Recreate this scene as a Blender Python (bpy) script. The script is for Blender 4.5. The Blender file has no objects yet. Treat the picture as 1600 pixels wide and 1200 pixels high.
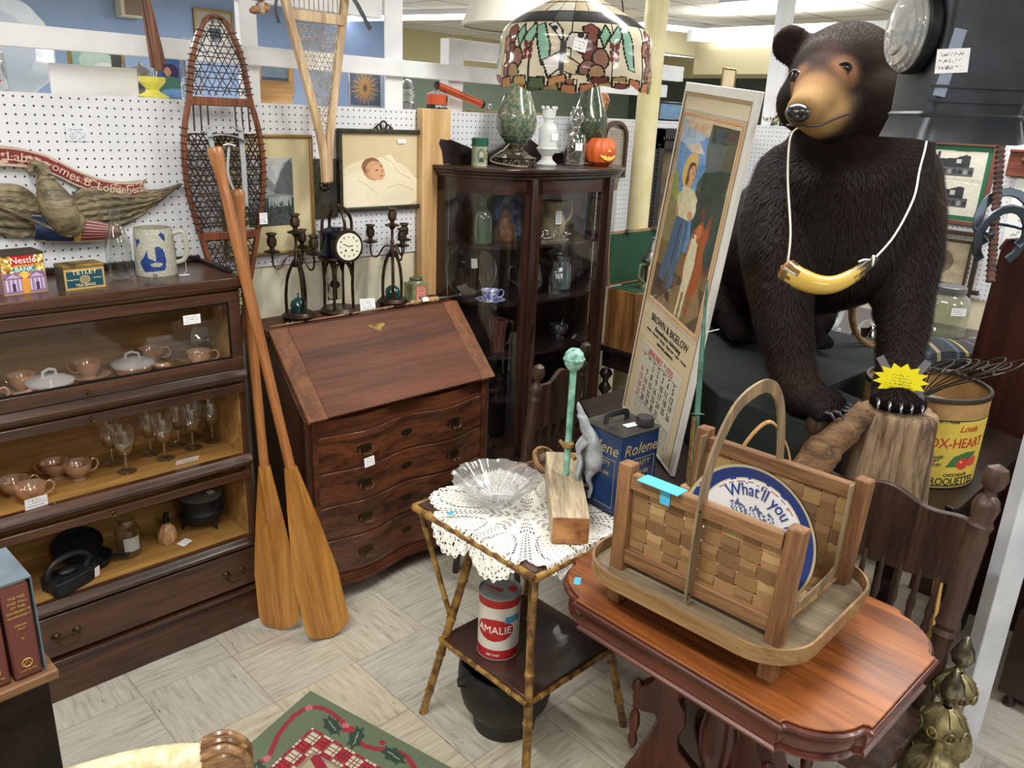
import bpy,bmesh,math,random
import numpy as np
from mathutils import Matrix,Vector,Euler,noise
random.seed(7)
PI=math.pi
S=bpy.context.scene
COL=S.collection
# ---------------------------------------------------------------- camera
cam_d=bpy.data.cameras.new('camera')
cam_d.sensor_width=36.0
cam_d.lens=28.137
cam_d.clip_start=0.02
cam_d.clip_end=60
cam=bpy.data.objects.new('camera',cam_d)
COL.objects.link(cam)
R_=Vector((0.7194621,-0.69321613,0.04272804))
U_=Vector((0.19279966,0.2584447,0.94659106))
F_=Vector((0.66723503,0.67279843,-0.319593))
cam.matrix_world=Matrix(((R_.x,U_.x,-F_.x,0),(R_.y,U_.y,-F_.y,0),(R_.z,U_.z,-F_.z,1.829),(0,0,0,1)))
S.camera=cam
# ---------------------------------------------------------------- world, lights, exposure
W=bpy.data.worlds.new('world')
S.world=W
W.use_nodes=True
W.node_tree.nodes['Background'].inputs[0].default_value=(0.95,0.97,1.0,1)
W.node_tree.nodes['Background'].inputs[1].default_value=0.32
S.view_settings.view_transform='Standard'
S.view_settings.look='None'
S.view_settings.gamma=1.0
S.view_settings.exposure=0.15
CEIL=2.75
def area(x,y,sx,sy,e,z=CEIL-0.09,col=(1,0.985,0.95)):
 d=bpy.data.lights.new('tube_or_added_uplight','AREA')
 d.shape='RECTANGLE'
 d.size=sx
 d.size_y=sy
 d.energy=e
 d.color=col
 o=bpy.data.objects.new('tube_or_added_uplight',d)
 COL.objects.link(o)
 o.location=(x,y,z)
 return o
for (x,y,e) in ((0.2,1.2,30),(2.35,1.35,30),(0.2,-1.2,26),(2.4,-1.0,26),(4.3,1.2,24),(4.4,-1.2,22),(-1.6,1.2,20),(3.3,3.9,26),(0.6,4.3,30),(0.6,6.3,30),(3.6,6.1,30),(6.6,3.8,34),(7.3,6.3,30),(7.2,1.2,26)):
 area(x,y,0.16,1.25,e*1.12)
 area(x,y,0.16,1.25,e*.16,CEIL-.30).rotation_euler=(PI,0,0)  # weak upward lamp added under each tube to brighten the ceiling
 # ---------------------------------------------------------------- materials
MATS={}
def _new(name):
 m=bpy.data.materials.new(name)
 m.use_nodes=True
 nt=m.node_tree
 return m,nt,nt.nodes['Principled BSDF']
def N(nt,t,**k):
 n=nt.nodes.new(t)
 for a,b in k.items():
  if a[0]=='i':
   n.inputs[int(a[1:])].default_value=b
  else :
   setattr(n,a,b)
 return n
def srgb(h):
 if isinstance(h,str):
  h=h.lstrip('#')
  c=[int(h[i:i+2],16)/255 for i in (0,2,4)]
 else :
  c=h
 return tuple(((v/12.92) if v<=0.04045 else ((v+0.055)/1.055)**2.4) for v in c)
def c4(h):
 return srgb(h)+(1,)
def plain(name,col,rough=0.5,metal=0.0,spec=0.5,bump=0.0,bscale=60,var=None,vscale=12,coat=0):
 if name in MATS:
  return MATS[name]
 m,nt,b=_new(name)
 b.inputs['Base Color'].default_value=c4(col)
 b.inputs['Roughness'].default_value=rough
 b.inputs['Metallic'].default_value=metal
 b.inputs['Specular IOR Level'].default_value=spec
 b.inputs['Coat Weight'].default_value=coat
 tc=None
 if bump or var:
  tc=N(nt,'ShaderNodeTexCoord')
 if var:
  nz=N(nt,'ShaderNodeTexNoise')
  nz.inputs['Scale'].default_value=vscale
  nz.inputs['Detail'].default_value=6
  nt.links.new(tc.outputs['Object'],nz.inputs['Vector'])
  r=N(nt,'ShaderNodeValToRGB')
  r.color_ramp.elements[0].position=0.38
  r.color_ramp.elements[1].position=0.62
  r.color_ramp.elements[0].color=c4(col)
  r.color_ramp.elements[1].color=c4(var)
  nt.links.new(nz.outputs[0],r.inputs[0])
  nt.links.new(r.outputs[0],b.inputs['Base Color'])
 if bump:
  nz=N(nt,'ShaderNodeTexNoise')
  nz.inputs['Scale'].default_value=bscale
  nz.inputs['Detail'].default_value=4
  nt.links.new(tc.outputs['Object'],nz.inputs['Vector'])
  bp=N(nt,'ShaderNodeBump')
  bp.inputs['Strength'].default_value=bump
  bp.inputs['Distance'].default_value=0.004
  nt.links.new(nz.outputs[0],bp.inputs['Height'])
  nt.links.new(bp.outputs[0],b.inputs['Normal'])
 MATS[name]=m
 return m
def wood(name,dark,light,axis=0,scale=9,rough=0.35,stretch=14,fine=1.0,coat=0.0,bump=0.05,spec=0.5):
 """long grain along the given axis of the object"""
 if name in MATS:
  return MATS[name]
 m,nt,b=_new(name)
 tc=N(nt,'ShaderNodeTexCoord')
 mp=N(nt,'ShaderNodeMapping')
 sc=[scale*1.0]*3
 sc[axis]=scale/stretch
 mp.inputs['Scale'].default_value=sc
 nt.links.new(tc.outputs['Object'],mp.inputs['Vector'])
 n1=N(nt,'ShaderNodeTexNoise')
 n1.inputs['Scale'].default_value=2.2
 n1.inputs['Detail'].default_value=8
 n1.inputs['Roughness'].default_value=0.62
 n1.inputs['Distortion'].default_value=0.8
 nt.links.new(mp.outputs[0],n1.inputs['Vector'])
 n2=N(nt,'ShaderNodeTexNoise')
 n2.inputs['Scale'].default_value=14
 n2.inputs['Detail'].default_value=5
 nt.links.new(mp.outputs[0],n2.inputs['Vector'])
 mx=N(nt,'ShaderNodeMath',operation='MULTIPLY_ADD')
 mx.inputs[1].default_value=0.35*fine
 nt.links.new(n2.outputs[0],mx.inputs[0])
 nt.links.new(n1.outputs[0],mx.inputs[2])
 r=N(nt,'ShaderNodeValToRGB')
 r.color_ramp.elements[0].position=0.45+0.1*fine
 r.color_ramp.elements[1].position=0.62+0.18*fine
 r.color_ramp.elements[0].color=c4(dark)
 r.color_ramp.elements[1].color=c4(light)
 nt.links.new(mx.outputs[0],r.inputs[0])
 nt.links.new(r.outputs[0],b.inputs['Base Color'])
 b.inputs['Roughness'].default_value=rough
 b.inputs['Coat Weight'].default_value=coat
 b.inputs['Coat Roughness'].default_value=0.15
 b.inputs['Specular IOR Level'].default_value=spec
 if bump:
  bp=N(nt,'ShaderNodeBump')
  bp.inputs['Strength'].default_value=bump*3
  bp.inputs['Distance'].default_value=0.003
  nt.links.new(n2.outputs[0],bp.inputs['Height'])
  nt.links.new(bp.outputs[0],b.inputs['Normal'])
 MATS[name]=m
 return m
def glass(name,tint=(1,1,1),refl=0.09,edge=0.95,rough=0.02,haze=0.0,power=1.15):
 """clear thin glass: see-through with fresnel gloss"""
 if name in MATS:
  return MATS[name]
 m=bpy.data.materials.new(name)
 m.use_nodes=True
 nt=m.node_tree
 nt.nodes.clear()
 out=N(nt,'ShaderNodeOutputMaterial')
 tr=N(nt,'ShaderNodeBsdfTransparent')
 tr.inputs[0].default_value=(tint[0],tint[1],tint[2],1)
 gl=N(nt,'ShaderNodeBsdfGlossy')
 gl.inputs['Roughness'].default_value=rough
 lw=N(nt,'ShaderNodeLayerWeight')
 lw.inputs[0].default_value=0.35
 mr=N(nt,'ShaderNodeMapRange')
 mr.inputs[3].default_value=refl
 mr.inputs[4].default_value=edge
 pw=N(nt,'ShaderNodeMath',operation='POWER')
 pw.inputs[1].default_value=power
 nt.links.new(lw.outputs['Facing'],pw.inputs[0])
 nt.links.new(pw.outputs[0],mr.inputs[0])
 mx=N(nt,'ShaderNodeMixShader')
 nt.links.new(mr.outputs[0],mx.inputs[0])
 nt.links.new(tr.outputs[0],mx.inputs[1])
 nt.links.new(gl.outputs[0],mx.inputs[2])
 last=mx
 if haze:
  df=N(nt,'ShaderNodeBsdfDiffuse')
  df.inputs[0].default_value=(0.8*tint[0]+0.1,0.8*tint[1]+0.1,0.8*tint[2]+0.1,1)
  m2=N(nt,'ShaderNodeMixShader')
  m2.inputs[0].default_value=haze
  nt.links.new(mx.outputs[0],m2.inputs[1])
  nt.links.new(df.outputs[0],m2.inputs[2])
  last=m2
 nt.links.new(last.outputs[0],out.inputs[0])
 MATS[name]=m
 return m
def emit(name,col,e):
 if name in MATS:
  return MATS[name]
 m,nt,b=_new(name)
 b.inputs['Base Color'].default_value=c4(col)
 b.inputs['Emission Color'].default_value=c4(col)
 b.inputs['Emission Strength'].default_value=e
 MATS[name]=m
 return m
def vcol(name='printed_surface',rough=0.45,coat=0.0,metal=0.0,bump=0.0):
 if name in MATS:
  return MATS[name]
 m,nt,b=_new(name)
 a=N(nt,'ShaderNodeVertexColor')
 a.layer_name='Col'
 nt.links.new(a.outputs[0],b.inputs['Base Color'])
 b.inputs['Roughness'].default_value=rough
 b.inputs['Coat Weight'].default_value=coat
 b.inputs['Coat Roughness'].default_value=0.05
 b.inputs['Metallic'].default_value=metal
 MATS[name]=m
 return m
 # ---------------------------------------------------------------- geometry builder
class G:
 def __init__(s):
  s.v=[]
  s.f=[]
  s.m=Matrix.Identity(4)
  s.c=[]
  s.cc=None
 def at(s,x=0,y=0,z=0,rx=0,ry=0,rz=0,sc=1):
  s.m=Matrix.Translation((x,y,z))@Euler((rx,ry,rz)).to_matrix().to_4x4()@Matrix.Scale(sc,4)
  return s
 def mat(s,m):
  s.m=m
  return s
 def add(s,vs,fs,cols=None):
  o=len(s.v)
  for p in vs:
   q=s.m@Vector(p)
   s.v.append((q.x,q.y,q.z))
  for i,f in enumerate(fs):
   s.f.append(tuple(o+k for k in f))
   s.c.append(cols[i] if cols is not None else s.cc)
  return s
 def box(s,x0,x1,y0,y1,z0,z1):
  v=[(x,y,z) for z in (z0,z1) for y in (y0,y1) for x in (x0,x1)]
  return s.add(v,[(0,2,3,1),(4,5,7,6),(0,1,5,4),(2,6,7,3),(0,4,6,2),(1,3,7,5)])
 def bar(s,p,q,w,h,up=(0,0,1)):
  """box along p->q, w across, h along up"""
  p,q,up=Vector(p),Vector(q),Vector(up)
  d=(q-p).normalized()
  a=d.cross(up)
  if a.length<1e-5:
   a=d.cross(Vector((1,0,0)))
  a.normalize()
  b=a.cross(d).normalized()
  v=[]
  for c in (p,q):
   for (i,j) in ((-1,-1),(1,-1),(1,1),(-1,1)):
    v.append(c+a*(i*w/2)+b*(j*h/2))
  return s.add(v,[(0,1,2,3)[::-1],(4,5,6,7),(0,1,5,4),(1,2,6,5),(2,3,7,6),(3,0,4,7)])
 def lathe(s,prof,n=24,cap=True,wob=None,sx=1,sy=1):
  vs,fs=[],[]
  k=len(prof)
  for i in range(n):
   a=2*PI*i/n
   for j,(r,z) in enumerate(prof):
    rr=r*(wob(a,z) if wob else 1)
    vs.append((rr*math.cos(a)*sx,rr*math.sin(a)*sy,z))
  for i in range(n):
   i2=(i+1)%n
   for j in range(k-1):
    fs.append((i*k+j,i2*k+j,i2*k+j+1,i*k+j+1))
  if cap:
   if prof[0][0]>1e-5:
    fs.append(tuple(i*k for i in range(n))[::-1])
   if prof[-1][0]>1e-5:
    fs.append(tuple(i*k+k-1 for i in range(n)))
  return s.add(vs,fs)
 def lathe_pq(s,p,q,prof,n=14):
  """profile (r,t) turned around the line p->q, t in 0..1"""
  p,q=Vector(p),Vector(q)
  L=(q-p).length
  rot=(q-p).to_track_quat('Z','Y').to_matrix().to_4x4()
  old=s.m
  s.m=old@Matrix.Translation(p)@rot
  s.lathe([(r,t*L) for r,t in prof],n)
  s.m=old
  return s
 def cyl(s,p,q,r0,r1=None,n=14):
  r1=r0 if r1 is None else r1
  return s.lathe_pq(p,q,[(r0,0),(r1,1)],n)
 def tube(s,pts,rad,n=8,closed=False,cap=True,flat=None,up=None):
  """sweep; rad number or list; flat=(a,b) gives a rectangular-ish section"""
  P=[Vector(p) for p in pts]
  k=len(P)
  rs=rad if isinstance(rad,(list,tuple)) else [rad]*k
  vs,fs=[],[]
  ref=Vector(up) if up else None
  prev=None
  for i in range(k):
   if closed:
    d=P[(i+1)%k]-P[i-1]
   else :
    d=P[min(i+1,k-1)]-P[max(i-1,0)]
   d.normalize()
   if ref is not None:
    a=d.cross(ref)
   elif prev is None:
    a=d.cross(Vector((0,0,1)))
    if a.length<0.1:
     a=d.cross(Vector((0,1,0)))
   else :
    a=prev-d*prev.dot(d)
   a.normalize()
   prev=a
   b=d.cross(a)
   if flat:
    w,h=flat
    for (u,t) in ((-1,-1),(1,-1),(1,1),(-1,1)):
     vs.append(P[i]+a*(u*w/2)*(rs[i] if rad else 1)+b*(t*h/2))
   else :
    for j in range(n):
     t=2*PI*j/n
     vs.append(P[i]+(a*math.cos(t)+b*math.sin(t))*rs[i])
  m=4 if flat else n
  for i in range(k if closed else k-1):
   i2=(i+1)%k
   for j in range(m):
    j2=(j+1)%m
    fs.append((i*m+j,i2*m+j,i2*m+j2,i*m+j2))
  if cap and not closed:
   fs.append(tuple(range(m)))
   fs.append(tuple((k-1)*m+j for j in range(m))[::-1])
  return s.add(vs,fs)
 def ell(s,c,r,n=16,k=10):
  rx,ry,rz=(r,r,r) if isinstance(r,(int,float)) else r
  old=s.m
  s.m=old@Matrix.Translation(c)@Matrix.Diagonal((rx,ry,rz,1))
  s.lathe([(math.sin(PI*j/k),-math.cos(PI*j/k)) for j in range(k+1)],n,cap=False)
  s.m=old
  return s
 def prism(s,pts,t,axis='z',o=0.0):
  """outline of 2-D points thickened by t; axis = normal. z:(x,y) y:(x,z) x:(y,z)"""
  n=len(pts)
  vs=[]
  for d in (o,o+t):
   for a,b in pts:
    vs.append((a,b,d) if axis=='z' else ((a,d,b) if axis=='y' else (d,a,b)))
  fs=[tuple(range(n))[::-1],tuple(range(n,2*n))]
  fs+=[(i,(i+1)%n,n+(i+1)%n,n+i) for i in range(n)]
  return s.add(vs,fs)
 def quad(s,a,b,c,d):
  return s.add([a,b,c,d],[(0,1,2,3)])
 def grid(s,fn,nu,nv,col=None,close_u=False):
  """surface fn(u,v) with per-face colours col[iu][iv]"""
  vs=[fn(i/nu,j/nv) for i in range(nu+1) for j in range(nv+1)]
  fs,cs=[],[]
  for i in range(nu):
   for j in range(nv):
    fs.append((i*(nv+1)+j,(i+1)*(nv+1)+j,(i+1)*(nv+1)+j+1,i*(nv+1)+j+1))
    cs.append(tuple(col[i,j]) if col is not None else s.cc)
  return s.add(vs,fs,cs)
 def pdisc(s,fn,cv,n=64,k=26):
  """round picture: canvas sampled in a circle, fn(x, y) with x,y in -1..1"""
  for j in range(k):
   for i in range(n):
    a0,a1=2*PI*i/n,2*PI*(i+1)/n
    r0,r1=j/k,(j+1)/k
    am,rm=(a0+a1)/2,(r0+r1)/2
    c=cv.a[min(cv.w-1,int((.5+.5*rm*math.cos(am))*cv.w)),min(cv.h-1,int((.5+.5*rm*math.sin(am))*cv.h))]
    q=[fn(r*math.cos(a),r*math.sin(a)) for r,a in ((r0,a0),(r1,a0),(r1,a1),(r0,a1))]
    s.add(q if j else q[:3],[(0,1,2,3) if j else (0,1,2)],[tuple(c)])
  return s
 def build(s,name,mat,parent=None,smooth=35,bevel=0,fixn=True,seg=2):
  me=bpy.data.meshes.new(name)
  me.from_pydata(s.v,[],s.f)
  if fixn:
   bm=bmesh.new()
   bm.from_mesh(me)
   bmesh.ops.recalc_face_normals(bm,faces=bm.faces)
   bm.to_mesh(me)
   bm.free()
  if any(c is not None for c in s.c):
   at=me.color_attributes.new('Col','FLOAT_COLOR','CORNER')
   cols=[]
   for p in me.polygons:
    c=s.c[p.index] or (0.5,0.5,0.5)
    cols+=[c[0],c[1],c[2],1.0]*p.loop_total
   at.data.foreach_set('color',cols)
  if smooth:
   me.polygons.foreach_set('use_smooth',[True]*len(me.polygons))
   me.set_sharp_from_angle(angle=math.radians(smooth))
  me.materials.append(mat)
  o=bpy.data.objects.new(name,me)
  COL.objects.link(o)
  if parent is not None:
   o.parent=parent
  if bevel:
   b=o.modifiers.new('bevel','BEVEL')
   b.width=bevel
   b.segments=seg
   b.limit_method='ANGLE'
   b.angle_limit=math.radians(40)
  return o
def thing(name,label,cat,loc=(0,0,0),rz=0,group=None,rx=0,ry=0):
 o=bpy.data.objects.new(name,None)
 o.empty_display_size=0.05
 COL.objects.link(o)
 o.location=loc
 o.rotation_euler=(rx,ry,rz)
 o['label']=label
 o['category']=cat
 if group:
  o['group']=group
 return o
def tag(o,label,cat,group=None,loc=None,rz=None):
 o['label']=label
 o['category']=cat
 if group:
  o['group']=group
 if loc is not None:
  o.location=loc
 if rz is not None:
  o.rotation_euler=(0,0,rz)
 return o
def struct(o):
 o['kind']='structure'
 return o
def dup(root,loc,rz=None,label=None,group=None):
 r=root.copy()
 COL.objects.link(r)
 r.location=loc
 if rz is not None:
  r.rotation_euler=(r.rotation_euler.x,r.rotation_euler.y,rz)
 if label:
  r['label']=label
 if group:
  r['group']=group
 for ch in list(root.children):
  c=ch.copy()
  COL.objects.link(c)
  c.parent=r
  for g in list(ch.children):
   d=g.copy()
   COL.objects.link(d)
   d.parent=c
 return r
def text(txt,size,mat,parent,loc=(0,0,0),rot=(0,0,0),name='lettering',bend=None,depth=0.0006,align='CENTER',sx=1.0,shear=0,mtx=None):
 cu=bpy.data.curves.new(name,'FONT')
 cu.body=txt
 cu.size=size
 cu.extrude=depth
 cu.align_x=align
 cu.align_y='CENTER'
 cu.shear=shear
 cu.resolution_u=3
 to=bpy.data.objects.new(name,cu)
 COL.objects.link(to)
 dg=bpy.context.evaluated_depsgraph_get()
 me=bpy.data.meshes.new_from_object(to.evaluated_get(dg))
 bpy.data.objects.remove(to)
 bpy.data.curves.remove(cu)
 for v in me.vertices:
  v.co.x*=sx
 if bend:
  for v in me.vertices:
   v.co=bend(v.co)
 me.materials.clear()
 me.materials.append(mat)
 o=bpy.data.objects.new(name,me)
 COL.objects.link(o)
 if mtx is not None:
  o.matrix_basis=mtx
 else :
  o.location=loc
  o.rotation_euler=rot
 if parent is not None:
  o.parent=parent
 return o
def arc(cx,cy,r,a0,a1,n=12,ry=None):
 ry=r if ry is None else ry
 return [(cx+r*math.cos(a0+(a1-a0)*i/n),cy+ry*math.sin(a0+(a1-a0)*i/n)) for i in range(n+1)]
def spline(pts,n=8,closed=False):
 """Catmull-Rom through the points"""
 P=[Vector(p) for p in pts]
 k=len(P)
 out=[]
 for i in range(k if closed else k-1):
  if closed:
   a,b,c,d=P[i-1],P[i],P[(i+1)%k],P[(i+2)%k]
  else :
   a,b,c,d=P[max(i-1,0)],P[i],P[i+1],P[min(i+2,k-1)]
  for j in range(n):
   t=j/n
   out.append(0.5*((2*b)+(c-a)*t+(2*a-5*b+4*c-d)*t*t+(-a+3*b-3*c+d)*t**3))
 if not closed:
  out.append(P[-1])
 return out
def rprism(w,d,r,n=6):
 """rounded rectangle outline centred on 0"""
 o=[]
 for (cx,cy,a) in ((w/2-r,d/2-r,0),(-w/2+r,d/2-r,PI/2),(-w/2+r,-d/2+r,PI),(w/2-r,-d/2+r,1.5*PI)):
  o+=arc(cx,cy,r,a,a+PI/2,n)
 return o
 # ---------------------------------------------------------------- small painted pictures (colour per mesh cell)
class Canvas:
 def __init__(s,w,h,bg):
  s.w,s.h=w,h
  s.a=np.zeros((w,h,3))
  s.a[:]=srgb(bg)
  s.X,s.Y=np.meshgrid((np.arange(w)+.5)/w,(np.arange(h)+.5)/h,indexing='ij')
 def mask(s,m,col,k=1.0):
  c=np.array(srgb(col))
  s.a[m]=s.a[m]*(1-k)+c*k
  return s
 def ell(s,cx,cy,rx,ry,col,rot=0,k=1.0):
  dx,dy=s.X-cx,s.Y-cy
  c,sn=math.cos(rot),math.sin(rot)
  return s.mask(((dx*c+dy*sn)/rx)**2+((-dx*sn+dy*c)/ry)**2<1,col,k)
 def rect(s,x0,x1,y0,y1,col,k=1.0):
  return s.mask((s.X>=x0)&(s.X<x1)&(s.Y>=y0)&(s.Y<y1),col,k)
 def inside(s,pts):
  m=np.zeros_like(s.X,bool)
  n=len(pts)
  for i in range(n):
   x1,y1=pts[i]
   x2,y2=pts[(i+1)%n]
   if y1==y2:
    continue
   c=((y1>s.Y)!=(y2>s.Y))&(s.X<(x2-x1)*(s.Y-y1)/(y2-y1)+x1)
   m^=c
  return m
 def poly(s,pts,col,k=1.0):
  return s.mask(s.inside(pts),col,k)
 def line(s,pts,w,col,asp=1.0,k=1.0):
  m=np.zeros_like(s.X,bool)
  for (x1,y1),(x2,y2) in zip(pts[:-1],pts[1:]):
   dx,dy=(x2-x1),(y2-y1)*asp
   L=dx*dx+dy*dy+1e-12
   t=np.clip(((s.X-x1)*dx+(s.Y-y1)*asp*dy)/L,0,1)
   m|=((s.X-x1-t*dx)**2+((s.Y-y1)*asp-t*dy)**2)<w*w
  return s.mask(m,col,k)
 def noise(s,amp,sc=8,seed=0,mask=None,sy=None):
  rs=np.random.RandomState(seed)
  def layer(k,k2):
   g=rs.rand(k+2,k2+2)
   x,y=s.X*k,s.Y*k2
   i,j=x.astype(int),y.astype(int)
   fx,fy=x-i,y-j
   fx=fx*fx*(3-2*fx)
   fy=fy*fy*(3-2*fy)
   return (g[i,j]*(1-fx)*(1-fy)+g[i+1,j]*fx*(1-fy)+g[i,j+1]*(1-fx)*fy+g[i+1,j+1]*fx*fy)
  sy=sy or sc
  nz=(layer(sc,sy)+0.5*layer(sc*2,sy*2)+0.3*layer(sc*5,sy*5))/1.8-0.5
  f=(1+amp*2*nz)[...,None]
  b=s.a*f
  if mask is None:
   s.a=np.clip(b,0,1)
  else :
   s.a[mask]=np.clip(b,0,1)[mask]
  return nz
def handwriting(cv,x0,x1,y0,y1,rows,col='3a3f55',seed=1,k=0.8):
 rs=random.Random(seed)
 for r in range(rows):
  y=y1-(r+.5)*(y1-y0)/rows
  x=x0+rs.random()*.1*(x1-x0)
  e=x1-rs.random()*.2*(x1-x0)
  pts=[]
  while x<e:
   pts.append((x,y+rs.uniform(-.32,.32)*(y1-y0)/rows))
   x+=(x1-x0)*rs.uniform(.015,.04)
   if rs.random()<.12:
    if len(pts)>1:
     cv.line(pts,.012,col,k=k)
    pts=[]
    x+=(x1-x0)*.04
  if len(pts)>1:
   cv.line(pts,.012,col,k=k)
PAPER=None
def card(w,h,parent=None,name='price_card',seed=1,loc=(0,0,0),rot=(0,0,0),rows=3,bg='f2f3f6',mtx=None,th=0.0006):
 """written paper card in local xz plane, facing -y"""
 cv=Canvas(40,max(8,int(40*h/w)),bg)
 handwriting(cv,.08,.92,.1,.9,rows,seed=seed)
 g=G()
 g.grid( lambda u,v:((u-.5)*w,0,(v-.5)*h),cv.w,cv.h,cv.a)
 g.cc=srgb(bg)
 g.box(-w/2,w/2,0.0001,th,-h/2,h/2)
 o=g.build(name,vcol('paper_print',rough=0.8),parent,smooth=0,fixn=False)
 if mtx is not None:
  o.matrix_basis=mtx
 else :
  o.location=loc
  o.rotation_euler=rot
 return o
 # ================================================================ SETTING
def pegboard_mat(name,ax):
 m,nt,b=_new(name)
 tc=N(nt,'ShaderNodeTexCoord')
 sp=N(nt,'ShaderNodeSeparateXYZ')
 nt.links.new(tc.outputs['Object'],sp.inputs[0])
 d2=[]
 for out in (ax,2):
  a=N(nt,'ShaderNodeMath',operation='MULTIPLY')
  a.inputs[1].default_value=1/0.0254
  nt.links.new(sp.outputs[out],a.inputs[0])
  f=N(nt,'ShaderNodeMath',operation='FLOORED_MODULO')
  f.inputs[1].default_value=1
  nt.links.new(a.outputs[0],f.inputs[0])
  c=N(nt,'ShaderNodeMath',operation='SUBTRACT')
  c.inputs[1].default_value=0.5
  nt.links.new(f.outputs[0],c.inputs[0])
  p=N(nt,'ShaderNodeMath',operation='POWER')
  p.inputs[1].default_value=2
  nt.links.new(c.outputs[0],p.inputs[0])
  d2.append(p)
 s_=N(nt,'ShaderNodeMath',operation='ADD')
 nt.links.new(d2[0].outputs[0],s_.inputs[0])
 nt.links.new(d2[1].outputs[0],s_.inputs[1])
 lt=N(nt,'ShaderNodeMath',operation='LESS_THAN')
 lt.inputs[1].default_value=0.0145
 nt.links.new(s_.outputs[0],lt.inputs[0])
 nz=N(nt,'ShaderNodeTexNoise')
 nz.inputs['Scale'].default_value=5
 nt.links.new(tc.outputs['Object'],nz.inputs['Vector'])
 r=N(nt,'ShaderNodeValToRGB')
 r.color_ramp.elements[0].color=c4('d5d7dd')
 r.color_ramp.elements[1].color=c4('e4e5e9')
 nt.links.new(nz.outputs[0],r.inputs[0])
 mx=N(nt,'ShaderNodeMix',data_type='RGBA')
 nt.links.new(lt.outputs[0],mx.inputs['Factor'])
 nt.links.new(r.outputs[0],mx.inputs['A'])
 mx.inputs['B'].default_value=c4('1b1c20')
 nt.links.new(mx.outputs['Result'],b.inputs['Base Color'])
 b.inputs['Roughness'].default_value=0.5
 return m
PEG=pegboard_mat('pegboard_white',0)
PEGY=pegboard_mat('pegboard_white_side',1)
WHITE=plain('white_painted_lumber','eceef2',0.5,var='dfe1e6',vscale=6)
CREAM=plain('cream_panel','e6dfca',0.6,var='dad2b8',vscale=4)
def floor_mat():
 m,nt,b=_new('vinyl_tile_floor')
 tc=N(nt,'ShaderNodeTexCoord')
 mp=N(nt,'ShaderNodeMapping')
 mp.inputs['Scale'].default_value=(1/.3048,1/.3048,1)
 mp.inputs['Location'].default_value=(-0.67034/.3048+20,-2.305/.3048+20,0)
 nt.links.new(tc.outputs['Object'],mp.inputs[0])
 fl=N(nt,'ShaderNodeVectorMath',operation='FLOOR')
 nt.links.new(mp.outputs[0],fl.inputs[0])
 fr=N(nt,'ShaderNodeVectorMath',operation='FRACTION')
 nt.links.new(mp.outputs[0],fr.inputs[0])
 # checker direction of the streaks
 sp=N(nt,'ShaderNodeSeparateXYZ')
 nt.links.new(fl.outputs[0],sp.inputs[0])
 ad=N(nt,'ShaderNodeMath',operation='ADD')
 nt.links.new(sp.outputs[0],ad.inputs[0])
 nt.links.new(sp.outputs[1],ad.inputs[1])
 md=N(nt,'ShaderNodeMath',operation='FLOORED_MODULO')
 md.inputs[1].default_value=2
 nt.links.new(ad.outputs[0],md.inputs[0])
 ps=[]
 for sc in ((9,70,1),(70,9,1)):
  q=N(nt,'ShaderNodeMapping')
  q.inputs['Scale'].default_value=sc
  nt.links.new(tc.outputs['Object'],q.inputs[0])
  ps.append(q)
 mv=N(nt,'ShaderNodeMix',data_type='VECTOR')
 nt.links.new(md.outputs[0],mv.inputs['Factor'])
 nt.links.new(ps[0].outputs[0],mv.inputs['A'])
 nt.links.new(ps[1].outputs[0],mv.inputs['B'])
 wn=N(nt,'ShaderNodeTexWhiteNoise')
 wn.noise_dimensions='2D'
 nt.links.new(fl.outputs[0],wn.inputs['Vector'])
 av=N(nt,'ShaderNodeVectorMath',operation='MULTIPLY_ADD')
 nt.links.new(wn.outputs['Color'],av.inputs[0])
 av.inputs[1].default_value=(30,30,30)
 nt.links.new(mv.outputs['Result'],av.inputs[2])
 n1=N(nt,'ShaderNodeTexNoise')
 n1.inputs['Scale'].default_value=1.0
 n1.inputs['Detail'].default_value=5
 n1.inputs['Distortion'].default_value=0.6
 nt.links.new(av.outputs[0],n1.inputs['Vector'])
 r=N(nt,'ShaderNodeValToRGB')
 e=r.color_ramp.elements
 e[0].position=0.30
 e[0].color=c4('a89d88')
 e[1].position=0.70
 e[1].color=c4('cfc8b6')
 x=r.color_ramp.elements.new(0.45)
 x.color=c4('bfb6a1')
 nt.links.new(n1.outputs[0],r.inputs[0])
 # small dark flecks
 n2=N(nt,'ShaderNodeTexNoise')
 n2.inputs['Scale'].default_value=2.2
 n2.inputs['Detail'].default_value=2
 nt.links.new(av.outputs[0],n2.inputs['Vector'])
 gt=N(nt,'ShaderNodeValToRGB')
 gt.color_ramp.elements[0].position=0.715
 gt.color_ramp.elements[1].position=0.755
 nt.links.new(n2.outputs[0],gt.inputs[0])
 mf=N(nt,'ShaderNodeMix',data_type='RGBA')
 nt.links.new(gt.outputs[0],mf.inputs['Factor'])
 nt.links.new(r.outputs[0],mf.inputs['A'])
 mf.inputs['B'].default_value=c4('6a6256')
 # tile tone
 hs=N(nt,'ShaderNodeHueSaturation')
 mr=N(nt,'ShaderNodeMapRange')
 mr.inputs[3].default_value=0.90
 mr.inputs[4].default_value=1.08
 nt.links.new(wn.outputs['Value'],mr.inputs[0])
 nt.links.new(mr.outputs[0],hs.inputs['Value'])
 mr2=N(nt,'ShaderNodeMapRange')
 mr2.inputs[3].default_value=0.55
 mr2.inputs[4].default_value=1.05
 nt.links.new(wn.outputs['Value'],mr2.inputs[0])
 nt.links.new(mr2.outputs[0],hs.inputs['Saturation'])
 nt.links.new(mf.outputs['Result'],hs.inputs['Color'])
 # joints
 s2=N(nt,'ShaderNodeSeparateXYZ')
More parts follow.
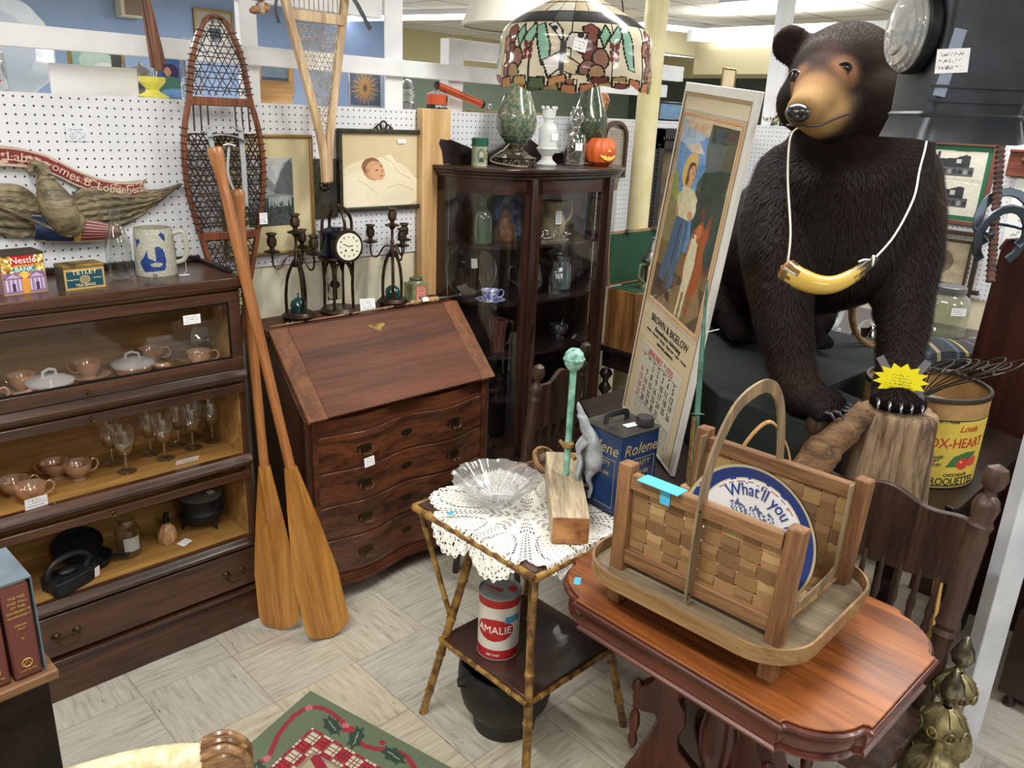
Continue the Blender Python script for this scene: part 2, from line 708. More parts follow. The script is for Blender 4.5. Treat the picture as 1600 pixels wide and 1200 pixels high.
 nt.links.new(fr.outputs[0],s2.inputs[0])
 ms=[]
 for k in (0,1):
  a=N(nt,'ShaderNodeMath',operation='SUBTRACT')
  a.inputs[1].default_value=0.5
  nt.links.new(s2.outputs[k],a.inputs[0])
  ab=N(nt,'ShaderNodeMath',operation='ABSOLUTE')
  nt.links.new(a.outputs[0],ab.inputs[0])
  ms.append(ab)
 mxm=N(nt,'ShaderNodeMath',operation='MAXIMUM')
 nt.links.new(ms[0].outputs[0],mxm.inputs[0])
 nt.links.new(ms[1].outputs[0],mxm.inputs[1])
 g=N(nt,'ShaderNodeMath',operation='GREATER_THAN')
 g.inputs[1].default_value=0.4965
 nt.links.new(mxm.outputs[0],g.inputs[0])
 mj=N(nt,'ShaderNodeMix',data_type='RGBA')
 nt.links.new(g.outputs[0],mj.inputs['Factor'])
 nt.links.new(hs.outputs[0],mj.inputs['A'])
 mj.inputs['B'].default_value=c4('857c6c')
 nt.links.new(mj.outputs['Result'],b.inputs['Base Color'])
 b.inputs['Roughness'].default_value=0.32
 return m
g=G();g.box(-3.5,13,-3.5,10.5,-0.05,0)
struct(g.build('floor',floor_mat(),smooth=0))
def ceil_mat():
 m,nt,b=_new('ceiling_tile')
 tc=N(nt,'ShaderNodeTexCoord')
 br=N(nt,'ShaderNodeTexBrick')
 br.offset=0
 br.inputs['Color1'].default_value=c4('eeece4')
 br.inputs['Color2'].default_value=c4('e6e3d9')
 br.inputs['Mortar'].default_value=c4('9b9890')
 br.inputs['Scale'].default_value=1
 br.inputs['Mortar Size'].default_value=0.012
 br.inputs['Brick Width'].default_value=1.22
 br.inputs['Row Height'].default_value=0.61
 nt.links.new(tc.outputs['Object'],br.inputs[0])
 nt.links.new(br.outputs[0],b.inputs['Base Color'])
 b.inputs['Roughness'].default_value=0.9
 return m
g=G();g.box(-3.5,13,-3.5,10.5,CEIL,CEIL+.05)
struct(g.build('ceiling',ceil_mat(),smooth=0))
# display walls of the booth
g=G();g.box(-2.2,4.7,2.80,2.812,1.242,1.828)
struct(g.build('wall_left',PEG,smooth=0))
g=G();g.box(-2.2,4.7,2.806,2.88,0,1.236)
g.box(-2.2,4.7,2.813,2.88,1.236,1.824)
struct(g.build('trim_1',CREAM,smooth=0))
g=G();g.box(3.1,3.9,2.796,2.7995,0.9,1.826)
struct(g.build('trim_2',PEG,smooth=0))
g=G();g.box(4.70,4.712,-2.6,2.80,1.0,1.828)
struct(g.build('wall_back',PEGY,smooth=0))
g=G();g.box(4.706,4.78,-2.6,2.80,0,0.999)
g.box(4.713,4.78,-2.6,2.80,0.999,1.824)
struct(g.build('trim_3',CREAM,smooth=0))
# rooms beyond
BLUE=plain('blue_wall_paint','8fa6cc',0.7,var='869cc4',vscale=2)
g=G();g.box(-3.5,5.6,7.8,7.9,0,CEIL)
struct(g.build('wall_far_blue',BLUE,smooth=0))
GRN=plain('sage_wall_paint','8a9a8c',0.7)
TAN=plain('tan_wall_paint','d8cda4',0.7)
g=G();g.box(5.6,10.9,8.6,8.7,0,2.30)
g.box(5.6,5.7,7.9,8.6,0,2.3)
struct(g.build('wall_far_green',GRN,smooth=0))
g=G();g.box(5.6,10.9,8.55,8.70,2.30,CEIL)
g.box(10.85,11,-3.5,8.55,2.45,CEIL)
struct(g.build('wall_far_tan',TAN,smooth=0))
g=G();g.box(10.9,11,-3.5,8.6,0,2.45)
struct(g.build('wall_far_right',plain('dark_green_wall_paint','4b564d',0.7),smooth=0))
g=G();g.box(-3.6,-3.5,-3.5,7.9,0,CEIL)
struct(g.build('wall_near_left',plain('warm_wall_paint','cfc8b8',0.7),smooth=0))
def lumber(x0,x1,y0,y1,z0,z1,label,name='lumber_post'):
 cx,cy=(x0+x1)/2,(y0+y1)/2
 g=G();g.box(x0-cx,x1-cx,y0-cy,y1-cy,0,z1-z0)
 o=g.build(name,WHITE,bevel=.003)
 o.location=(cx,cy,z0)
 o['kind']='structure'
 return o
 # white timber frame above the pegboards
NW=iter(range(4,40))
def trim(*a):
 return lumber(*a,'','trim_%d'%next(NW))
trim(2.075,2.165,2.9165,2.9255,1.1,CEIL)
trim(-2.2,4.0,2.885,2.915,1.955,2.02)
trim(1.455,1.52,2.925,2.965,1.7,CEIL)
trim(-2.2,2.07,2.927,2.965,2.17,2.26)
trim(2.415,2.50,2.918,2.98,1.6,2.13)
trim(2.50,4.2,2.925,2.965,2.05,2.13)
trim(4.72,4.80,2.60,2.68,1.6,CEIL)
trim(4.785,4.82,-2.6,2.6,2.08,2.17)
trim(4.80,4.88,1.86,1.95,0.0,2.2)
# ================================================================ MATERIALS FOR THE WARES
M_BOOK=wood('dark_walnut','2f1b11','543320',0,7,0.32,coat=.3)
M_BOOKV=wood('dark_walnut_upright','2f1b11','4f2f1d',2,7,0.35,coat=.2)
M_OAKIN=wood('golden_oak_interior','85602f','b08649',0,5,0.5)
M_DESK=wood('mahogany','452414','6b3c22',0,5,0.5,coat=.0,fine=.8,spec=.3)
M_DESKV=wood('mahogany_upright','2f1910','4c2b1d',2,6,0.35,coat=.3)
M_DESKB=wood('mahogany_banding','5f3820','835330',1,8,0.5,spec=.3)
M_BLACKW=wood('ebonised_wood','120d0d','2c1c19',0,6,0.3,coat=.2)
M_CHINA=wood('cabinet_mahogany','1d100d','3d241b',2,6,0.28,coat=.35)
M_CHINAH=wood('cabinet_mahogany_rail','1d100d','3d241b',0,6,0.28,coat=.35)
M_PINE=wood('knotty_pine','bb9461','d6b483',2,5,0.5)
BRASS=plain('aged_brass','8c7648',0.35,1.0,var='54452a',vscale=40)
BRASSD=plain('dark_brass','5e4f38',0.4,1.0)
BRONZE=plain('bronze_patina','5a4a3c',0.42,0.85,var='33291f',vscale=30)
IRON=plain('cast_iron','2b2d31',0.5,0.6,bump=.25,bscale=140)
BLACKM=plain('black_metal','17181b',0.4,0.5)
STEEL=plain('dull_steel','9a9b9e',0.3,1.0)
PEARL=plain('pewter','8e8c86',0.35,0.9)
CLEAR=glass('clear_glass',refl=.13,power=1.0)
PANE=glass('window_pane',refl=0.03,edge=0.5,power=2.2)
GREYG=glass('grey_bottle_glass',(0.86,0.88,0.86),.07,.8)
LUSTRE=glass('peach_lustre_glass',(0.93,0.62,0.38),.12,.75,.08,haze=.35)
LUSTRE2=glass('iridescent_marigold_glass',(0.96,0.72,0.50),.15,.9,.06,haze=.18)
WHITECARD=plain('white_card','f0f1f4',0.8)
GOLDL=plain('gold_lettering','c9a65a',0.5,0.3)
CREAML=plain('cream_ink','efe6cf',0.6)
DARKINK=plain('dark_ink','24262c',0.6)
BLUETAPE=plain('blue_tape','4fb4dc',0.6)
# ================================================================ BARRISTER BOOKCASE
BX0,BX1,BY0,BY1=0.30,1.17,2.46,2.785
bc=thing('barrister_bookcase','dark walnut stacking glass-front bookcase with a bottom drawer against the pegboard wall','bookcase',(BX0,BY0,0))
w=BX1-BX0
D=BY1-BY0
g=G()
g.prism([(0.0,0),(-.012,.0),(-.014,.05),(-.006,.075),(0,.1),(.012,.125),(D,.125),(D,0)],w,'x')
g.box(-.004,w+.004,-.008,D,.125,.14)
g.build('base_plinth',M_BOOK,bc,bevel=.002)
for x0,x1 in ((0,.022),(w-.022,w)):
 g=G();g.box(x0,x1,.012,D,.14,1.258)
 g.build('side_panel',M_BOOKV,bc,bevel=.002)
g=G()
g.box(.02,w-.02,D-.012,D,.14,1.258)
for x in (.022,w-.026):
 for z0,z1 in ((.343,.593),(.66,.93),(.975,1.258)):
  g.box(x,x+.004,.02,D-.012,z0,z1)
g.build('back_panel',M_OAKIN,bc)
for z in (.325,.640,.957):
 g=G();g.box(.022,w-.022,.03,D-.012,z,z+.02)
 g.build('shelf',M_OAKIN,bc)
g=G()
for z0,z1 in ((.304,.343),(.622,.662),(.935,.975)):
 g.prism([(.03,z0),(.0,z0),(-.008,z0+.008),(-.01,z0+.018),(-.004,z0+.028),(.004,z0+.034),(.006,z1),(.03,z1)],w,'x')
g.build('shelf_moulding',M_BOOK,bc,bevel=.001)
# top slab with raised back rim
g=G()
g.box(-.006,w+.006,-.012,D,1.258,1.290)
g.box(-.006,w+.006,-.005,D,1.250,1.258)
g.build('top_slab',M_BOOK,bc,bevel=.006,seg=3)
g=G()
g.box(-.006,w+.006,D-.018,D,1.290,1.312)
for x in (-.006,w-.008):
 g.box(x,x+.014,.06,D,1.290,1.306)
g.build('gallery_rail',M_BLACKW,bc,bevel=.004)
# glazed door of the top section
dr=None
g=G()
g.box(.006,w-.006,0,.02,1.208,1.242)
g.box(.006,w-.006,0,.02,.977,1.018)
g.box(.006,.044,0,.02,1.018,1.208)
g.box(w-.044,w-.006,0,.02,1.018,1.208)
dr=g.build('door',M_BOOK,bc,bevel=.0015)
g=G();g.box(.044,w-.044,.009,.012,1.018,1.208)
g.build('pane',PANE,dr,smooth=0)
g=G()
for a in ((.044,.048,.004,.009,1.018,1.208),(w-.048,w-.044,.004,.009,1.018,1.208),(.044,w-.044,.004,.009,1.018,1.024),(.044,w-.044,.004,.009,1.203,1.208)):
 g.box(*a)
g.build('glazing_bead',BLACKM,dr)
def knob(x,z,par,y=0.0,r=.007):
 g=G()
 g.lathe_pq((x,y,z),(x,y-.02,z),[(r*.9,0),(r*.5,.2),(r*.5,.5),(r,.7),(r*.9,.92),(r*.3,1)],12)
 return g.build('knob',BRASS,par)
knob(.375,.992,dr)
# two doors slid up into their sections: only their lower rails show
for z0 in (.895,.575):
 g=G();g.box(.012,w-.012,-.002,.022,z0,z0+.030 if z0>.8 else z0+.028)
 r_=g.build('door_rail',M_BOOK,bc,bevel=.002)
 knob(.375 if z0>.8 else .40,z0+.012,r_,y=-.002)
 # drawer with two bail handles
g=G();g.box(.012,w-.012,-.002,.25,.155,.298)
dw=g.build('drawer',M_BOOK,bc,bevel=.003)
def bail(x0,x1,z,par,y=-.002,drop=.028,r=.0028,mat=None):
 mat=mat or BRASSD
 g=G()
 for x in (x0,x1):
  g.lathe_pq((x,y,z),(x,y-.012,z),[(.014,0),(.014,.2),(.010,.35),(.006,.6),(.006,1)],14)
 m=(x0+x1)/2
 pts=spline([(x0,y-.012,z),(x0-.003,y-.016,z-drop*.45),(x0+.012,y-.02,z-drop),(m,y-.02,z-drop*.92),(x1-.012,y-.02,z-drop),(x1+.003,y-.016,z-drop*.45),(x1,y-.012,z)],5)
 g.tube(pts,r,6)
 return g.build('handle',mat,par)
bail(.19,.25,.225,dw)
bail(.742,.80,.225,dw)
card(.055,.03,bc,'price_label',5,(w-.17,-.003,1.170),(0,0,0),3)
# ---------------- wares on top of the bookcase (top z 1.290)
ZT=1.2905
def jug_bottle(name,prof,mat,label,cat,loc,n=24,grp=None):
 g=G();g.lathe(prof,n,cap=False)
 o=g.build(name,mat)
 return tag(o,label,cat,grp,loc)
 # half-seen bottle at the left edge
b0=jug_bottle('glass_bottle',[(.0,.004),(.026,.003),(.030,.01),(.030,.05),(.024,.07),(.013,.085),(.012,.10),(.016,.104),(.016,.112),(.012,.113)],CLEAR,'small clear glass bottle left of the chocolate bank tin on the bookcase','bottle',(.445,2.545,ZT))
g=G();g.lathe([(.0305,.018),(.0305,.042)],24,cap=False)
g.build('paper_label',plain('faded_red_label','c99a9a',.7),b0)
# bank tin
tn=thing('bank_tin','square chocolate bank tin with printed bank building between bottle and tea tin','tin',(.567,2.575,ZT),.10)
cv=Canvas(90,90,'8a6b9a')
cv.rect(0,1,.55,1,'caa64c')
for i in range(60):
 rs=random.Random(i)
 x=rs.choice([rs.uniform(0,.25),rs.uniform(.78,1)])
 cv.ell(x,rs.uniform(.55,1),.04,.035,rs.choice(['e8d58c','a97e2c','efe5b5','7a4f20']))
cv.rect(.25,.78,.70,1,'b5241c')
cv.poly([(.15,.55),(.3,.66),(.72,.66),(.88,.55),(.72,.62),(.3,.62)],'2b8f93')
cv.rect(.28,.76,.56,.68,'238a90')
cv.poly([(.36,.5),(.5,.58),(.66,.5),(.62,0),(.44,0)],'e39a3a')
cv.ell(.51,.48,.09,.09,'f0c060')
for x0,x1 in ((.05,.43),(.6,.97)):
 cv.rect(x0,x1,0,.42,'a98bb5')
 cv.poly([(x0-.03,.4),((x0+x1)/2,.54),(x1+.03,.4)],'c4abcc')
 cv.line([(x0-.03,.4),(x1+.03,.4)],.012,'5b3f6a')
 cv.line([(x0-.03,.4),((x0+x1)/2,.54),(x1+.03,.4)],.01,'5b3f6a')
 for k in range(4):
  xx=x0+.04+k*(x1-x0-.08)/3
  cv.rect(xx-.018,xx+.018,.1,.38,'d9c9df')
  cv.rect(xx+.018,xx+.03,.1,.38,'5b3f6a')
 cv.rect((x0+x1)/2-.035,(x0+x1)/2+.035,.08,.28,'4a3458')
 for k in range(3):
  cv.rect(x0-.02,x1+.02,k*.03,k*.03+.012,'6a4d7a')
cv.rect(0,.02,0,1,'a98b4c');cv.rect(.98,1,0,1,'a98b4c');cv.rect(0,1,0,.02,'b99a5a')
g=G();tw,td,th=.112,.085,.112
g.grid( lambda u,v:((u-.5)*tw,-td/2,v*th),90,90,cv.a)
cs=Canvas(30,30,'9a6f58');cs.noise(.5,5,3);cs.rect(0,1,.0,.4,'8f76a0',.5)
g.grid( lambda u,v:(-tw/2,(.5-u)*td,v*th),30,30,cs.a)
g.grid( lambda u,v:(tw/2,(u-.5)*td,v*th),30,30,cs.a)
g.cc=srgb('6a5040')
g.box(-tw/2+.001,tw/2-.001,-td/2+.001,td/2,.0005,th-.001)
g.build('tin_body',vcol('printed_tin',.35),tn,smooth=0,fixn=False)
g=G();g.box(-tw/2-.001,tw/2+.001,-td/2-.001,td/2+.001,th-.004,th+.003)
g.box(-.02,.02,-.003,.003,th+.003,th+.0036)
g.build('lid',plain('dark_tin','4f443c',.4,.5),tn,bevel=.0015)
text('Nestlé',.025,plain('white_print','f4f2ee',.5),tn,(.002,-td/2-.0006,.094),(PI/2,0,0))
text('CHOCOLATE',.0085,plain('yellow_print','f0d060',.5),tn,(.002,-td/2-.0006,.0795),(PI/2,0,0))
text('BANK',.018,MATS['white_print'],tn,(.002,-td/2-.0006,.069),(PI/2,0,0))
# tea tin
tt=thing('tea_tin','gold and teal hinged tea bag tin with the word TETLEY on its front','tin',(.718,2.545,ZT),.08)
tw,td,th=.112,.065,.062
cv=Canvas(80,46,'b79a5c')
cv.rect(.045,.955,.10,.86,'174a5c')
cv.ell(.5,.46,.13,.20,'c9a860')
cv.ell(.5,.46,.11,.17,'8f8468')
g=G()
g.grid( lambda u,v:((u-.5)*tw,-td/2,v*th),80,46,cv.a)
cs=Canvas(12,12,'4b4636');cs.noise(.4,4,4)
g.grid( lambda u,v:(-tw/2,(.5-u)*td,v*th),12,12,cs.a)
g.grid( lambda u,v:(tw/2,(u-.5)*td,v*th),12,12,cs.a)
g.cc=srgb('4b4636')
g.box(-tw/2+.001,tw/2-.001,-td/2+.001,td/2,.0005,th-.001)
g.build('tin_body',vcol('printed_tin',.35),tt,smooth=0,fixn=False)
g=G();g.prism(rprism(tw+.004,td+.004,.004),.010,'z',th)
g.build('lid',plain('worn_gold_lid','a98c50',.4,.5,var='4a4032',vscale=25),tt,bevel=.002)
text('TETLEY',.017,plain('pale_gold_print','ecdcae',.5),tt,(0,-td/2-.0006,.049),(PI/2,0,0),sx=1.25)
text('TEA BAGS',.0105,MATS['pale_gold_print'],tt,(0,-td/2-.0006,.0125),(PI/2,0,0),sx=1.2)
text('Orange Pekoe',.0055,MATS['pale_gold_print'],tt,(-.033,-td/2-.0006,.030),(PI/2,0,0))
text('and Pekoe',.0055,MATS['pale_gold_print'],tt,(.035,-td/2-.0006,.031),(PI/2,0,0))
# milk bottle
jug_bottle('milk_bottle',[(0,.006),(.030,.004),(.0375,.012),(.0375,.095),(.034,.12),(.022,.155),(.0145,.178),(.0135,.196),(.0165,.199),(.0165,.212),(.014,.213),(.012,.2)],GREYG,'tall clear glass milk bottle beside the stoneware mug','bottle',(.850,2.60,ZT))
# stoneware stein
mg=thing('stoneware_mug','salt-glazed grey stoneware mug with a cobalt blue seated figure in relief','mug',(.972,2.635,ZT),-.55)
R0,HH=.062,.148
def stein_r(z):
 t=z/HH
 return R0*(1.0-.10*t+.035*math.sin(t*PI))
cv=Canvas(150,80,'b3b3a4')
cv.noise(.10,24,5)
BL='26407e'
cv.poly([(.42,.18),(.40,.30),(.44,.42),(.47,.56),(.475,.40),(.53,.34),(.535,.62),(.56,.66),(.60,.58),(.615,.35),(.60,.14),(.44,.10)],BL)
cv.ell(.535,.26,.045,.05,'a9a99c',-.3)
cv.poly([(.35,.84),(.372,.76),(.40,.82),(.41,.74),(.385,.66),(.37,.60),(.362,.70)],BL)
cv.poly([(.57,.90),(.60,.94),(.63,.86),(.62,.74),(.60,.78)],BL)
cv.ell(.515,.04,.018,.028,BL);cv.ell(.515,.04,.008,.012,'a9a99c')
nz=cv.noise(.14,30,9)
g=G()
def bump_r(u,v):
 return .0012*math.sin(u*190+3*math.sin(v*40))*math.sin(v*60+2*math.sin(u*60))
g.grid( lambda u,v:((stein_r(v*HH)+bump_r(u,v))*math.sin(2*PI*u-PI),-(stein_r(v*HH)+bump_r(u,v))*math.cos(2*PI*u-PI),v*HH),150,80,cv.a)
g.cc=srgb('9c9b8c')
g.lathe([(stein_r(HH),HH),(.050,HH),(.047,.01),(0,.01)],40,cap=False)
g.lathe([(0,.0),(stein_r(0),0)],40,cap=False)
g.build('mug_body',vcol('salt_glaze',.28),mg,fixn=False,smooth=50)
g=G()
g.tube(spline([(.054,0,.128),(.085,0,.136),(.094,0,.115),(.096,0,.07),(.085,0,.045),(.060,0,.036)],6),.0075,10)
g.build('handle',plain('salt_glaze_plain','b3b3a4',.3),mg)
g=G();g.tube([(.09,-.004,.045),(.093,-.012,.01),(.085,-.02,.003)],.0006,4)
g.build('tag_string',plain('string','e8e4da',.8),mg)
card(.030,.018,mg,'price_tag',3,(.088,-.03,.0012),(-PI/2+.02,0,.4),2)
# ---------------- upper shelf (z .977): peach lustre ovenware
ZS=.9775
def cup(name,label,loc,rz=0,grp=None,mat=None,r=.040,h=.052,handle=True,prof=None,card_=None):
 t=thing(name,label,'cup',loc,rz,grp)
 g=G()
 g.lathe(prof or [(0,.003),(r*.45,.003),(r*.5,.0),(r*.5,.006),(r*.62,.012),(r*.86,h*.55),(r*1.0,h),(r*.94,h),(r*.8,h*.55),(r*.5,.012),(0,.010)],26,cap=False,wob= lambda a,z:1+.012*math.sin(z*900))
 g.build('bowl',mat or LUSTRE,t)
 if handle:
  g=G()
  g.tube(spline([(r*.95,0,h*.86),(r*1.3,0,h*.95),(r*1.55,0,h*.66),(r*1.3,0,h*.33),(r*.76,0,h*.28)],5),r*.075,7)
  g.build('handle',mat or LUSTRE,t)
 return t
def saucer(label,loc,r=.062,grp=None):
 g=G();g.lathe([(0,.002),(r*.45,.002),(r*.5,0),(r*.95,.010),(r,.013),(r*.95,.013),(r*.5,.004),(0,.005)],30,cap=False,wob= lambda a,z:1)
 return tag(g.build('saucer',LUSTRE),label,'saucer',grp,loc)
CG='peach lustre cups on the upper shelf'
SG='peach lustre saucers on the upper shelf'
cup('teacup','peach lustre cup at the far left edge of the upper shelf',(.425,2.53,ZS+.004),0,CG)
saucer('peach saucer at the far left edge of the upper shelf',(.425,2.53,ZS),grp=SG)
cup('teacup','peach lustre cup left of the first lidded casserole, on a saucer',(.545,2.62,ZS+.004),2.2,CG)
saucer('peach saucer under the cup left of the first casserole',(.545,2.62,ZS),grp=SG)
cup('teacup','peach lustre cup standing between the two lidded casseroles',(.735,2.645,ZS+.004),2.5,CG)
saucer('peach saucer under the cup between the two casseroles',(.735,2.645,ZS),grp=SG)
cup('teacup','peach lustre cup behind the second casserole, handle to the right',(.945,2.69,ZS+.001),-.2,CG)
cup('teacup','rightmost peach lustre cup on the upper shelf near the price label',(1.06,2.57,ZS+.001),-.3,CG)
def casserole(label,loc,rz):
 t=thing('lidded_casserole',label,'casserole',loc,rz,'lidded glass casseroles on the upper shelf')
 g=G();r=.062
 g.lathe([(0,.003),(r*.6,.0),(r*.72,.006),(r,.036),(r*.97,.040),(r*.9,.036),(r*.6,.008),(0,.007)],30,cap=False,wob= lambda a,z:1+.01*math.sin(z*900))
 g.build('bowl',LUSTRE,t)
 g=G();g.lathe([(r*1.04,.038),(r*1.05,.043),(r*.8,.052),(r*.45,.060),(0,.062)],30,cap=False,wob= lambda a,z:1+.01*math.sin(a*12))
 g.tube([(-.022,0,.058),(-.018,0,.074),(0,0,.080),(.018,0,.074),(.022,0,.058)],.0045,8)
 g.build('lid',glass('frosty_lid_glass',(.93,.95,.97),.15,.9,.1,haze=.35),t)
 g=G();g.tube([(-.055,0,.030),(-.085,0,.024),(-.105,0,.026),(-.112,0,.022)],[.008,.0065,.009,.004],9)
 g.build('handle',LUSTRE,t)
 return t
casserole('first lidded casserole from the left, its stub handle pointing to the corner',(.600,2.55,ZS),.3)
casserole('second lidded casserole, in the middle of the upper shelf',(.852,2.59,ZS),PI-.25)
for k,(x,y,l) in enumerate(((1.12,2.68,'clear glass saucer leaning at the right end of the upper shelf'),)):
 g=G();g.lathe([(0,.0),(.03,.001),(.055,.008),(.06,.012)],30,cap=False)
 o=tag(g.build('glass_saucer',CLEAR),l,'saucer',None,(x,y,ZS+.052))
 o.rotation_euler=(1.15,0,-.4)
g=G();g.box(-.018,.018,0,.0015,-.008,.008)
o=tag(g.build('brass_plate',plain('maker_plate','6a3a22',.4,.3)),'small brown maker plate on the oak back of the upper shelf','plate',None,(.745,2.771,ZS+.125))
text('MACEY',.008,GOLDL,o,(0,-.0008,0),(PI/2,0,0))
# ---------------- second shelf (z .660): amber cups, eight goblets
ZS=.6605
TP=[(0,.006),(.016,.004),(.020,.0),(.021,.003),(.012,.010),(.024,.018),(.038,.036),(.043,.058),(.041,.058),(.035,.036),(.02,.020),(0,.015)]
AG='marigold glass cups on the middle shelf'
for lab,loc,rz in (('marigold glass cup at the back left of the middle shelf',(.475,2.60,ZS),0),('marigold glass cup at the front left with a price card against it',(.500,2.53,ZS),.1),('marigold sugar cup without visible handle, behind the third cup',(.605,2.66,ZS),2.4),('marigold glass cup with its handle towards the goblets',(.655,2.61,ZS),.2)):
 cup('glass_cup',lab,loc,rz,AG,LUSTRE2,r=.043,h=.058,prof=TP)
gob=None
GL=[(.775,2.66),(.790,2.575),(.905,2.67),(.925,2.60),(1.01,2.69),(1.035,2.63),(1.09,2.73),(1.115,2.65)]
names=['back goblet of the leftmost pair on the middle shelf','front goblet of the leftmost pair on the middle shelf','back goblet of the second pair from the left','front goblet of the second pair, behind a price card','back goblet of the third pair from the left','front goblet of the third pair from the left','back goblet of the rightmost pair near the bookcase side','front goblet of the rightmost pair near the bookcase side']
for i,(x,y) in enumerate(GL):
 if gob is None:
  gob=thing('goblet',names[0],'goblet',(x,y,ZS),0,'etched glass goblets on the middle shelf')
  g=G();g.lathe([(0,.003),(.030,.001),(.031,.003),(.012,.007),(.005,.012),(.004,.050),(.005,.060),(0,.061)],24,cap=False)
  g.build('stem',CLEAR,gob)
  g=G();g.lathe([(0,.060),(.012,.062),(.026,.078),(.034,.105),(.036,.130),(.0355,.155)],28,cap=False)
  g.build('bowl',CLEAR,gob)
 else :
  dup(gob,(x,y,ZS),0,names[i])
tag(card(.078,.022,None,'price_card',11,(0.965,2.512,ZS+.013),(.5,0,0)),'white price card leaning in front of the goblets','card')
tag(card(.062,.036,None,'price_card',12,(.500,2.478,ZS+.020),(.15,0,.1)),'white price card standing against the front marigold cup','card')
# ---------------- third shelf (z .343)
ZS=.3455
pn=thing('griddle','round grey iron griddle propped tilted at the left of the bottom shelf','pan',(.64,2.68,ZS+.045),0,None,.35,-.12)
g=G();g.lathe([(0,0),(.072,0),(.078,.012),(.072,.012),(.068,.004),(0,.004)],30,cap=False)
g.build('pan',IRON,pn)
g=G();g.bar((.02,-.07,.006),(.035,-.125,.016),.02,.008);g.build('handle',IRON,pn)
pn2=thing('skillet','small iron skillet lying flat under the tilted griddle','pan',(.66,2.62,ZS),-.6)
g=G();g.lathe([(0,0),(.055,0),(.066,.028),(.062,.028),(.052,.004),(0,.004)],30,cap=False)
g.build('pan',IRON,pn2)
g=G();g.bar((.06,0,.024),(.12,0,.028),.018,.007);g.build('handle',IRON,pn2)
si=thing('sad_iron','black cast sad iron with arched handle and a hanging price tag','iron',(.575,2.535,ZS),.25)
out=[(.085,0),(.06,.028),(.02,.042),(-.07,.046),(-.075,0),(-.07,-.046),(.02,-.042),(.06,-.028)]
g=G();g.prism([(p.x,p.y) for p in spline([(a,b,0) for a,b in out],3,True)],.045)
g.build('body',IRON,si,bevel=.003)
g=G();g.tube(spline([(-.066,0,.04),(-.072,0,.065),(-.05,0,.092),(0,0,.104),(.045,0,.092),(.062,0,.066),(.05,0,.042)],5),.010,10)
g.ell((-.01,0,.052),(.03,.02,.012))
g.build('handle',plain('black_handle','1a1a1c',.45),si)
card(.020,.034,si,'price_tag',8,(.055,-.052,.035),(.1,0,.3),4)
g=G();g.lathe([(0,.006),(.034,.004),(.0395,.012),(.0395,.095),(.036,.106),(.020,.114),(.018,.118),(.026,.124),(.027,.134),(.020,.142),(.0,.146)],26,cap=False)
bt=tag(g.build('glass_jar',GREYG),'grey glass apothecary bottle with stopper on the bottom shelf','bottle',None,(.775,2.60,ZS))
g=G();g.grid( lambda u,v:(.0402*math.sin((u-.5)*1.3),-.0402*math.cos((u-.5)*1.3),.03+.05*v),10,4)
g.build('etched_label',plain('etched_glass','a9aaa6',.7),bt)
hb=thing('head_bottle','small carved tan head-shaped bottle with a black bent stopper','bottle',(.905,2.60,ZS),.2)
g=G();g.lathe([(0,0),(.024,0),(.030,.012),(.031,.035),(.024,.058),(.015,.070),(.012,.074)],36,wob= lambda a,z:1+.07*math.sin(a*7+z*90)+.04*math.sin(a*3+z*150))
g.build('body',wood('carved_tan','a77b50','e3bd90',2,30,.5),hb)
g=G();g.lathe([(.012,.073),(.012,.080)],16);g.build('collar',STEEL,hb)
g=G();g.tube([(0,0,.078),(0,0,.095),(.002,0,.108),(.010,0,.114)],[.011,.0105,.009,.005],10);g.build('stopper',BLACKM,hb)
tag(card(.045,.030,None,'price_card',14,(.945,2.555,ZS+.004),(-PI/2+.1,0,.5)),'white price card lying before the head-shaped bottle','card')
# three-legged iron kettle with lid
kt=thing('iron_pot','dark cast iron three-legged pot with perforated lid at the shelf right','pot',(1.05,2.645,ZS+.012),0)
g=G();g.lathe([(0,.010),(.05,.010),(.068,.022),(.076,.050),(.078,.052),(.078,.056),(.074,.060),(.070,.075),(.078,.110),(.080,.112),(.074,.112)],36,cap=False)
for k in range(3):
 a=2*PI*k/3-1.2
 g.tube([(.055*math.cos(a),.055*math.sin(a),.018),(.066*math.cos(a),.066*math.sin(a),-.004),(.07*math.cos(a),.07*math.sin(a),-.012)],[.008,.006,.004],7)
g.build('pot',IRON,kt)
g=G();g.tube(spline([(.01,-.073,.085),(.02,-.086,.092),(.045,-.080,.094),(.055,-.064,.088)],4),.004,6)
g.build('ear',IRON,kt)
cv=Canvas(60,60,'77746e')
cv.noise(.15,8,6)
for r_,n_ in ((.38,14),(.25,10)):
 for k in range(n_):
  a=2*PI*k/n_
  cv.ell(.5+r_*math.cos(a),.5+r_*math.sin(a),.016,.016,'15161a')
g=G()
def disc(u,v,R=.078,z=.116):
 x,y=2*u-1,2*v-1
 m=max(abs(x),abs(y))+1e-9
 n_=math.hypot(x,y)+1e-9
 return (x*m/n_*R,y*m/n_*R,z)
g.pdisc( lambda x,y:(x*.078,y*.078,.116),cv,60,24)
g.cc=srgb('55534f')
g.lathe([(.078,.110),(.078,.116)],36,cap=False)
ld=g.build('lid',vcol('printed_tin',.35),kt,fixn=False,smooth=30)
g=G();g.lathe([(.006,.116),(.005,.122),(.011,.128),(.009,.133),(0,.134)],12);g.build('knob',BRASSD,ld)
card(.024,.022,kt,'price_tag',9,(.030,-.02,.119),(-PI/2+.1,0,.2),3)
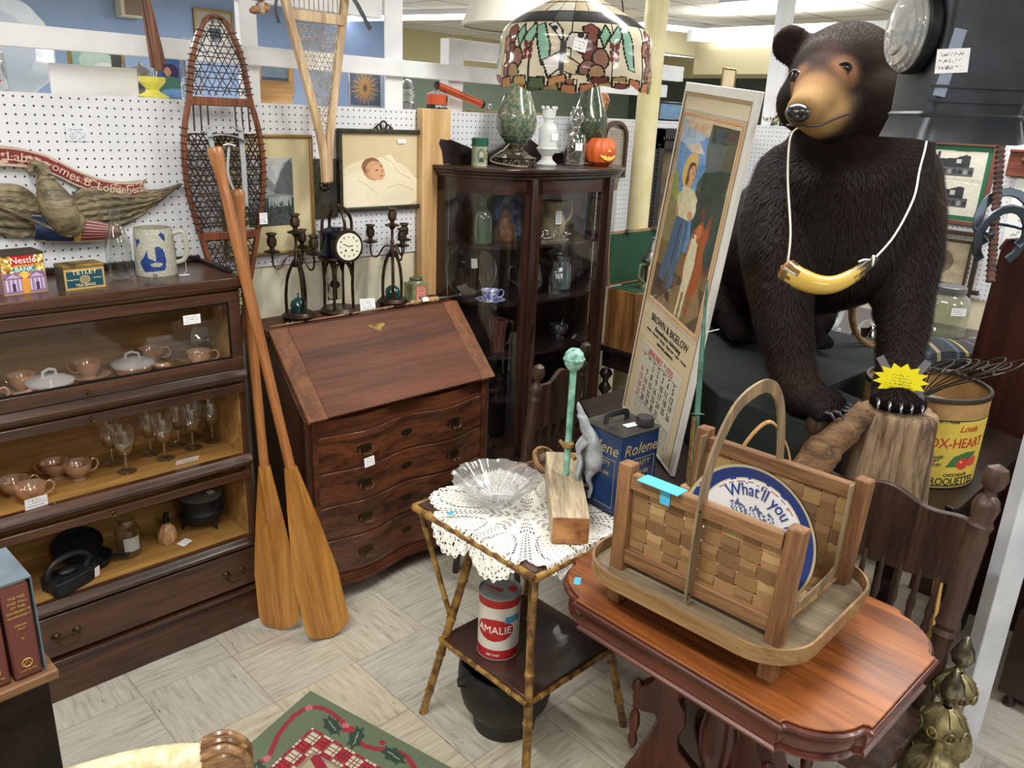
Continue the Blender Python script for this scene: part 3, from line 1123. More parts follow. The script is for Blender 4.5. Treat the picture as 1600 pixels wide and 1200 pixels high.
# ================================================================ SLANT-FRONT DESK
DX0,DX1=1.33,2.212
dk=thing('slant_front_desk','mahogany slant-front writing desk with four serpentine drawers','desk',(DX0,2.36,0))
w=DX1-DX0
D=.42
ZL,ZTOP,YT=.765,1.05,.26
def serp(x):
 """front curve of the drawers, x 0..1: convex at the sides, hollow in the middle"""
 return -.032*(0.5-0.5*math.cos(4*PI*x))+.006
for x in (0,w-.024):
 g=G()
 g.prism([(0.008,.0),(D,0),(D,ZTOP-.018),(YT,ZTOP-.018),(0.008,ZL-.0)],.024,'x',x)
 g.build('side_panel',M_DESKV,dk,bevel=.002)
g=G();g.box(-.004,w+.004,YT-.005,D+.0,ZTOP-.018,ZTOP)
g.build('top_board',M_DESK,dk,bevel=.003)
g=G();g.box(.02,w-.02,D-.015,D,.05,ZTOP-.02)
g.box(.02,w-.02,.05,D-.02,.1,.12);g.box(.02,w-.02,.05,D-.02,.735,.75)
g.build('carcase',M_DESKV,dk)
# slanted fall front, banded at both ends
sl=math.atan2(ZTOP-ZL-.01,YT-.0)
L=math.hypot(ZTOP-ZL-.01,YT)
lid=G().at(0,-.012,ZL,rx=sl)
lid.box(.075,w-.075,0,L,-.001,.018)
lo=lid.build('fall_front',M_DESK,dk,bevel=.002)
for a_,b_ in ((-.002,.0749),(w-.0749,w+.002)):
 lid=G().at(0,-.012,ZL,rx=sl);lid.box(a_,b_,-.002,L+.002,-.001,.0182)
 lid.build('banding',M_DESKB,lo,bevel=.002)
g=G().at(0,-.012,ZL,rx=sl)
ox=w/2
for sgn in (-1,1):
 pts=[(0,-.006),(.010,-.010),(.022,-.002),(.036,.006),(.038,.014),(.026,.018),(.018,.012),(.008,.017),(0,.014)]
 g.prism([(ox+sgn*a,L-.062+b) for a,b in pts],.0015,'z',.0182)
g.prism([(ox-.009,L-.070),(ox,L-.084),(ox+.009,L-.070)],.0015,'z',.0182)
g.build('escutcheon',BRASS,lo)
# drawers
NS=40
zr=[.125,.288,.425,.56,.700]
zs=[(.118,.262),(.272,.406),(.416,.545),(.555,.690)]
def pull(par,x,z,y,s=1.0,bail_=True):
 g=G()
 for sgn in (-1,1):
  pts=[(0,-.012),(.012,-.020),(.018,-.010),(.034,-.006),(.030,.006),(.036,.014),(.022,.012),(.014,.020),(.006,.014),(0,.020)]
  g.prism([(x+sgn*a*s,z+b*s) for a,b in pts],.0025,'y',y-.003)
 if bail_:
  g.tube(spline([(x-.026*s,y-.006,z+.004),(x-.028*s,y-.016,z-.012),(x-.012*s,y-.02,z-.022),(x,y-.018,z-.018),(x+.012*s,y-.02,z-.022),(x+.028*s,y-.016,z-.012),(x+.026*s,y-.006,z+.004)],4),.0022,6)
 return g.build('handle' if bail_ else 'escutcheon',BRASSD,par)
for i,(z0,z1) in enumerate(zs):
 g=G()
 n=NS
 vs,fs=[],[]
 for k in range(n+1):
  x=.045+(w-.09)*k/n
  y=serp(k/n)
  for (yy,zz) in ((y,z0),(y,z1),(.06,z1),(.06,z0)):
   vs.append((x,yy,zz))
 for k in range(n):
  for j in range(4):
   fs.append((4*k+j,4*k+(j+1)%4,4*k+4+(j+1)%4,4*k+4+j))
 fs+=[(0,1,2,3),(4*n+3,4*n+2,4*n+1,4*n)]
 g.add(vs,fs)
 dr=g.build('drawer',wood('figured_mahogany','3a2014','6b3d25',0,9,.26,16,coat=.35),dk,bevel=.0015,smooth=30)
 zc=(z0+z1)/2
 pull(dr,.225,zc,serp((.225-.045)/(w-.09)),1)
 pull(dr,w-.225,zc,serp((.225-.045)/(w-.09)),1)
 pull(dr,w/2,zc,serp(.5),.75,False)
g=G()
for x0 in (.024,w-.045):
 g.box(x0,x0+.021,.002,.05,.1,ZL)
 # curved rails between drawers and the apron rail
def ribbon(z0,z1,off,x0=.04,x1=w-.04,back=.07,n=40,ends=1):
 vs,fs=[],[]
 for k in range(n+1):
  t=k/n
  x=x0+(x1-x0)*t
  y=serp(t)+off
  for (yy,zz) in ((y,z0),(y,z1),(back,z1),(back,z0)):
   vs.append((x,yy,zz))
 for k in range(n):
  for j in range(4):
   fs.append((4*k+j,4*k+(j+1)%4,4*k+4+(j+1)%4,4*k+4+j))
 fs+=[(0,1,2,3),(4*n+3,4*n+2,4*n+1,4*n)]
 return vs,fs
for z0,z1 in ((.105,.118),(.262,.272),(.406,.416),(.545,.555),(.690,.705)):
 g.add(*ribbon(z0,z1,.004))
g.add(*ribbon(.705,.75,.012))
g.build('drawer_frame',M_DESK,dk,smooth=30)
g=G()
g.add(*ribbon(.072,.085,-.016,-.008,w+.008))
g.add(*ribbon(.085,.098,-.010,-.004,w+.004))
g.add(*ribbon(.098,.106,-.005,0,w))
g.box(-.012,.03,-.01,D,.072,.10);g.box(w-.03,w+.012,-.01,D,.072,.10)
g.build('base_moulding',M_DESK,dk,smooth=30)
for x in (0.0,w-.07):
 for y in (.0,D-.07):
  g=G();g.prism([(x,y),(x+.07,y),(x+.07,y+.03),(x+.03,y+.07),(x,y+.07)],.073)
  g.build('foot',M_DESK,dk,bevel=.004)
card(.048,.036,dk,'price_label',21,(.228,-.052,.575),(-.12,0,.1),3)
# ---------------- things on the desk, top z 1.05
ZD=1.0505
def candelabrum(label,loc,rz):
 t=thing('candelabrum',label,'candelabrum',loc,rz,'bronze candelabra flanking the clock')
 g=G();g.lathe([(0,.012),(.055,.012),(.058,.018),(.050,.024),(.046,.03),(0,.03)],28,cap=False)
 for k in range(3):
  a=2*PI*k/3+.5
  g.ell((.045*math.cos(a),.045*math.sin(a),.008),.009,10,6)
 g.build('base',BRONZE,t)
 g=G()
 for k in range(3):
  a=2*PI*k/3+.4
  c,s_=math.cos(a),math.sin(a)
  g.tube(spline([(.040*c,.040*s_,.028),(.040*c,.040*s_,.09),(.032*c,.032*s_,.15),(.014*c,.014*s_,.195),(.004*c,.004*s_,.21)],5),[.006]*21,6)
 g.build('tripod',BRONZE,t)
 g=G();g.lathe([(0,.03),(.026,.03),(.027,.036),(.027,.050),(.028,.053),(.024,.066),(.012,.076),(.003,.079),(.002,.088),(.006,.090),(.002,.094),(0,.100)],22,cap=False)
 g.build('bell',plain('teal_enamel','1d4a4a',.2,.3,coat=.5),t)
 g=G()
 g.lathe([(.012,.185),(.014,.20),(.009,.215),(.006,.235),(.009,.24),(.005,.25),(.005,.285),(.010,.29),(.012,.296)],14)
 g.build('stem',BRONZE,t)
 def socket(x,y,z):
  g=G().at(x,y,z)
  g.lathe([(.004,-.012),(.026,-.006),(.028,-.003),(.022,0),(.008,.004),(.008,.012),(.015,.018),(.0165,.035),(.012,.045),(.012,.05),(.018,.054),(.017,.058),(.009,.058),(.008,.04)],18,cap=False)
  return g.build('candle_socket',BRONZE,t)
 socket(0,0,.305)
 for k in range(3):
  a=2*PI*k/3+.80
  c,s_=math.cos(a),math.sin(a)
  g=G()
  g.tube(spline([(.008*c,.008*s_,.225),(.03*c,.03*s_,.222),(.055*c,.055*s_,.185),(.075*c,.075*s_,.188),(.080*c,.080*s_,.215),(.080*c,.080*s_,.232)],5),.0034,6)
  g.build('arm',BRONZE,t)
  socket(.080*c,.080*s_,.243)
 t.scale=(1.1,1.1,1.1)
 return t
candelabrum('bronze four-light candelabrum with teal bell left of the clock',(1.500,2.68,ZD),.0)
candelabrum('bronze four-light candelabrum with teal bell right of the clock',(1.935,2.68,ZD),-.45)
# clock on gothic stand
ck=thing('mantel_clock','dark gothic clock on an open arched stand with round white dial','clock',(1.690,2.70,ZD),-.08)
ck.scale=(1.12,1.12,1.12)
g=G();g.lathe([(.0,.0),(.064,0),(.066,.008),(.06,.016),(.056,.02),(0,.02)],28,cap=False)
g.build('base',BRONZE,ck)
g=G()
for k in range(4):
 a=PI/4+k*PI/2
 c,s_=math.cos(a),math.sin(a)
 g.tube([(.052*c,.052*s_,.018),(.050*c,.050*s_,.10),(.054*c,.054*s_,.195)],.006,6)
for k in range(4):
 a0,a1=PI/4+k*PI/2,PI/4+(k+1)*PI/2
 p0=Vector((.05*math.cos(a0),.05*math.sin(a0),0));p1=Vector((.05*math.cos(a1),.05*math.sin(a1),0))
 g.tube([p0.lerp(p1,t)+Vector((0,0,.13+.058*math.sin(PI*t)**.6)) for t in [i/10 for i in range(11)]],.0045,6)
g.lathe([(.0,.190),(.066,.190),(.07,.196),(.066,.202),(0,.202)],28,cap=False)
g.build('stand',BRONZE,ck)
g=G().at(0,.028,.11)
g.prism([(-.028,-.07),(.028,-.07),(.028,.03),(0,.075),(-.028,.03)],.003,'y')
mp_=g.build('mirror_panel',plain('mirror','cfcfca',.05,1.0),ck)
g=G();g.tube([(0,.02,.17),(0,.02,.10)],.002,5);g.lathe_pq((0,.016,.095),(0,.024,.095),[(.014,0),(.014,1)],16)
g.build('pendulum',BRONZE,ck)
g=G()
g.lathe([(.0,.2015),(.058,.2015),(.060,.21),(.060,.272),(.064,.278),(.064,.286),(.056,.29),(.03,.30),(0,.30)],28,cap=False)
g.build('drum_case',plain('midnight_blue_enamel','0f1626',.2,.2,coat=.5),ck)
g=G()
for a in (0,PI/2):
 g.tube(spline([(.056*math.cos(a),.056*math.sin(a),.286),(.052*math.cos(a),.052*math.sin(a),.33),(.02*math.cos(a),.02*math.sin(a),.368),(-.02*math.cos(a),-.02*math.sin(a),.368),(-.052*math.cos(a),-.052*math.sin(a),.33),(-.056*math.cos(a),-.056*math.sin(a),.286)],5),.006,6)
g.build('arched_handle',BRONZE,ck)
g=G()
g.lathe_pq((0,-.045,.245),(0,-.082,.245),[(.050,0),(.052,.6),(.056,.8),(.054,1),(.044,1),(.044,.92)],36)
g.build('bezel',BRONZE,ck)
cv=Canvas(64,64,'e9e6d2')
for k in range(12):
 a=2*PI*k/12
 cv.line([(.5+.35*math.sin(a),.5+.35*math.cos(a)),(.5+.41*math.sin(a),.5+.41*math.cos(a))],.018,'2e2c28')
cv.line([(.5,.5),(.27,.60)],.015,'151310');cv.line([(.5,.5),(.66,.53)],.018,'151310')
cv.ell(.36,.36,.045,.045,'2a2620');cv.ell(.64,.36,.045,.045,'2a2620')
g=G();g.pdisc( lambda x,y:(x*.046,-.0826,.245+y*.046),cv,72,26)
g.build('dial',vcol('paper_print',.8),ck,smooth=0,fixn=False)
tag(card(.062,.050,None,'price_card',31,(1.795,2.655,ZD+.025),(-.25,0,-.35),5),'folded white price card standing right of the clock','card')
# tea canister
tc_=thing('tea_canister','green square tea canister with faded pink label and round lid','tin',(2.045,2.665,ZD),.0)
g=G();g.prism(rprism(.082,.07,.01),.088)
g.lathe([(.038,.088),(.030,.094),(.028,.098)],24)
g.build('tin_body',plain('worn_green_tin','8ea06c',.4,.3,var='77725a',vscale=20),tc_,bevel=.002)
g=G();g.lathe([(.027,.096),(.028,.098),(.028,.107),(.026,.109),(0,.109)],24,cap=False);g.build('lid',plain('worn_tin_lid','6c6a5c',.4,.6),tc_)
cv=Canvas(40,56,'d08a78');cv.noise(.15,8,8)
cv.line([(.05,.04),(.95,.04),(.95,.96),(.05,.96),(.05,.04)],.02,'8f4638')
handwriting(cv,.1,.9,.6,.95,2,'7d3a2e',4);cv.ell(.5,.33,.2,.14,'6b3a30');cv.ell(.5,.38,.1,.06,'d6a090')
g=G();g.grid( lambda u,v:((u-.5)*.054,-.0356,.008+v*.072),40,56,cv.a)
g.build('paper_label',vcol('paper_print',.8),tc_,smooth=0,fixn=False)
# fishing rod lying along the desk front edge
fr=thing('fishing_rod','bamboo fishing rod with cork grip lying along the desk top edge','rod',(1.36,2.632,ZD+.006))
g=G();g.tube([(-.01,-.004,.0),(.3,0,0),(.63,.0,0.004)],[.0028,.0035,.0045],8)
for x in (.06,.08,.115,.32,.5):
 g.tube([(x,0,0),(x+.008,0,0)],.0055,8)
g.build('rod_blank',wood('bamboo_rod','6d4a32','a98a6c',0,30,.3),fr)
g=G();g.lathe_pq((.63,0,.006),(.78,0.0,.006),[(.006,0),(.012,.12),(.009,.4),(.012,.6),(.012,.95),(.008,1)],14)
g.build('cork_grip',plain('cork','b89668',.8,bump=.4,var='8d6c45',vscale=60),fr)
g=G();g.cyl((.78,0,.006),(.81,0,.006),.009);g.cyl((.81,0,.006),(.90,0.002,.006),.0045);g.ell((.905,.002,.006),.008)
g.build('reel_seat',plain('grey_metal','77777a',.35,.9),fr)
card(.035,.018,fr,'price_tag',33,(.70,-.014,.016),(-.6,0,.1),2)
# ================================================================ TWO OARS
def oar(label,tip,top,roll,bl=.62,bw=.062):
 """tip on the floor, handle top at the other end"""
 tip,top=Vector(tip),Vector(top)
 L=(top-tip).length
 t=thing('oar',label,'oar',tip,0,'worn wooden oars leaning on the bookcase')
 q=(top-tip).to_track_quat('Z','Y')
 t.rotation_mode='XYZ'
 t.rotation_euler=(q.to_matrix()@Matrix.Rotation(roll,3,'Z')).to_euler()
 g=G()
 n,m=40,16
 vs,fs=[],[]
 for i in range(n+1):
  s_=i/n
  z=s_*bl
  e=min(1,math.sqrt(max(0,1-(1-min(z/.06,1))**2)))
  wv=bw*e*(1.0 if s_<.35 else 1-.72*((s_-.35)/.65)**1.15)
  th=.0035+.0135*s_**1.5
  for j in range(m):
   a=2*PI*j/m
   rid=1+(1.6*s_ if abs(math.cos(a))<.3 else 0)
   vs.append((wv*math.cos(a),th*math.sin(a)*rid*(e if i<4 else 1),z))
 for i in range(n):
  for j in range(m):
   fs.append((i*m+j,i*m+(j+1)%m,(i+1)*m+(j+1)%m,(i+1)*m+j))
 fs.append(tuple(range(m))[::-1]);fs.append(tuple(n*m+j for j in range(m)))
 g.add(vs,fs)
 g.build('blade',wood('honey_wood_worn','9c662b','c68c42',2,9,.35,16,coat=.3),t,smooth=60)
 g=G();g.lathe([(.0175,bl-.01),(.0165,bl+.15),(.0175,L*.62),(.019,L*.80),(.0165,L-.14),(.017,L-.10),(.024,L-.03),(.0255,L-.012),(.022,L-.003),(0,L)],18,cap=False)
 g.build('shaft',wood('honey_wood_shaft','92592e','b87c46',2,12,.32,16,coat=.3),t)
 g=G();g.lathe_pq((.0,-.016,bl-.06),(0,-.020,bl-.06),[(.007,0),(.006,1)],8);g.cyl((0,-.014,bl-.1),(0,-.0195,bl-.04),.004)
 g.build('copper_rivet',BRASS,t)
 return t
o1=oar('front oar with a paper label, its blade nearer the desk',(1.285,2.168,.004),(1.145,2.525,1.692),-.62,.66,.080)
card(.028,.055,o1,'price_label',41,(.022,-.0105,.33),(0,0,0),4)
oar('back oar, its blade nearer the bookcase, scuffed at the tip',(1.172,2.325,.004),(1.255,2.62,1.55),-.60,.62,.078)
# ================================================================ SNOWSHOES
def webbing(g,inside,x0,x1,z0,z1,y,sp,rad,seed=1,jit=.25):
 """three-way rawhide lattice clipped to a region"""
 rs=random.Random(seed)
 for a in (0.0,PI/3,-PI/3):
  c,s_=math.cos(a),math.sin(a)
  R=1.2
  k=-int(R/sp)
  while k*sp<R:
   run=[]
   t=-R
   off=k*sp+rs.uniform(-jit,jit)*sp
   while t<R:
    u=(x0+x1)/2+t*c-off*s_
    v=(z0+z1)/2+t*s_+off*c
    if x0<u<x1 and z0<v<z1 and inside(u,v):
     run.append((u,y+rs.uniform(-.002,.002),v+rs.uniform(-.002,.002)))
    else :
     if len(run)>2:
      g.tube(run,rad,4,cap=False)
     run=[]
    t+=.012
   if len(run)>2:
    g.tube(run,rad,4,cap=False)
   k+=1
 return g
RAW=plain('dark_rawhide','3c2c26',.6,var='241a17',vscale=30)
RAWL=plain('pale_rawhide','c3b294',.6,var='9a8768',vscale=30)
FRM=wood('dark_ash_frame','4a2618','8a5030',2,14,.35)
FRML=wood('pale_ash_frame','a98a66','d6bd97',2,14,.45)
def shoe_outline(W,H,zt,toe):
 """half width as function of z measured from the tail"""
 def hw(z):
  t=z/H
  if t<0 or t>1:
   return 0
  return W*(math.sin(PI*min(1,t**zt))**toe)
 return hw
ss=thing('snowshoe','dark brown snowshoe with rawhide lacing and grey strap standing against the pegboard','snowshoe',(1.272,2.735,.98))
pts=[(.022,1.102),(.055,1.06),(.085,.98),(.105,.86),(.130,.76),(.140,.66),(.136,.56),(.118,.46),(.09,.34),(.06,.22),(.03,.10),(.012,0.0)]
full=[(-a,b) for a,b in pts[::-1]]+pts
full=spline([(a,0,b) for a,b in full],5)
g=G();g.tube([(p.x,-.004,p.z) for p in full],1,flat=(.016,.018),up=(0,1,0))
g.build('frame',FRM,ss,bevel=.003)
def hwf(z):
 for (a,b),(c,d) in zip(pts[:-1],pts[1:]):
  if d<=z<=b:
   return c+(a-c)*(z-d)/(b-d)
 return 0
for z in (.845,.40):
 w_=hwf(z);g=G();g.box(-w_,w_,-.012,.004,z-.014,z+.014)
 g.build('crossbar',FRM,ss,bevel=.003)
g=G()
webbing(g, lambda u,v:abs(u)<hwf(v)-.004,-.15,.15,.86,1.10,-.003,.021,.0016,3,.3)
webbing(g, lambda u,v:abs(u)<hwf(v)-.004,-.15,.15,.42,.75,-.003,.017,.0026,4,.3)
webbing(g, lambda u,v:abs(u)<hwf(v)-.004,-.15,.15,.06,.385,-.003,.020,.002,5,.3)
for i in range(9):
 x=-.095+i*.024
 if abs(x)>.035:
  g.tube([(x,-.004,.835),(x*1.02,-.004,.75)],.003,5)
g.build('lacing',RAW,ss)
g=G()
for i in range(26):
 z=.42+i*.024 if i<15 else .87+(i-15)*.019
 for s_ in (-1,1):
  w_=hwf(z)
  if w_>0.02:
   g.tube([(s_*(w_-.011),-.015,z),(s_*(w_+.011),-.015,z+.004),(s_*(w_+.011),.006,z+.004),(s_*(w_-.011),.006,z)],.0018,5,closed=True)
for s_ in (-1,1):
 g.tube([(s_*.005,-.012,1.105),(s_*.02,-.014,1.10),(s_*.022,.004,1.10)],.004,5)
g.build('frame_wrapping',RAW,ss)
FELT=plain('grey_felt_strap','a7abad',.85)
g=G()
g.tube(spline([(-.062,-.02,.735),(-.02,-.034,.742),(.03,-.034,.735),(.065,-.02,.72)],4),1,flat=(.003,.034),up=(0,1,0))
g.tube(spline([(-.055,-.026,.765),(0,-.04,.772),(.055,-.026,.755)],4),1,flat=(.003,.016),up=(0,1,0))
g.tube([(.055,-.022,.77),(.058,-.024,.65),(.058,-.022,.50)],1,flat=(.018,.003),up=(0,1,0))
g.tube([(-.06,-.022,.77),(-.052,-.03,.70),(-.045,-.03,.66)],1,flat=(.016,.003),up=(0,1,0))
g.tube(spline([(.004,-.034,.70),(-.008,-.038,.62),(.01,-.036,.56),(.045,-.034,.50)],5),1,flat=(.009,.003),up=(0,1,0))
g.build('strap',FELT,ss)
g=G();g.tube([(-.02,-.044,.708),(.0,-.044,.712),(.022,-.044,.706)],.003,6);g.build('buckle',plain('white_plastic','e6e7ea',.4),ss)
card(.030,.040,ss,'price_tag',51,(.118,-.03,.455),(0,0,0),4)
# pale snowshoe hanging above, tail down
s2=thing('snowshoe','pale ash snowshoe hanging tail-down in front of the white post','snowshoe',(1.655,2.70,1.555))
pl=spline([(-.012,0,0),(-.020,0,.12),(-.050,0,.25),(-.105,0,.45),(-.150,0,.62),(-.175,0,.80),(-.17,0,.95),(-.10,0,1.06),(0,0,1.10)],5)
g=G()
for s_ in (-1,1):
 g.tube([(s_*p.x*(1 if s_>0 else .62),-.006*s_,p.z) for p in pl],1,flat=(.030,.020),up=(0,1,0))
g.build('frame',FRML,s2,bevel=.004)
def hl(z):
 for p,q in zip(pl[:-1],pl[1:]):
  if p.z<=z<=q.z:
   return -(p.x+(q.x-p.x)*(z-p.z)/max(1e-6,q.z-p.z))
 return 0
g=G();z=.565;g.box(-hl(z),hl(z)*.62,-.010,.006,z-.018,z+.018)
g.build('crossbar',FRML,s2,bevel=.003)
g=G();webbing(g, lambda u,v:-hl(v)+.008<u<hl(v)*.62-.008,-.2,.2,.20,.54,-.002,.0165,.0014,8,.25)
for i in range(12):
 x=-.13+i*.019
 g.tube([(x,-.002,.58),(x,-.002,.75)],.0022,5)
webbing(g, lambda u,v:-hl(v)+.008<u<hl(v)*.62-.008,-.2,.2,.75,1.05,-.002,.022,.002,9,.2)
g.build('lacing',RAWL,s2)
g=G()
g.tube(spline([(.08,-.02,.68),(.12,-.028,.63),(.165,-.03,.565),(.18,-.03,.545)],5),1,flat=(.016,.003),up=(0,1,0))
g.tube(spline([(-.17,-.02,.66),(-.195,-.026,.58),(-.185,-.026,.53)],5),1,flat=(.010,.003),up=(0,1,0))
g.build('strap',plain('black_leather','1d1f22',.5),s2)
# ================================================================ FRAMED PICTURES ON THE PEGBOARD
def picture(name,label,x0,x1,z0,z1,y,cv,fmat,fw=.012,depth=.018,mat_border=0.0,matcol='d6c9a6',cat='picture',glassy=True,inner=None):
 w,h=x1-x0,z1-z0
 t=thing(name,label,cat,((x0+x1)/2,y,z0))
 g=G()
 g.box(-w/2,w/2,-depth,0,0,fw);g.box(-w/2,w/2,-depth,0,h-fw,h)
 g.box(-w/2,-w/2+fw,-depth,0,fw,h-fw);g.box(w/2-fw,w/2,-depth,0,fw,h-fw)
 g.build('frame',fmat,t,bevel=min(.003,fw*.25))
 g=G()
 if mat_border:
  a=inner or (-w/2+mat_border,w/2-mat_border,mat_border,h-mat_border)
  g.grid( lambda u,v:(a[0]+u*(a[1]-a[0]),-.0062,a[2]+v*(a[3]-a[2])),cv.w,cv.h,cv.a)
  m_=G();m_.box(-w/2+fw*.5,w/2-fw*.5,-.0055,-.002,fw*.5,h-fw*.5)
  m_.build('mount',plain('mount_'+matcol,matcol,.8,var=matcol,bump=0),t)
 else :
  g.grid( lambda u,v:(-w/2+fw+u*(w-2*fw),-.006,fw+v*(h-2*fw)),cv.w,cv.h,cv.a)
 g.build('print',vcol('paper_print',.8),t,smooth=0,fixn=False)
 if glassy:
  g=G();g.quad((-w/2+fw,-.010,fw),(w/2-fw,-.010,fw),(w/2-fw,-.010,h-fw),(-w/2+fw,-.010,h-fw))
  g.build('glazing',PANE,t,smooth=0)
 return t
GILT=plain('dull_gilt','9a7f4c',.4,.6)
DARKF=plain('dark_green_brown_frame','3d3c2c',.45,.2,var='2a281d',vscale=40)
# mountain photograph
cv=Canvas(90,120,'b7b9ba')
cv.poly([(0,.55),(.15,.75),(.3,.66),(.45,.72),(.6,.60),(.8,.92),(1,1.0),(1,.3),(0,.3)],'83888a')
cv.poly([(.55,.48),(.75,.80),(.92,.97),(1,.9),(1,.45)],'5b6063')
cv.poly([(.0,.5),(.2,.62),(.45,.55),(.6,.48),(0,.42)],'a5a9aa')
cv.rect(0,1,.0,.42,'3f4a48')
cv.poly([(0,.2),(.2,.25),(.28,.42),(.0,.45)],'8ea0a8')
cv.poly([(.45,.27),(.95,.30),(.95,.44),(.45,.42)],'9aa3a2')
rs=random.Random(5)
for k in range(150):
 x,y=rs.random(),rs.uniform(0,.3)
 cv.poly([(x-.015,y),(x,y+rs.uniform(.06,.14)),(x+.015,y)],rs.choice(['1f2a28','2d3936','3c4845']))
cv.noise(.25,14,3)
mt=picture('mountain_photograph','framed photograph of a mountain lake behind the dark snowshoe',1.275,1.645,1.285,1.722,2.795,cv,GILT,.012,.016,.08,'d3c59c',inner=(-.085,.10,.108,.355))
# baby portrait
cv=Canvas(150,110,'d9c7a0')
cv.ell(.42,.30,.5,.36,'e9dcbb');cv.ell(.45,.22,.55,.30,'efe5ca')
cv.poly([(.28,.40),(.42,.66),(.6,.72),(.72,.5),(.95,.3),(1,.05),(.3,.05)],'ece0c2')
cv.line([(.50,.68),(.62,.60),(.70,.46),(.85,.38)],.004,'cdb98f',.73)
cv.line([(.2,.36),(.3,.3),(.42,.18)],.004,'d2bf95',.73)
cv.line([(.55,.25),(.7,.3),(.9,.2)],.004,'d2bf95',.73)
cv.ell(.38,.51,.125,.155,'c08c68',.35)
cv.ell(.36,.555,.118,.115,'8a6248',.45)
cv.ell(.405,.495,.107,.135,'d3a17c',.35)
cv.ell(.44,.465,.085,.11,'dcab86',.3)
cv.ell(.475,.555,.016,.010,'5e3d2c',-.4);cv.ell(.425,.50,.018,.010,'5e3d2c',-.3)
cv.ell(.49,.485,.016,.022,'c48c6c');cv.ell(.478,.42,.026,.010,'ad5f4c',.5)
cv.ell(.31,.49,.018,.03,'b98262')
cv.noise(.04,10,2)
bp=picture('baby_portrait','framed sepia portrait of a sleeping baby in a dark frame with crest',1.755,2.185,1.430,1.748,2.796,cv,DARKF,.016,.022,0)
g=G()
for dx,dz,r_ in ((0,.015,.016),(-.022,.006,.011),(.022,.006,.011),(-.036,.001,.007),(.036,.001,.007)):
 g.tube([(dx+r_*math.cos(a),-.012,.318+dz+r_*math.sin(a)) for a in [2*PI*k/12 for k in range(12)]],.004,6,closed=True)
g.build('crest',BRONZE,bp)
card(.040,.016,bp,'price_tag',61,(.09,-.012,.272),(0,0,-.02),2)
# dark plate hanging under the snowshoe tail
pq=thing('metal_wall_plate','dark riveted metal plate on the wall under the pale snowshoe tail','plaque',(1.70,2.796,1.41))
g=G();g.box(-.055,.052,-.008,0,0,.225);g.build('plate',plain('gunmetal_plate','4c4a40',.45,.6,var='35332c',vscale=20),pq,bevel=.002)
g=G()
for k in range(9):
 a=k*2*PI/9
 g.ell((-.005+.018*math.cos(a),-.012,.130+.018*math.sin(a)),(.008,.004,.008),8,6)
g.ell((-.005,-.016,.13),(.008,.005,.008),8,6)
for z in (.015,.075,.14,.205):
 for x in (-.048,.045):
  g.ell((x,-.009,z),(.003,.003,.003),8,4)
g.build('rosette',BRONZE,pq)
# ================================================================ CARVED EAGLE PLAQUE WITH BANNER
EW=wood('grey_gold_carving','4f4736','8d8062',0,16,.5,6)
eg=thing('carved_eagle','carved wooden spread eagle holding a red, white and blue shield, hung on the pegboard','carving',(.70,2.795,1.40))
def feather_wing(pts_top,pts_bot,y0,nfe,seed):
 """curved slab between two curves with ridged feather rows"""
 g=G()
 A=spline([(a,0,b) for a,b in pts_top],8)
 B=spline([(a,0,b) for a,b in pts_bot],8)
 n=min(len(A),len(B));m=26
 vs,fs=[],[]
 for i in range(n):
  for j in range(m+1):
   v=j/m
   p=A[i].lerp(B[i],v)
   rid=.0030*math.sin(v*nfe*2*PI+i*.05)+.0022*math.sin(i*1.3+5*math.sin(v*9))
   vs.append((p.x,y0-.018*math.sin(PI*min(1,v*1.1+.05))+rid-.004,p.z))
 for i in range(n-1):
  for j in range(m):
   a=i*(m+1)+j
   fs.append((a,a+m+1,a+m+2,a+1))
 k=len(vs)
 vs+=[(x,-.0005,z) for x,y,z in vs]
 fs+=[tuple(k+q for q in f[::-1]) for f in fs]
 bd=[i*(m+1) for i in range(n)]+[(n-1)*(m+1)+j for j in range(1,m+1)]+[i*(m+1)+m for i in range(n-2,-1,-1)]+[j for j in range(m-1,0,-1)]
 for a,b in zip(bd,bd[1:]+bd[:1]):
  fs.append((a,b,k+b,k+a))
 g.add(vs,fs)
 return g
rw=feather_wing([(.075,.112),(.12,.150),(.18,.162),(.25,.155),(.32,.140),(.38,.142),(.435,.158)],[(.060,.035),(.12,.020),(.18,.018),(.24,.028),(.31,.062),(.37,.105),(.435,.155)],-.012,6,1)
rw.build('wing',EW,eg,fixn=True)
lw_=feather_wing([(.0,.12),(-.04,.160),(-.09,.170),(-.15,.165),(-.22,.150),(-.30,.155)],[(.03,.02),(-.03,.010),(-.09,.012),(-.15,.03),(-.22,.06),(-.30,.15)],-.012,6,2)
lw_.build('wing',EW,eg,fixn=True)
# shield
cv=Canvas(90,50,'25324f')
cv.noise(.35,12,4)
cv.mask(cv.X>.42,'b39348');
m_=cv.X>.50
cv.mask(m_,'6f2a2c')
for k in range(6):
 cv.mask(m_&(np.abs(((cv.Y*7)%1)-.5)<.13),'a68f86')
cv.noise(.3,20,6,m_)
cv.mask((cv.Y<.04)|(cv.Y>.96),'b7ab93')
g=G()
def shield(u,v):
 x=-.035+.255*u
 hw_=.046*math.sqrt(max(0.0,1-(max(0,u-.10)/.905)**2.2))*(.9 if u>.1 else .85)
 zc=.040-.030*u
 return (x,-.036-.022*math.cos((v-.5)*PI)*(1-u*.6),zc+(2*v-1)*hw_)
g.grid(shield,90,50,cv.a)
g.build('shield',vcol('printed_tin',.35),eg,fixn=False)
g=G();g.tube([shield(u/20,1) for u in range(21)]+[shield(1-u/20,0) for u in range(21)],.0022,6)
g.build('shield_rim',EW,eg)
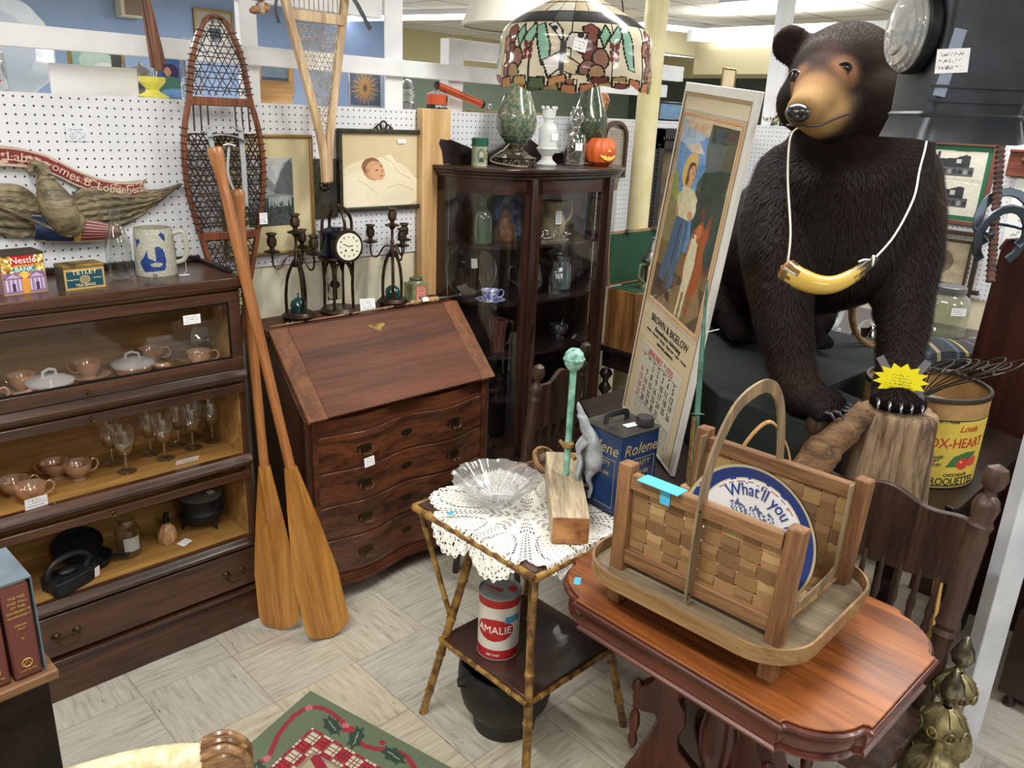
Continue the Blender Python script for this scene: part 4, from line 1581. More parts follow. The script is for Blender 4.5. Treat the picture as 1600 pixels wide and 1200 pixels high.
# body and head
g=G()
g.tube(spline([(.055,-.045,.045),(.045,-.052,.075),(.032,-.05,.115),(.022,-.045,.15),(.012,-.04,.185),(.018,-.04,.205)],5),[.030+.022*math.sin(PI*min(1,.18+i/27))-(.021*max(0,(i-8))/17) for i in range(26)],18)
g.ell((.060,-.045,.055),(.052,.035,.050),20,12)
g.tube(spline([(.020,-.042,.200),(.004,-.042,.222),(-.012,-.042,.226),(-.022,-.040,.205),(-.020,-.04,.192)],4),[.017]*5+[.013]*4+[.009]*4+[.005]*3+[.002],10)
g.tube(spline([(.022,-.042,.182),(.006,-.042,.178),(-.004,-.042,.186)],4),[.012,.011,.01,.009,.008,.006,.005,.004,.002],8)
g.ell((.030,-.058,.186),(.009,.006,.008),10,8)
g.build('body',EW,eg)
g=G();g.bar((-.16,-.035,.135),(.06,-.062,.012),.008,.008);g.build('rod',EW,eg)
# painted banner
bn=thing('painted_banner','curved red wooden ribbon banner with carved lettering above the eagle','banner',(.60,2.795,1.50))
TOPC=[(-.10,.175),(-.02,.178),(.06,.172),(.14,.148),(.21,.108),(.28,.078),(.35,.066),(.405,.070)]
A=spline([(a,0,b) for a,b in TOPC],10)
g=G();cvb=Canvas(len(A)-1,24,'7a2f33')
cvb.noise(.4,30,3,sy=8)
rs=np.random.RandomState(3)
nzb=cvb.noise(.0,24,8,sy=9)
cvb.mask(nzb>.13,'c9b09a',.9)
cvb.mask((cvb.Y<.13)|(cvb.Y>.87),'bda893')
def ban(u,v):
 i=u*(len(A)-1)
 a=A[min(int(round(i)),len(A)-1)]
 h=.058-.012*u
 return (a.x,-.022-.006*math.sin(u*9),a.z-h+h*v)
g.grid(ban,cvb.w,24,cvb.a)
g.cc=srgb('a08c76')
for j in (0,1):
 pts_=[ban(k/cvb.w,j) for k in range(cvb.w+1)]
 for p,q in zip(pts_[:-1],pts_[1:]):
  g.add([p,q,(q[0],-.0,q[2]),(p[0],0,p[2])],[(0,1,2,3)])
e1,e0=ban(1,1),ban(1,0)
g.add([e1,(e1[0]+.018,-.02,e1[2]+.008),(e1[0]-.0,-.02,(e1[2]+e0[2])/2),e0],[(0,1,2,3)])
g.add([e0,(e0[0]-.0,-.02,(e1[2]+e0[2])/2),(e0[0]+.03,-.02,e0[2]+.006)],[(0,1,2)])
g.build('ribbon',vcol('paper_print',.8),bn,smooth=40,fixn=False)
tx='Labanz omes B. Lobdnhern'
txm=plain('carved_letter','d0b8a2',.7)
def bend_banner(co):
 u=max(0,min(1,.245+(co.x+.195)/.39*.72))
 i=u*(len(A)-1);k=min(int(i),len(A)-2)
 a=A[k].lerp(A[k+1],i-k)
 d=(A[k+1]-A[k]).normalized()
 h=.058-.012*u
 return Vector((a.x-d.z*co.y,-.0295-co.z,a.z-h/2+d.x*co.y))
text(tx,.036,txm,bn,bend=bend_banner,sx=1.05)
tag(card(.065,.042,None,'price_label',71,(.835,2.797,1.712),(0,0,0),6,bg='dfe0ea'),'handwritten lavender price note pinned high on the left pegboard','note')
# ================================================================ BOW-FRONT CHINA CABINET
CX,CW2,CD=2.732,.505,.36
cb=thing('china_cabinet','dark mahogany bow-front china cabinet with curved glass, in the corner behind the desk','cabinet',(CX,2.42,0))
ZB,ZC=.30,1.612
def plan(n=10,off=0.0,back=True):
 """outline, counted from back-left round the front to back-right"""
 P=[]
 for k in range(n+1):
  a=PI-(PI/2)*k/n
  P.append((-.245+(.26+off)*math.cos(a),.34-(.33+off)*math.sin(a)))
 for k in range(1,n):
  t=k/n
  P.append((-.245+.49*t,.01-off-.022*math.sin(PI*t)))
 for k in range(n+1):
  a=PI/2*(1-k/n)
  P.append((.245+(.26+off)*math.cos(a),.34-(.33+off)*math.sin(a)))
 return P
g=G()
for z0,z1,o_ in ((ZC-.016,ZC,.028),(ZC-.028,ZC-.016,.020),(ZC-.044,ZC-.028,.010)):
 p=plan(off=o_);g.prism(p+[(p[-1][0],.36),(p[0][0],.36)],z1-z0,'z',z0)
g.build('cornice',M_CHINAH,cb,bevel=.003)
g=G()
for z0,z1,o_ in ((ZB-.03,ZB,.012),(ZB-.11,ZB-.03,.0)):
 p=plan(off=o_);g.prism(p+[(p[-1][0],.36),(p[0][0],.36)],z1-z0,'z',z0)
g.build('base',M_CHINAH,cb,bevel=.003)
for x,y in ((-.26,.04),(.26,.04),(-.44,.30),(.44,.30)):
 g=G();g.tube([(x,y,.2),(x*1.02,y,.12),(x*.98,y,.05),(x*1.05,y-.01,0)],[.028,.024,.018,.024],10)
 g.build('leg',M_CHINA,cb)
g=G();g.box(-.50,.50,.345,.36,ZB,ZC-.04)
g.build('back_panel',M_CHINA,cb)
n=10
pl_=plan(n)
def band(idx,z0,z1,th=.022):
 """curved rail through the plan points idx"""
 g=G()
 pts_=[(pl_[i][0],pl_[i][1]+.008,(z0+z1)/2) for i in idx]
 g.tube(pts_,1,flat=(z1-z0,th),up=None)
 return g
def vband(idx,z0,z1,th,name,mat,par):
 vs,fs=[],[]
 P=[Vector((pl_[i][0],pl_[i][1],0)) for i in idx]
 m=len(P)
 for i,p in enumerate(P):
  d=(P[min(i+1,m-1)]-P[max(i-1,0)]).normalized()
  nn=Vector((-d.y,d.x,0))
  for q,z in ((p,z0),(p,z1),(p+nn*th,z1),(p+nn*th,z0)):
   vs.append((q.x,q.y,z))
 for i in range(m-1):
  for j in range(4):
   fs.append((4*i+j,4*i+(j+1)%4,4*i+4+(j+1)%4,4*i+4+j))
 fs+=[(0,1,2,3),(4*m-1,4*m-2,4*m-3,4*m-4)]
 g=G();g.add(vs,fs)
 return g.build(name,mat,par,smooth=30)
LI,MI,RI=list(range(0,n+1)),list(range(n,2*n+1)),list(range(2*n,3*n+1))
for idx,nm in ((LI,'side_glazing'),(RI,'side_glazing')):
 fr_=vband(idx,ZC-.105,ZC-.044,.02,nm+'_frame',M_CHINAH,cb)
 vband(idx,ZB,ZB+.05,.02,'bottom_rail',M_CHINAH,fr_)
 e=idx[:2] if idx is LI else idx[-2:]
 vband(idx[:2],ZB,ZC-.044,.022,'stile',M_CHINA,fr_)
 vband(idx[-2:],ZB,ZC-.044,.022,'stile',M_CHINA,fr_)
 vband(idx[1:-1],ZB+.05,ZC-.105,.003,'pane',PANE,fr_)
dr=vband(MI,ZC-.105,ZC-.048,.02,'door',M_CHINAH,cb)
vband(MI,ZB+.002,ZB+.05,.02,'bottom_rail',M_CHINAH,dr)
vband(MI[:2],ZB,ZC-.05,.022,'stile',M_CHINA,dr)
vband(MI[-2:],ZB,ZC-.05,.022,'stile',M_CHINA,dr)
vband(MI[1:-1],ZB+.05,ZC-.105,.003,'pane',PANE,dr)
for x in (-.252,.252):
 g=G();g.box(x-.014,x+.014,-.012,.02,ZB,ZC-.04);g.build('pilaster',M_CHINA,cb,bevel=.003)
g=G();g.prism([(.0,-.05),(.007,-.04),(.004,-.02),(.009,0),(.011,.03),(.006,.045),(0,.055),(-.006,.045),(-.011,.03),(-.009,0),(-.004,-.02),(-.007,-.04)],.003,'y')
o=g.build('escutcheon',BRASS,dr,bevel=.001);o.location=(-.220,-.003,.905)
for z in (.36,.585,.79,1.035,1.285):
 p=plan(off=-.03)
 g=G();g.prism(p+[(p[-1][0],.344),(p[0][0],.344)],.012,'z',z-.012)
 g.build('shelf',M_BLACKW if z>.4 else M_CHINAH,cb)
 # shaped gallery at the back of the top
gp=[(-.475,0),(-.482,.05),(-.500,.085),(-.492,.105),(-.455,.100),(-.435,.102),(-.33,.072),(-.27,.045),(-.20,.045),(-.12,.075),(-.05,.11),(0,.125)]
gp=[(a,b) for a,b in gp]+[(-a,b) for a,b in gp[-2::-1]]
g=G();g.prism([(a,ZC+b) for a,b in gp],.02,'y',.335)
g.build('gallery_back',M_BLACKW,cb,bevel=.003)
# contents of the cabinet -------------------------------------------------
def vessel(name,prof,mat,label,cat,loc,handle=None,grp=None,n=26,hm=None,rz=0,wob=None):
 g=G();g.lathe(prof,n,cap=False,wob=wob)
 if handle or hm:
  t=thing(name,label,cat,loc,rz,grp)
  g.build('body',mat,t)
  h=G();h.tube(spline(handle[0],5),handle[1],8);h.build('handle',hm or mat,t)
  return t
 return tag(g.build(name,mat),label,cat,grp,loc,rz)
vessel('green_bottle',[(0,.004),(.038,.002),(.042,.01),(.042,.11),(.036,.135),(.014,.16),(.013,.215),(.016,.22),(.012,.225)],glass('dark_green_glass',(.25,.5,.33),.10,.85,.03,haze=.12),'dark green glass bottle on the top shelf of the china cabinet','bottle',(2.355,2.60,1.2855))
fg=thing('figurine','brown and blue pottery figurine on the top cabinet shelf beside the green bottle','figurine',(2.525,2.64,1.2855))
g=G();g.lathe([(0,0),(.045,0),(.05,.02),(.042,.05),(.03,.08),(.02,.10),(0,.11)],26,wob= lambda a,z:1+.14*math.sin(5*a+z*60));g.ell((0,0,.118),(.022,.02,.026),14,10)
g.build('body',plain('tan_pottery','9c7048',.5,var='6d482c',vscale=30),fg)
g=G();g.tube([(-.03,.02,.09),(-.034,.02,.14),(-.02,.02,.18)],[.02,.022,.008],10);g.build('cape',plain('indigo_pottery','2e3566',.4),fg)
pt=vessel('serving_tray',[(0,0),(.08,.0),(.095,.008),(.1,.012),(.093,.010),(.08,.004),(0,.004)],plain('blue_white_plate','a8aec0',.2,var='4a5a90',vscale=24),'blue patterned plate standing at the back of the top cabinet shelf','plate',(2.66,2.72,1.386))
pt.rotation_euler=(PI/2-.15,0,0)
vessel('cream_pitcher',[(0,0),(.045,.0),(.05,.01),(.062,.045),(.058,.09),(.042,.125),(.045,.145),(.058,.168),(.055,.168),(.040,.145),(.036,.12)],plain('cream_crackle','c8bc98',.35,var='9e9172',vscale=18),'cream floral pitcher with flared lip on the top cabinet shelf','pitcher',(2.80,2.60,1.2855),([(.05,0,.16),(.085,0,.165),(.09,0,.11),(.06,0,.06)],.006),rz=-.5)
tag(card(.042,.06,None,'price_card',81,(2.763,2.530,1.385),(-.05,0,.05),6),'white price card leaning on the cream pitcher','card')
g=G()
rs=random.Random(2)
for k in range(26):
 x=rs.uniform(-.09,.09);y=rs.uniform(-.02,.02);z=rs.uniform(.006,.045)
 g.tube([(x,y,z),(x+rs.uniform(-.015,.015),y,z+rs.uniform(-.012,.012)),(x+rs.uniform(-.02,.02),y-.005,z+rs.uniform(-.005,.01))],[.005,.004,.002],6)
g.box(-.09,.09,-.015,.015,0,.01)
tag(g.build('brass_vine_ornament',plain('tarnished_white_metal','9d968a',.3,.8)),'twisted vine-like metal ornament lying before the cream pitcher','ornament',None,(2.70,2.50,1.2855))
dp=vessel('glass_plate',[(0,0),(.07,.0),(.10,.012),(.125,.016),(.12,.018)],CLEAR,'round pressed glass plate leaning back on the second cabinet shelf','plate',(2.36,2.68,1.155),n=48)
dp.rotation_euler=(PI/2-.2,0,-.3)
card(.03,.042,dp,'price_tag',82,(.01,.03,.03),(PI/2,0,0),4)
cbw=plain('blue_willow_china','e3e6ee',.15,var='2f4aa0',vscale=60)
cp=cup('teacup','blue and white patterned teacup on its saucer in the china cabinet',(2.365,2.545,1.041),-.3,None,cbw,r=.042,h=.050)
g=G();g.lathe([(0,.002),(.03,.001),(.062,.010),(.066,.014),(.06,.013),(.03,.005),(0,.005)],30,cap=False)
tag(g.build('saucer',cbw),'blue and white patterned saucer under the teacup in the china cabinet','saucer',None,(2.365,2.545,1.0355))
b=vessel('glass_milk_bottle',[(0,.004),(.026,.002),(.030,.01),(.030,.075),(.022,.10),(.014,.125),(.014,.15),(.018,.155),(.017,.16)],CLEAR,'clear pint milk bottle with a small tag inside the cabinet door','bottle',(2.735,2.505,1.0355))
card(.022,.018,b,'price_tag',83,(0,-.033,.12),(0,0,.1),2)
j=vessel('mason_jar',[(0,.003),(.040,.002),(.046,.01),(.046,.115),(.036,.130),(.036,.15),(.033,.152)],glass('aqua_glass',(.60,.80,.82),.1,.85,.03,haze=.12),'aqua glass canning jar with zinc lid on the second cabinet shelf','jar',(2.84,2.56,1.0355))
g=G();g.lathe([(.038,.14),(.039,.165),(0,.168)],20);g.build('lid',STEEL,j)
card(.034,.024,j,'price_tag',84,(-.05,-.032,.075),(0,0,-.4),3)
vessel('glass_pitcher',[(0,.003),(.045,.002),(.06,.03),(.065,.06),(.055,.10),(.05,.13),(.055,.14)],CLEAR,'round clear glass pitcher behind the pint milk bottle','pitcher',(2.66,2.60,1.0355),([(.05,0,.12),(.09,0,.12),(.095,0,.07),(.06,0,.04)],.005),rz=2.5)
vessel('ruby_pitcher',[(0,0),(.03,0),(.034,.005),(.036,.06),(.043,.12),(.050,.155),(.045,.155),(.03,.06)],glass('ruby_glass',(.42,.07,.05),.12,.85,.03,haze=.15),'dark ruby red glass pitcher on the third cabinet shelf','pitcher',(2.43,2.56,.7905),([(.045,0,.14),(.08,0,.13),(.075,0,.06),(.04,0,.03)],.005),rz=-.2)
vessel('sugar_bowl',[(0,0),(.028,0),(.03,.006),(.018,.012),(.04,.03),(.05,.055),(.046,.075),(.043,.075)],STEEL,'silver footed bowl with loop handles on the third cabinet shelf','bowl',(2.84,2.56,.7905),([(.045,0,.06),(.07,0,.085),(.078,0,.05),(.045,0,.03)],.003),rz=.4)
vessel('glass_bowl',[(0,0),(.04,0),(.05,.01),(.075,.05),(.072,.05)],CLEAR,'clear glass bowl on the lowest cabinet shelf','bowl',(2.42,2.58,.5855))
# things on top of the cabinet ------------------------------------------------
ZT=ZC+.0005
tn2=thing('round_tin','small round tin with green lid and oval portrait label on the cabinet top','tin',(2.385,2.665,ZT))
cv=Canvas(90,50,'9aa08a');cv.ell(.42,.5,.09,.38,'5d7c70');cv.ell(.42,.55,.045,.18,'b9ae93');cv.poly([(.36,.15),(.42,.42),(.48,.15)],'33443d')
cv.rect(.52,.62,.15,.85,'a5a04e');handwriting(cv,.53,.62,.2,.85,3,'3c3a2a',3);cv.noise(.1,10,2)
g=G();g.grid( lambda u,v:(.030*math.sin(2*PI*u-PI),-.030*math.cos(2*PI*u-PI),.004+.066*v),90,50,cv.a)
g.cc=srgb('c9c5b2');g.lathe([(0,0),(.0305,0),(.0305,.004)],30,cap=False)
g.build('tin_body',vcol('printed_tin',.35),tn2,fixn=False)
g=G();g.lathe([(.0315,.070),(.0315,.096),(.029,.099),(0,.099)],30,cap=False);g.build('lid',plain('green_tin_lid','1f5c44',.35,.2),tn2)
SPECK=plain('speckled_green_ceramic','77795f',.18,0,var='3c5546',vscale=75,coat=.4)
SPECKD=plain('dark_speckled_ceramic','50543f',.18,0,var='2a3d32',vscale=75,coat=.4)
GRG=plain('green_glaze','1f4f41',.12,coat=.6)
ANT=plain('antique_silver','8f8a78',.35,.9,var='4b463c',vscale=70)
def table_lamp(label,loc,mat,shade=True,s=1.0):
 t=thing('table_lamp',label,'lamp',loc)
 g=G()
 g.lathe([(0,0),(.078,0),(.082,.006),(.076,.010),(.078,.026),(.083,.032),(.072,.036)],40,cap=False,wob= lambda a,z:1+.012*math.sin(a*22))
 for k in range(22):
  a=2*PI*k/22
  g.tube([(.079*math.cos(a)+.006*math.cos(b)*-math.sin(a),.079*math.sin(a)+.006*math.cos(b)*math.cos(a),.018+.006*math.sin(b)) for b in [j*PI/4 for j in range(8)]],.0022,5,closed=True)
 g.lathe([(.072,.035),(.050,.045),(.046,.052),(.030,.062),(.033,.072),(.044,.080),(.046,.088),(0,.088)],32,cap=False)
 g.build('base',ANT,t)
 g=G();g.lathe([(.043,.087),(.058,.105),(.066,.112)],36,cap=False);g.build('glaze_foot',GRG,t)
 g=G();g.lathe([(.056,.100),(.074,.130),(.080,.165),(.074,.20),(.058,.245),(.042,.29),(.032,.33),(.026,.37)],36,cap=False)
 g.build('body',mat,t)
 if shade:
  g=G();g.lathe([(.026,.37),(.03,.38),(.055,.40),(.062,.42),(.063,.45),(.055,.45)],30,cap=False);g.build('neck_cup',SPECK,t)
  g=G();g.lathe([(.006,.43),(.009,.48),(.006,.50),(.009,.52),(.005,.54),(.005,.70)],12);g.build('stem',BRASSD,t)
  g=G();g.lathe([(.215,.495),(.222,.50),(.14,.69),(.136,.69),(.214,.502)],48,cap=False)
  g.build('lamp_shade',plain('ivory_fabric_shade','ebe7da',.85),t)
 g=G();g.tube(spline([(-.045,-.01,.083),(-.075,-.01,.06),(-.11,-.03,.055),(-.13,.0,.02),(-.08,-.085,.006),(-.02,-.09,.004)],5),.0028,6)
 g.build('cord',plain('brass_cord','8b8066',.5),t)
 t.scale=(1.12,1.12,1.12)
 return t
table_lamp('speckled green pear-shaped lamp with silver foot and ivory shade on the cabinet',(2.545,2.61,ZT),SPECK)
table_lamp('darker speckled green lamp body behind the pumpkin on the cabinet right end',(3.105,2.68,ZT),SPECKD,shade=False)
g=G();g.lathe([(0,.004),(.036,0),(.040,.006),(.022,.022),(.020,.035),(.036,.055),(.042,.062),(.036,.068),(.034,.10),(.036,.125),(.030,.145),(.018,.155),(.018,.166),(.024,.172),(.026,.195),(.026,.205),(.020,.205)],28,cap=False)
for k in range(7):
 a=2*PI*k/7;g.ell((.026*math.cos(a),.026*math.sin(a),.207),(.006,.006,.007),8,6)
fz=glass('frosted_glass',(.93,.94,.93),.05,.4,.3,haze=.5)
rk=tag(g.build('frosted_decanter',fz),'frosted white glass rook-shaped decanter on the cabinet top','decanter',None,(2.735,2.60,ZT))
card(.034,.024,rk,'price_tag',85,(-.002,-.038,.105),(0,0,0),3)
dc=thing('clear_decanter','clear square-shouldered glass decanter with stopper on the cabinet top','decanter',(2.905,2.585,ZT))
g=G();g.lathe([(0,.004),(.036,.0),(.042,.006),(.042,.095),(.036,.112),(.016,.122),(.013,.135),(.020,.14),(.018,.143)],28,cap=False);g.build('bottle',CLEAR,dc)
g=G();g.lathe([(.010,.135),(.014,.148),(.028,.165),(.030,.178),(.020,.198),(.014,.206),(.018,.208),(.016,.214),(0,.214)],20,cap=False);g.build('stopper',glass('clear_glass_thick',(1,1,1),.12,.9),dc)
card(.030,.026,dc,'price_tag',86,(-.022,-.040,.07),(0,0,-.3),3)
pk=thing('jack_o_lantern','small orange ceramic pumpkin with a carved yellow grin','pumpkin',(3.065,2.575,ZT),-.35)
g=G();g.lathe([(0,.006),(.03,.0),(.05,.014),(.059,.045),(.055,.078),(.038,.098),(.012,.098),(.006,.09)],60,cap=False,wob= lambda a,z:1-.07*abs(math.sin(a*5))**4)
g.build('body',plain('pumpkin_glaze','d4632a',.4,var='b84c20',vscale=10),pk)
g=G();g.tube(spline([(0,0,.09),(.002,0,.105),(-.008,0,.118),(-.018,0,.122)],4),[.009]*4+[.007]*4+[.006]*5,8);g.build('stem',plain('dark_stem','4b4a34',.6),pk)
yl=plain('yellow_glaze','f2d763',.4)
def onp(x,z,r=.0595):
 a=x/.058
 rr=r*math.sqrt(max(.05,1-((z-.045)/.062)**2))
 return (rr*math.sin(a),-rr*math.cos(a),z)
g=G()
for poly in ([(-.032,.068),(-.020,.085),(-.008,.066)],[(.012,.064),(.022,.082),(.034,.066)],[(-.004,.052),(.003,.062),(.010,.052)]):
 pts_=[onp(a,b) for a,b in poly]
 g.add(pts_,[(0,1,2)])
mo=[(-.030+.066*k/12,.034-.014*math.sin(PI*k/12)) for k in range(13)]
mt_=[(-.030+.066*k/12,.040-.006*math.sin(PI*k/12)+(.004 if k%3==0 else 0)) for k in range(13)]
for k in range(12):
 g.add([onp(*mo[k]),onp(*mo[k+1]),onp(*mt_[k+1]),onp(*mt_[k])],[(0,1,2,3)])
g.build('carved_face',yl,pk)
tn2.scale=(1.15,)*3;rk.scale=(1.2,)*3;dc.scale=(1.22,)*3;pk.scale=(1.28,)*3
pk.location.y-=.015
# pine post behind the cabinet's left side
g=G();g.box(-.075,.075,-.012,.03,0,1.835)
struct(g.build('trim_20',M_PINE,bevel=.003)).location=(2.222,2.768,0)
# ================================================================ HANGING STAINED GLASS SHADE
sh=thing('stained_glass_shade','leaded stained glass dome shade with fruit, leaves and butterfly, hanging on a wire','lampshade',(1.845,1.665,1.93))
NU,NV=400,150
cv=Canvas(NU,NV,'e5d9b4')
LEAD='2c2b28'
# four vertical bands (v from rim 0 to crown 1); pattern repeats 3x round
Xr=(cv.X*3)%1
cv.mask(cv.Y>.86,'46464e')
rs_=np.random.RandomState(4)
pal=['e2d3a6','d9c08a','e9e2cc','cfc39c','dcc9a0']
for k in range(24):
 m=((cv.X*24).astype(int)==k)&(cv.Y>.62)&(cv.Y<.86)
 cv.mask(m&(cv.Y<.73),pal[rs_.randint(5)]);cv.mask(m&(cv.Y>=.73),pal[rs_.randint(5)])
cv.mask((cv.Y>.50)&(cv.Y<=.62),'2e3038')
for k in range(0,24,3):
 cv.mask(((cv.X*24).astype(int)==k)&(cv.Y>.50)&(cv.Y<=.62),'56575e')
cv.mask(((cv.X*24)%1<.07)&(cv.Y>.50),LEAD)
for y in (.50,.62,.74,.86):
 cv.mask(np.abs(cv.Y-y)<.008,LEAD)
cv.mask((((cv.X*12)%1)<.04)&(cv.Y<.50),LEAD)
def rep(fn):
 for k in range(3):
  fn(k/3.0)
def leadell(cx,cy,rx,ry,col,rot=0):
 asp=2.2
 cv.ell(cx,cy,rx+.004,ry+.012,LEAD,rot);cv.ell(cx,cy,rx,ry,col,rot)
def leadpoly(p,col):
 cv.poly(p,col);cv.line(p+[p[0]],.0022,LEAD,asp=.45)
def motif(o):
 L= lambda pts:[(o+a/3.0,b) for a,b in pts]
 for px in (.02,.55):
  leadpoly(L([(px+.02,.44),(px+.07,.48),(px+.12,.42),(px+.10,.30),(px+.03,.30)]),'9a4a34')
  leadpoly(L([(px+.12,.36),(px+.16,.48),(px+.19,.38),(px+.15,.28)]),'7cc9a8')
  leadpoly(L([(px+.18,.34),(px+.25,.48),(px+.28,.40),(px+.22,.26)]),'8ad2b2')
  leadpoly(L([(px+.26,.44),(px+.31,.48),(px+.36,.30),(px+.37,.12),(px+.32,.14),(px+.28,.30)]),'7fcdb0')
  leadell(o+(px+.02)/3,.30,.012,.055,'b0714e');leadell(o+(px+.07)/3,.24,.014,.07,'8e3b36')
  leadell(o+(px+.13)/3,.20,.015,.075,'a4654c');leadell(o+(px+.06)/3,.11,.016,.075,'9d5a4c');leadell(o+(px+.11)/3,.09,.014,.065,'b88a50')
  for j in range(6):
   cv.ell(o+(px+.20+.035*(j%2))/3,.30-.045*(j//2),.0055,.022,'8a1f2c')
   # butterfly
 bx=.46
 leadpoly(L([(bx,.30),(bx-.10,.46),(bx-.06,.50),(bx-.01,.40)]),'e8e6ea');leadpoly(L([(bx,.28),(bx+.04,.38),(bx+.14,.38),(bx+.10,.26)]),'e4e2e6')
 leadpoly(L([(bx,.26),(bx-.12,.18),(bx-.08,.06),(bx,.12)]),'ebe9ee');leadpoly(L([(bx,.24),(bx+.10,.16),(bx+.08,.05),(bx,.10)]),'dfc98e')
 cv.ell(o+(bx-.06)/3,.42,.006,.03,'4a2730');cv.ell(o+(bx+.10)/3,.36,.007,.02,'4a2730')
 cv.poly(L([(bx-.02,.32),(bx+.02,.32),(bx+.012,.05),(bx-.012,.05)]),'4c4a52')
 # rim pieces
 for k in range(8):
  c=['cf7a22','b9922e','4f6b3a','d0872c','e3d6a8','7a2a2a','b98b2a','c9692a'][k]
  leadpoly(L([(k/8,-.05),((k+1)/8,-.05),((k+.85)/8,.07),((k+.1)/8,.06)]),c)
rep(motif)
cv.noise(.12,30,5,sy=14)
cv.a=np.clip(cv.a*.66+cv.a.mean(axis=2,keepdims=True)*.40,0,1)
prof=spline([(.222,0,-.012),(.224,0,.02),(.218,0,.06),(.214,0,.105),(.198,0,.135),(.155,0,.165),(.10,0,.195),(.055,0,.218),(.036,0,.225)],12)
def shf(u,v):
 i=v*(len(prof)-1);k=min(int(i),len(prof)-2)
 p=prof[k].lerp(prof[k+1],i-k)
 a=2*PI*u-PI*.62
 dz=-(.014*(0.5+.5*math.sin(a*9))+.010*math.sin(a*3))*max(0,1-v*9)
 return (p.x*math.sin(a),-p.x*math.cos(a),p.z+dz)
g=G();g.grid(shf,NU,NV,cv.a)
m,nt,b=_new('stained_glass')
a_=N(nt,'ShaderNodeVertexColor');a_.layer_name='Col'
nt.links.new(a_.outputs[0],b.inputs['Base Color'])
b.inputs['Roughness'].default_value=.12
tl=N(nt,'ShaderNodeBsdfTranslucent');nt.links.new(a_.outputs[0],tl.inputs[0])
ms=N(nt,'ShaderNodeMixShader');ms.inputs[0].default_value=.45
nt.links.new(b.outputs[0],ms.inputs[1]);nt.links.new(tl.outputs[0],ms.inputs[2])
nt.links.new(ms.outputs[0],nt.nodes['Material Output'].inputs[0])
g.build('glass_dome',m,sh,fixn=False,smooth=60)
g=G();g.lathe([(.040,.222),(.042,.228),(.03,.235),(.008,.24),(.006,.27)],24,cap=False);g.build('cap',BRASSD,sh)
g=G();g.tube(spline([(0,0,.26),(0,0,.5),(.0,0,.815)],6),.003,6)
g.tube(spline([(.02,0,.235),(.06,0,.30),(.09,0,.22),(.15,.03,.165),(.20,0,.16),(.19,0,.24),(.13,0,.33),(.16,0,.40),(.20,0,.33),(.12,0,.30)],6),.0022,6)
g.build('wire',BLACKM,sh)
card(.036,.030,sh,'price_tag',87,(-.165,-.165,.075),(0,.2,-.6),3)
# ================================================================ SMALL PRESSED-BACK CHAIR
CHW=wood('brown_oak_chair','2c1f19','523c30',2,8,.4)
def spindle_chair(label,loc,rz,s=1.0,nspin=5,tall=1.0,sw=.36,cd=.10,pr=1.0):
 t=thing('pressed_back_chair',label,'chair',loc,rz)
 SH=.44*s;H=tall;W2=sw/2
 g=G();g.prism([(p[0],p[1]) for p in rprism(sw+.06,.40*s,.05)],.03,'z',SH-.03)
 g.build('seat',CHW,t,bevel=.006)
 for sx in (-1,1):
  g=G();g.lathe_pq((sx*(W2-.02),-.15*s,SH-.03),(sx*(W2+.01),-.18*s,0),[(.014,0),(.02,.15),(.013,.2),(.02,.3),(.016,.6),(.02,.64),(.012,.7),(.015,.9),(.012,1)],12);g.build('leg',CHW,t)
  g=G();g.lathe_pq((sx*(W2-.02),.15*s,SH-.03),(sx*(W2+.01),.20*s,0),[(.014,0),(.02,.15),(.013,.2),(.02,.3),(.016,.6),(.02,.64),(.012,.7),(.015,.9),(.012,1)],12);g.build('leg',CHW,t)
  g=G();g.lathe_pq((sx*W2,.17*s,SH-.01),(sx*(W2+.02),.26*s,H),[(.019,0),(.019,.25),(.024,.27),(.018,.29),(.024,.31),(.018,.33),(.021,.36),(.021,.74),(.018,.76),(.023,.79),(.018,.81),(.024,.845),(.019,.87),(.010,.885),(.010,.90),(.020,.92),(.0235,.95),(.018,.985),(.004,1)] if pr==1 else [(.026,0),(.026,.3),(.031,.33),(.025,.35),(.031,.37),(.026,.40),(.028,.72),(.024,.74),(.031,.77),(.025,.79),(.032,.84),(.026,.87),(.015,.885),(.013,.90),(.026,.92),(.031,.95),(.024,.985),(.004,1)],28)
  g.build('back_post',CHW,t)
 for z in (.15,.27):
  g=G();g.cyl((-W2,-.17*s,z*s),(W2,-.17*s,z*s),.009);g.build('stretcher',CHW,t)
 for sx in (-1,1):
  g=G();g.cyl((sx*W2,-.17*s,.2*s),(sx*W2,.18*s,.2*s),.009);g.build('stretcher',CHW,t)
  # crest rail with a wavy top
 zt=H-cd
 n_=30
 top=[(-W2+sw*k/n_,zt+.035*math.sin(PI*k/n_)**.5+.012*math.cos(4*PI*k/n_)-.012) for k in range(n_+1)]
 zb=H-cd-.20*s
 bot=[(W2-sw*k/n_,zb-.018*math.sin(PI*k/n_)) for k in range(n_+1)]
 g=G();g.prism(top+bot,.018,'y',0)
 o=g.build('crest_rail',CHW,t,bevel=.004);o.location=(0,.235*s,0)
 for k in range(nspin):
  x=(-.5+(k+.5)/nspin)*(sw-.04)
  g=G();g.lathe_pq((x,.175*s,SH),(x,.24*s,zb+.01),[(.007,0),(.008,.1),(.012,.2),(.008,.25),(.012,.32),(.008,.38),(.012,.45),(.008,.51),(.012,.58),(.008,.64),(.012,.72),(.008,.8),(.006,1)],10)
  g.build('spindle',CHW,t)
 return t
spindle_chair('small brown pressed-back chair in front of the china cabinet door',(2.125,2.125,0),PI+.26,.8,4,.985,.34)
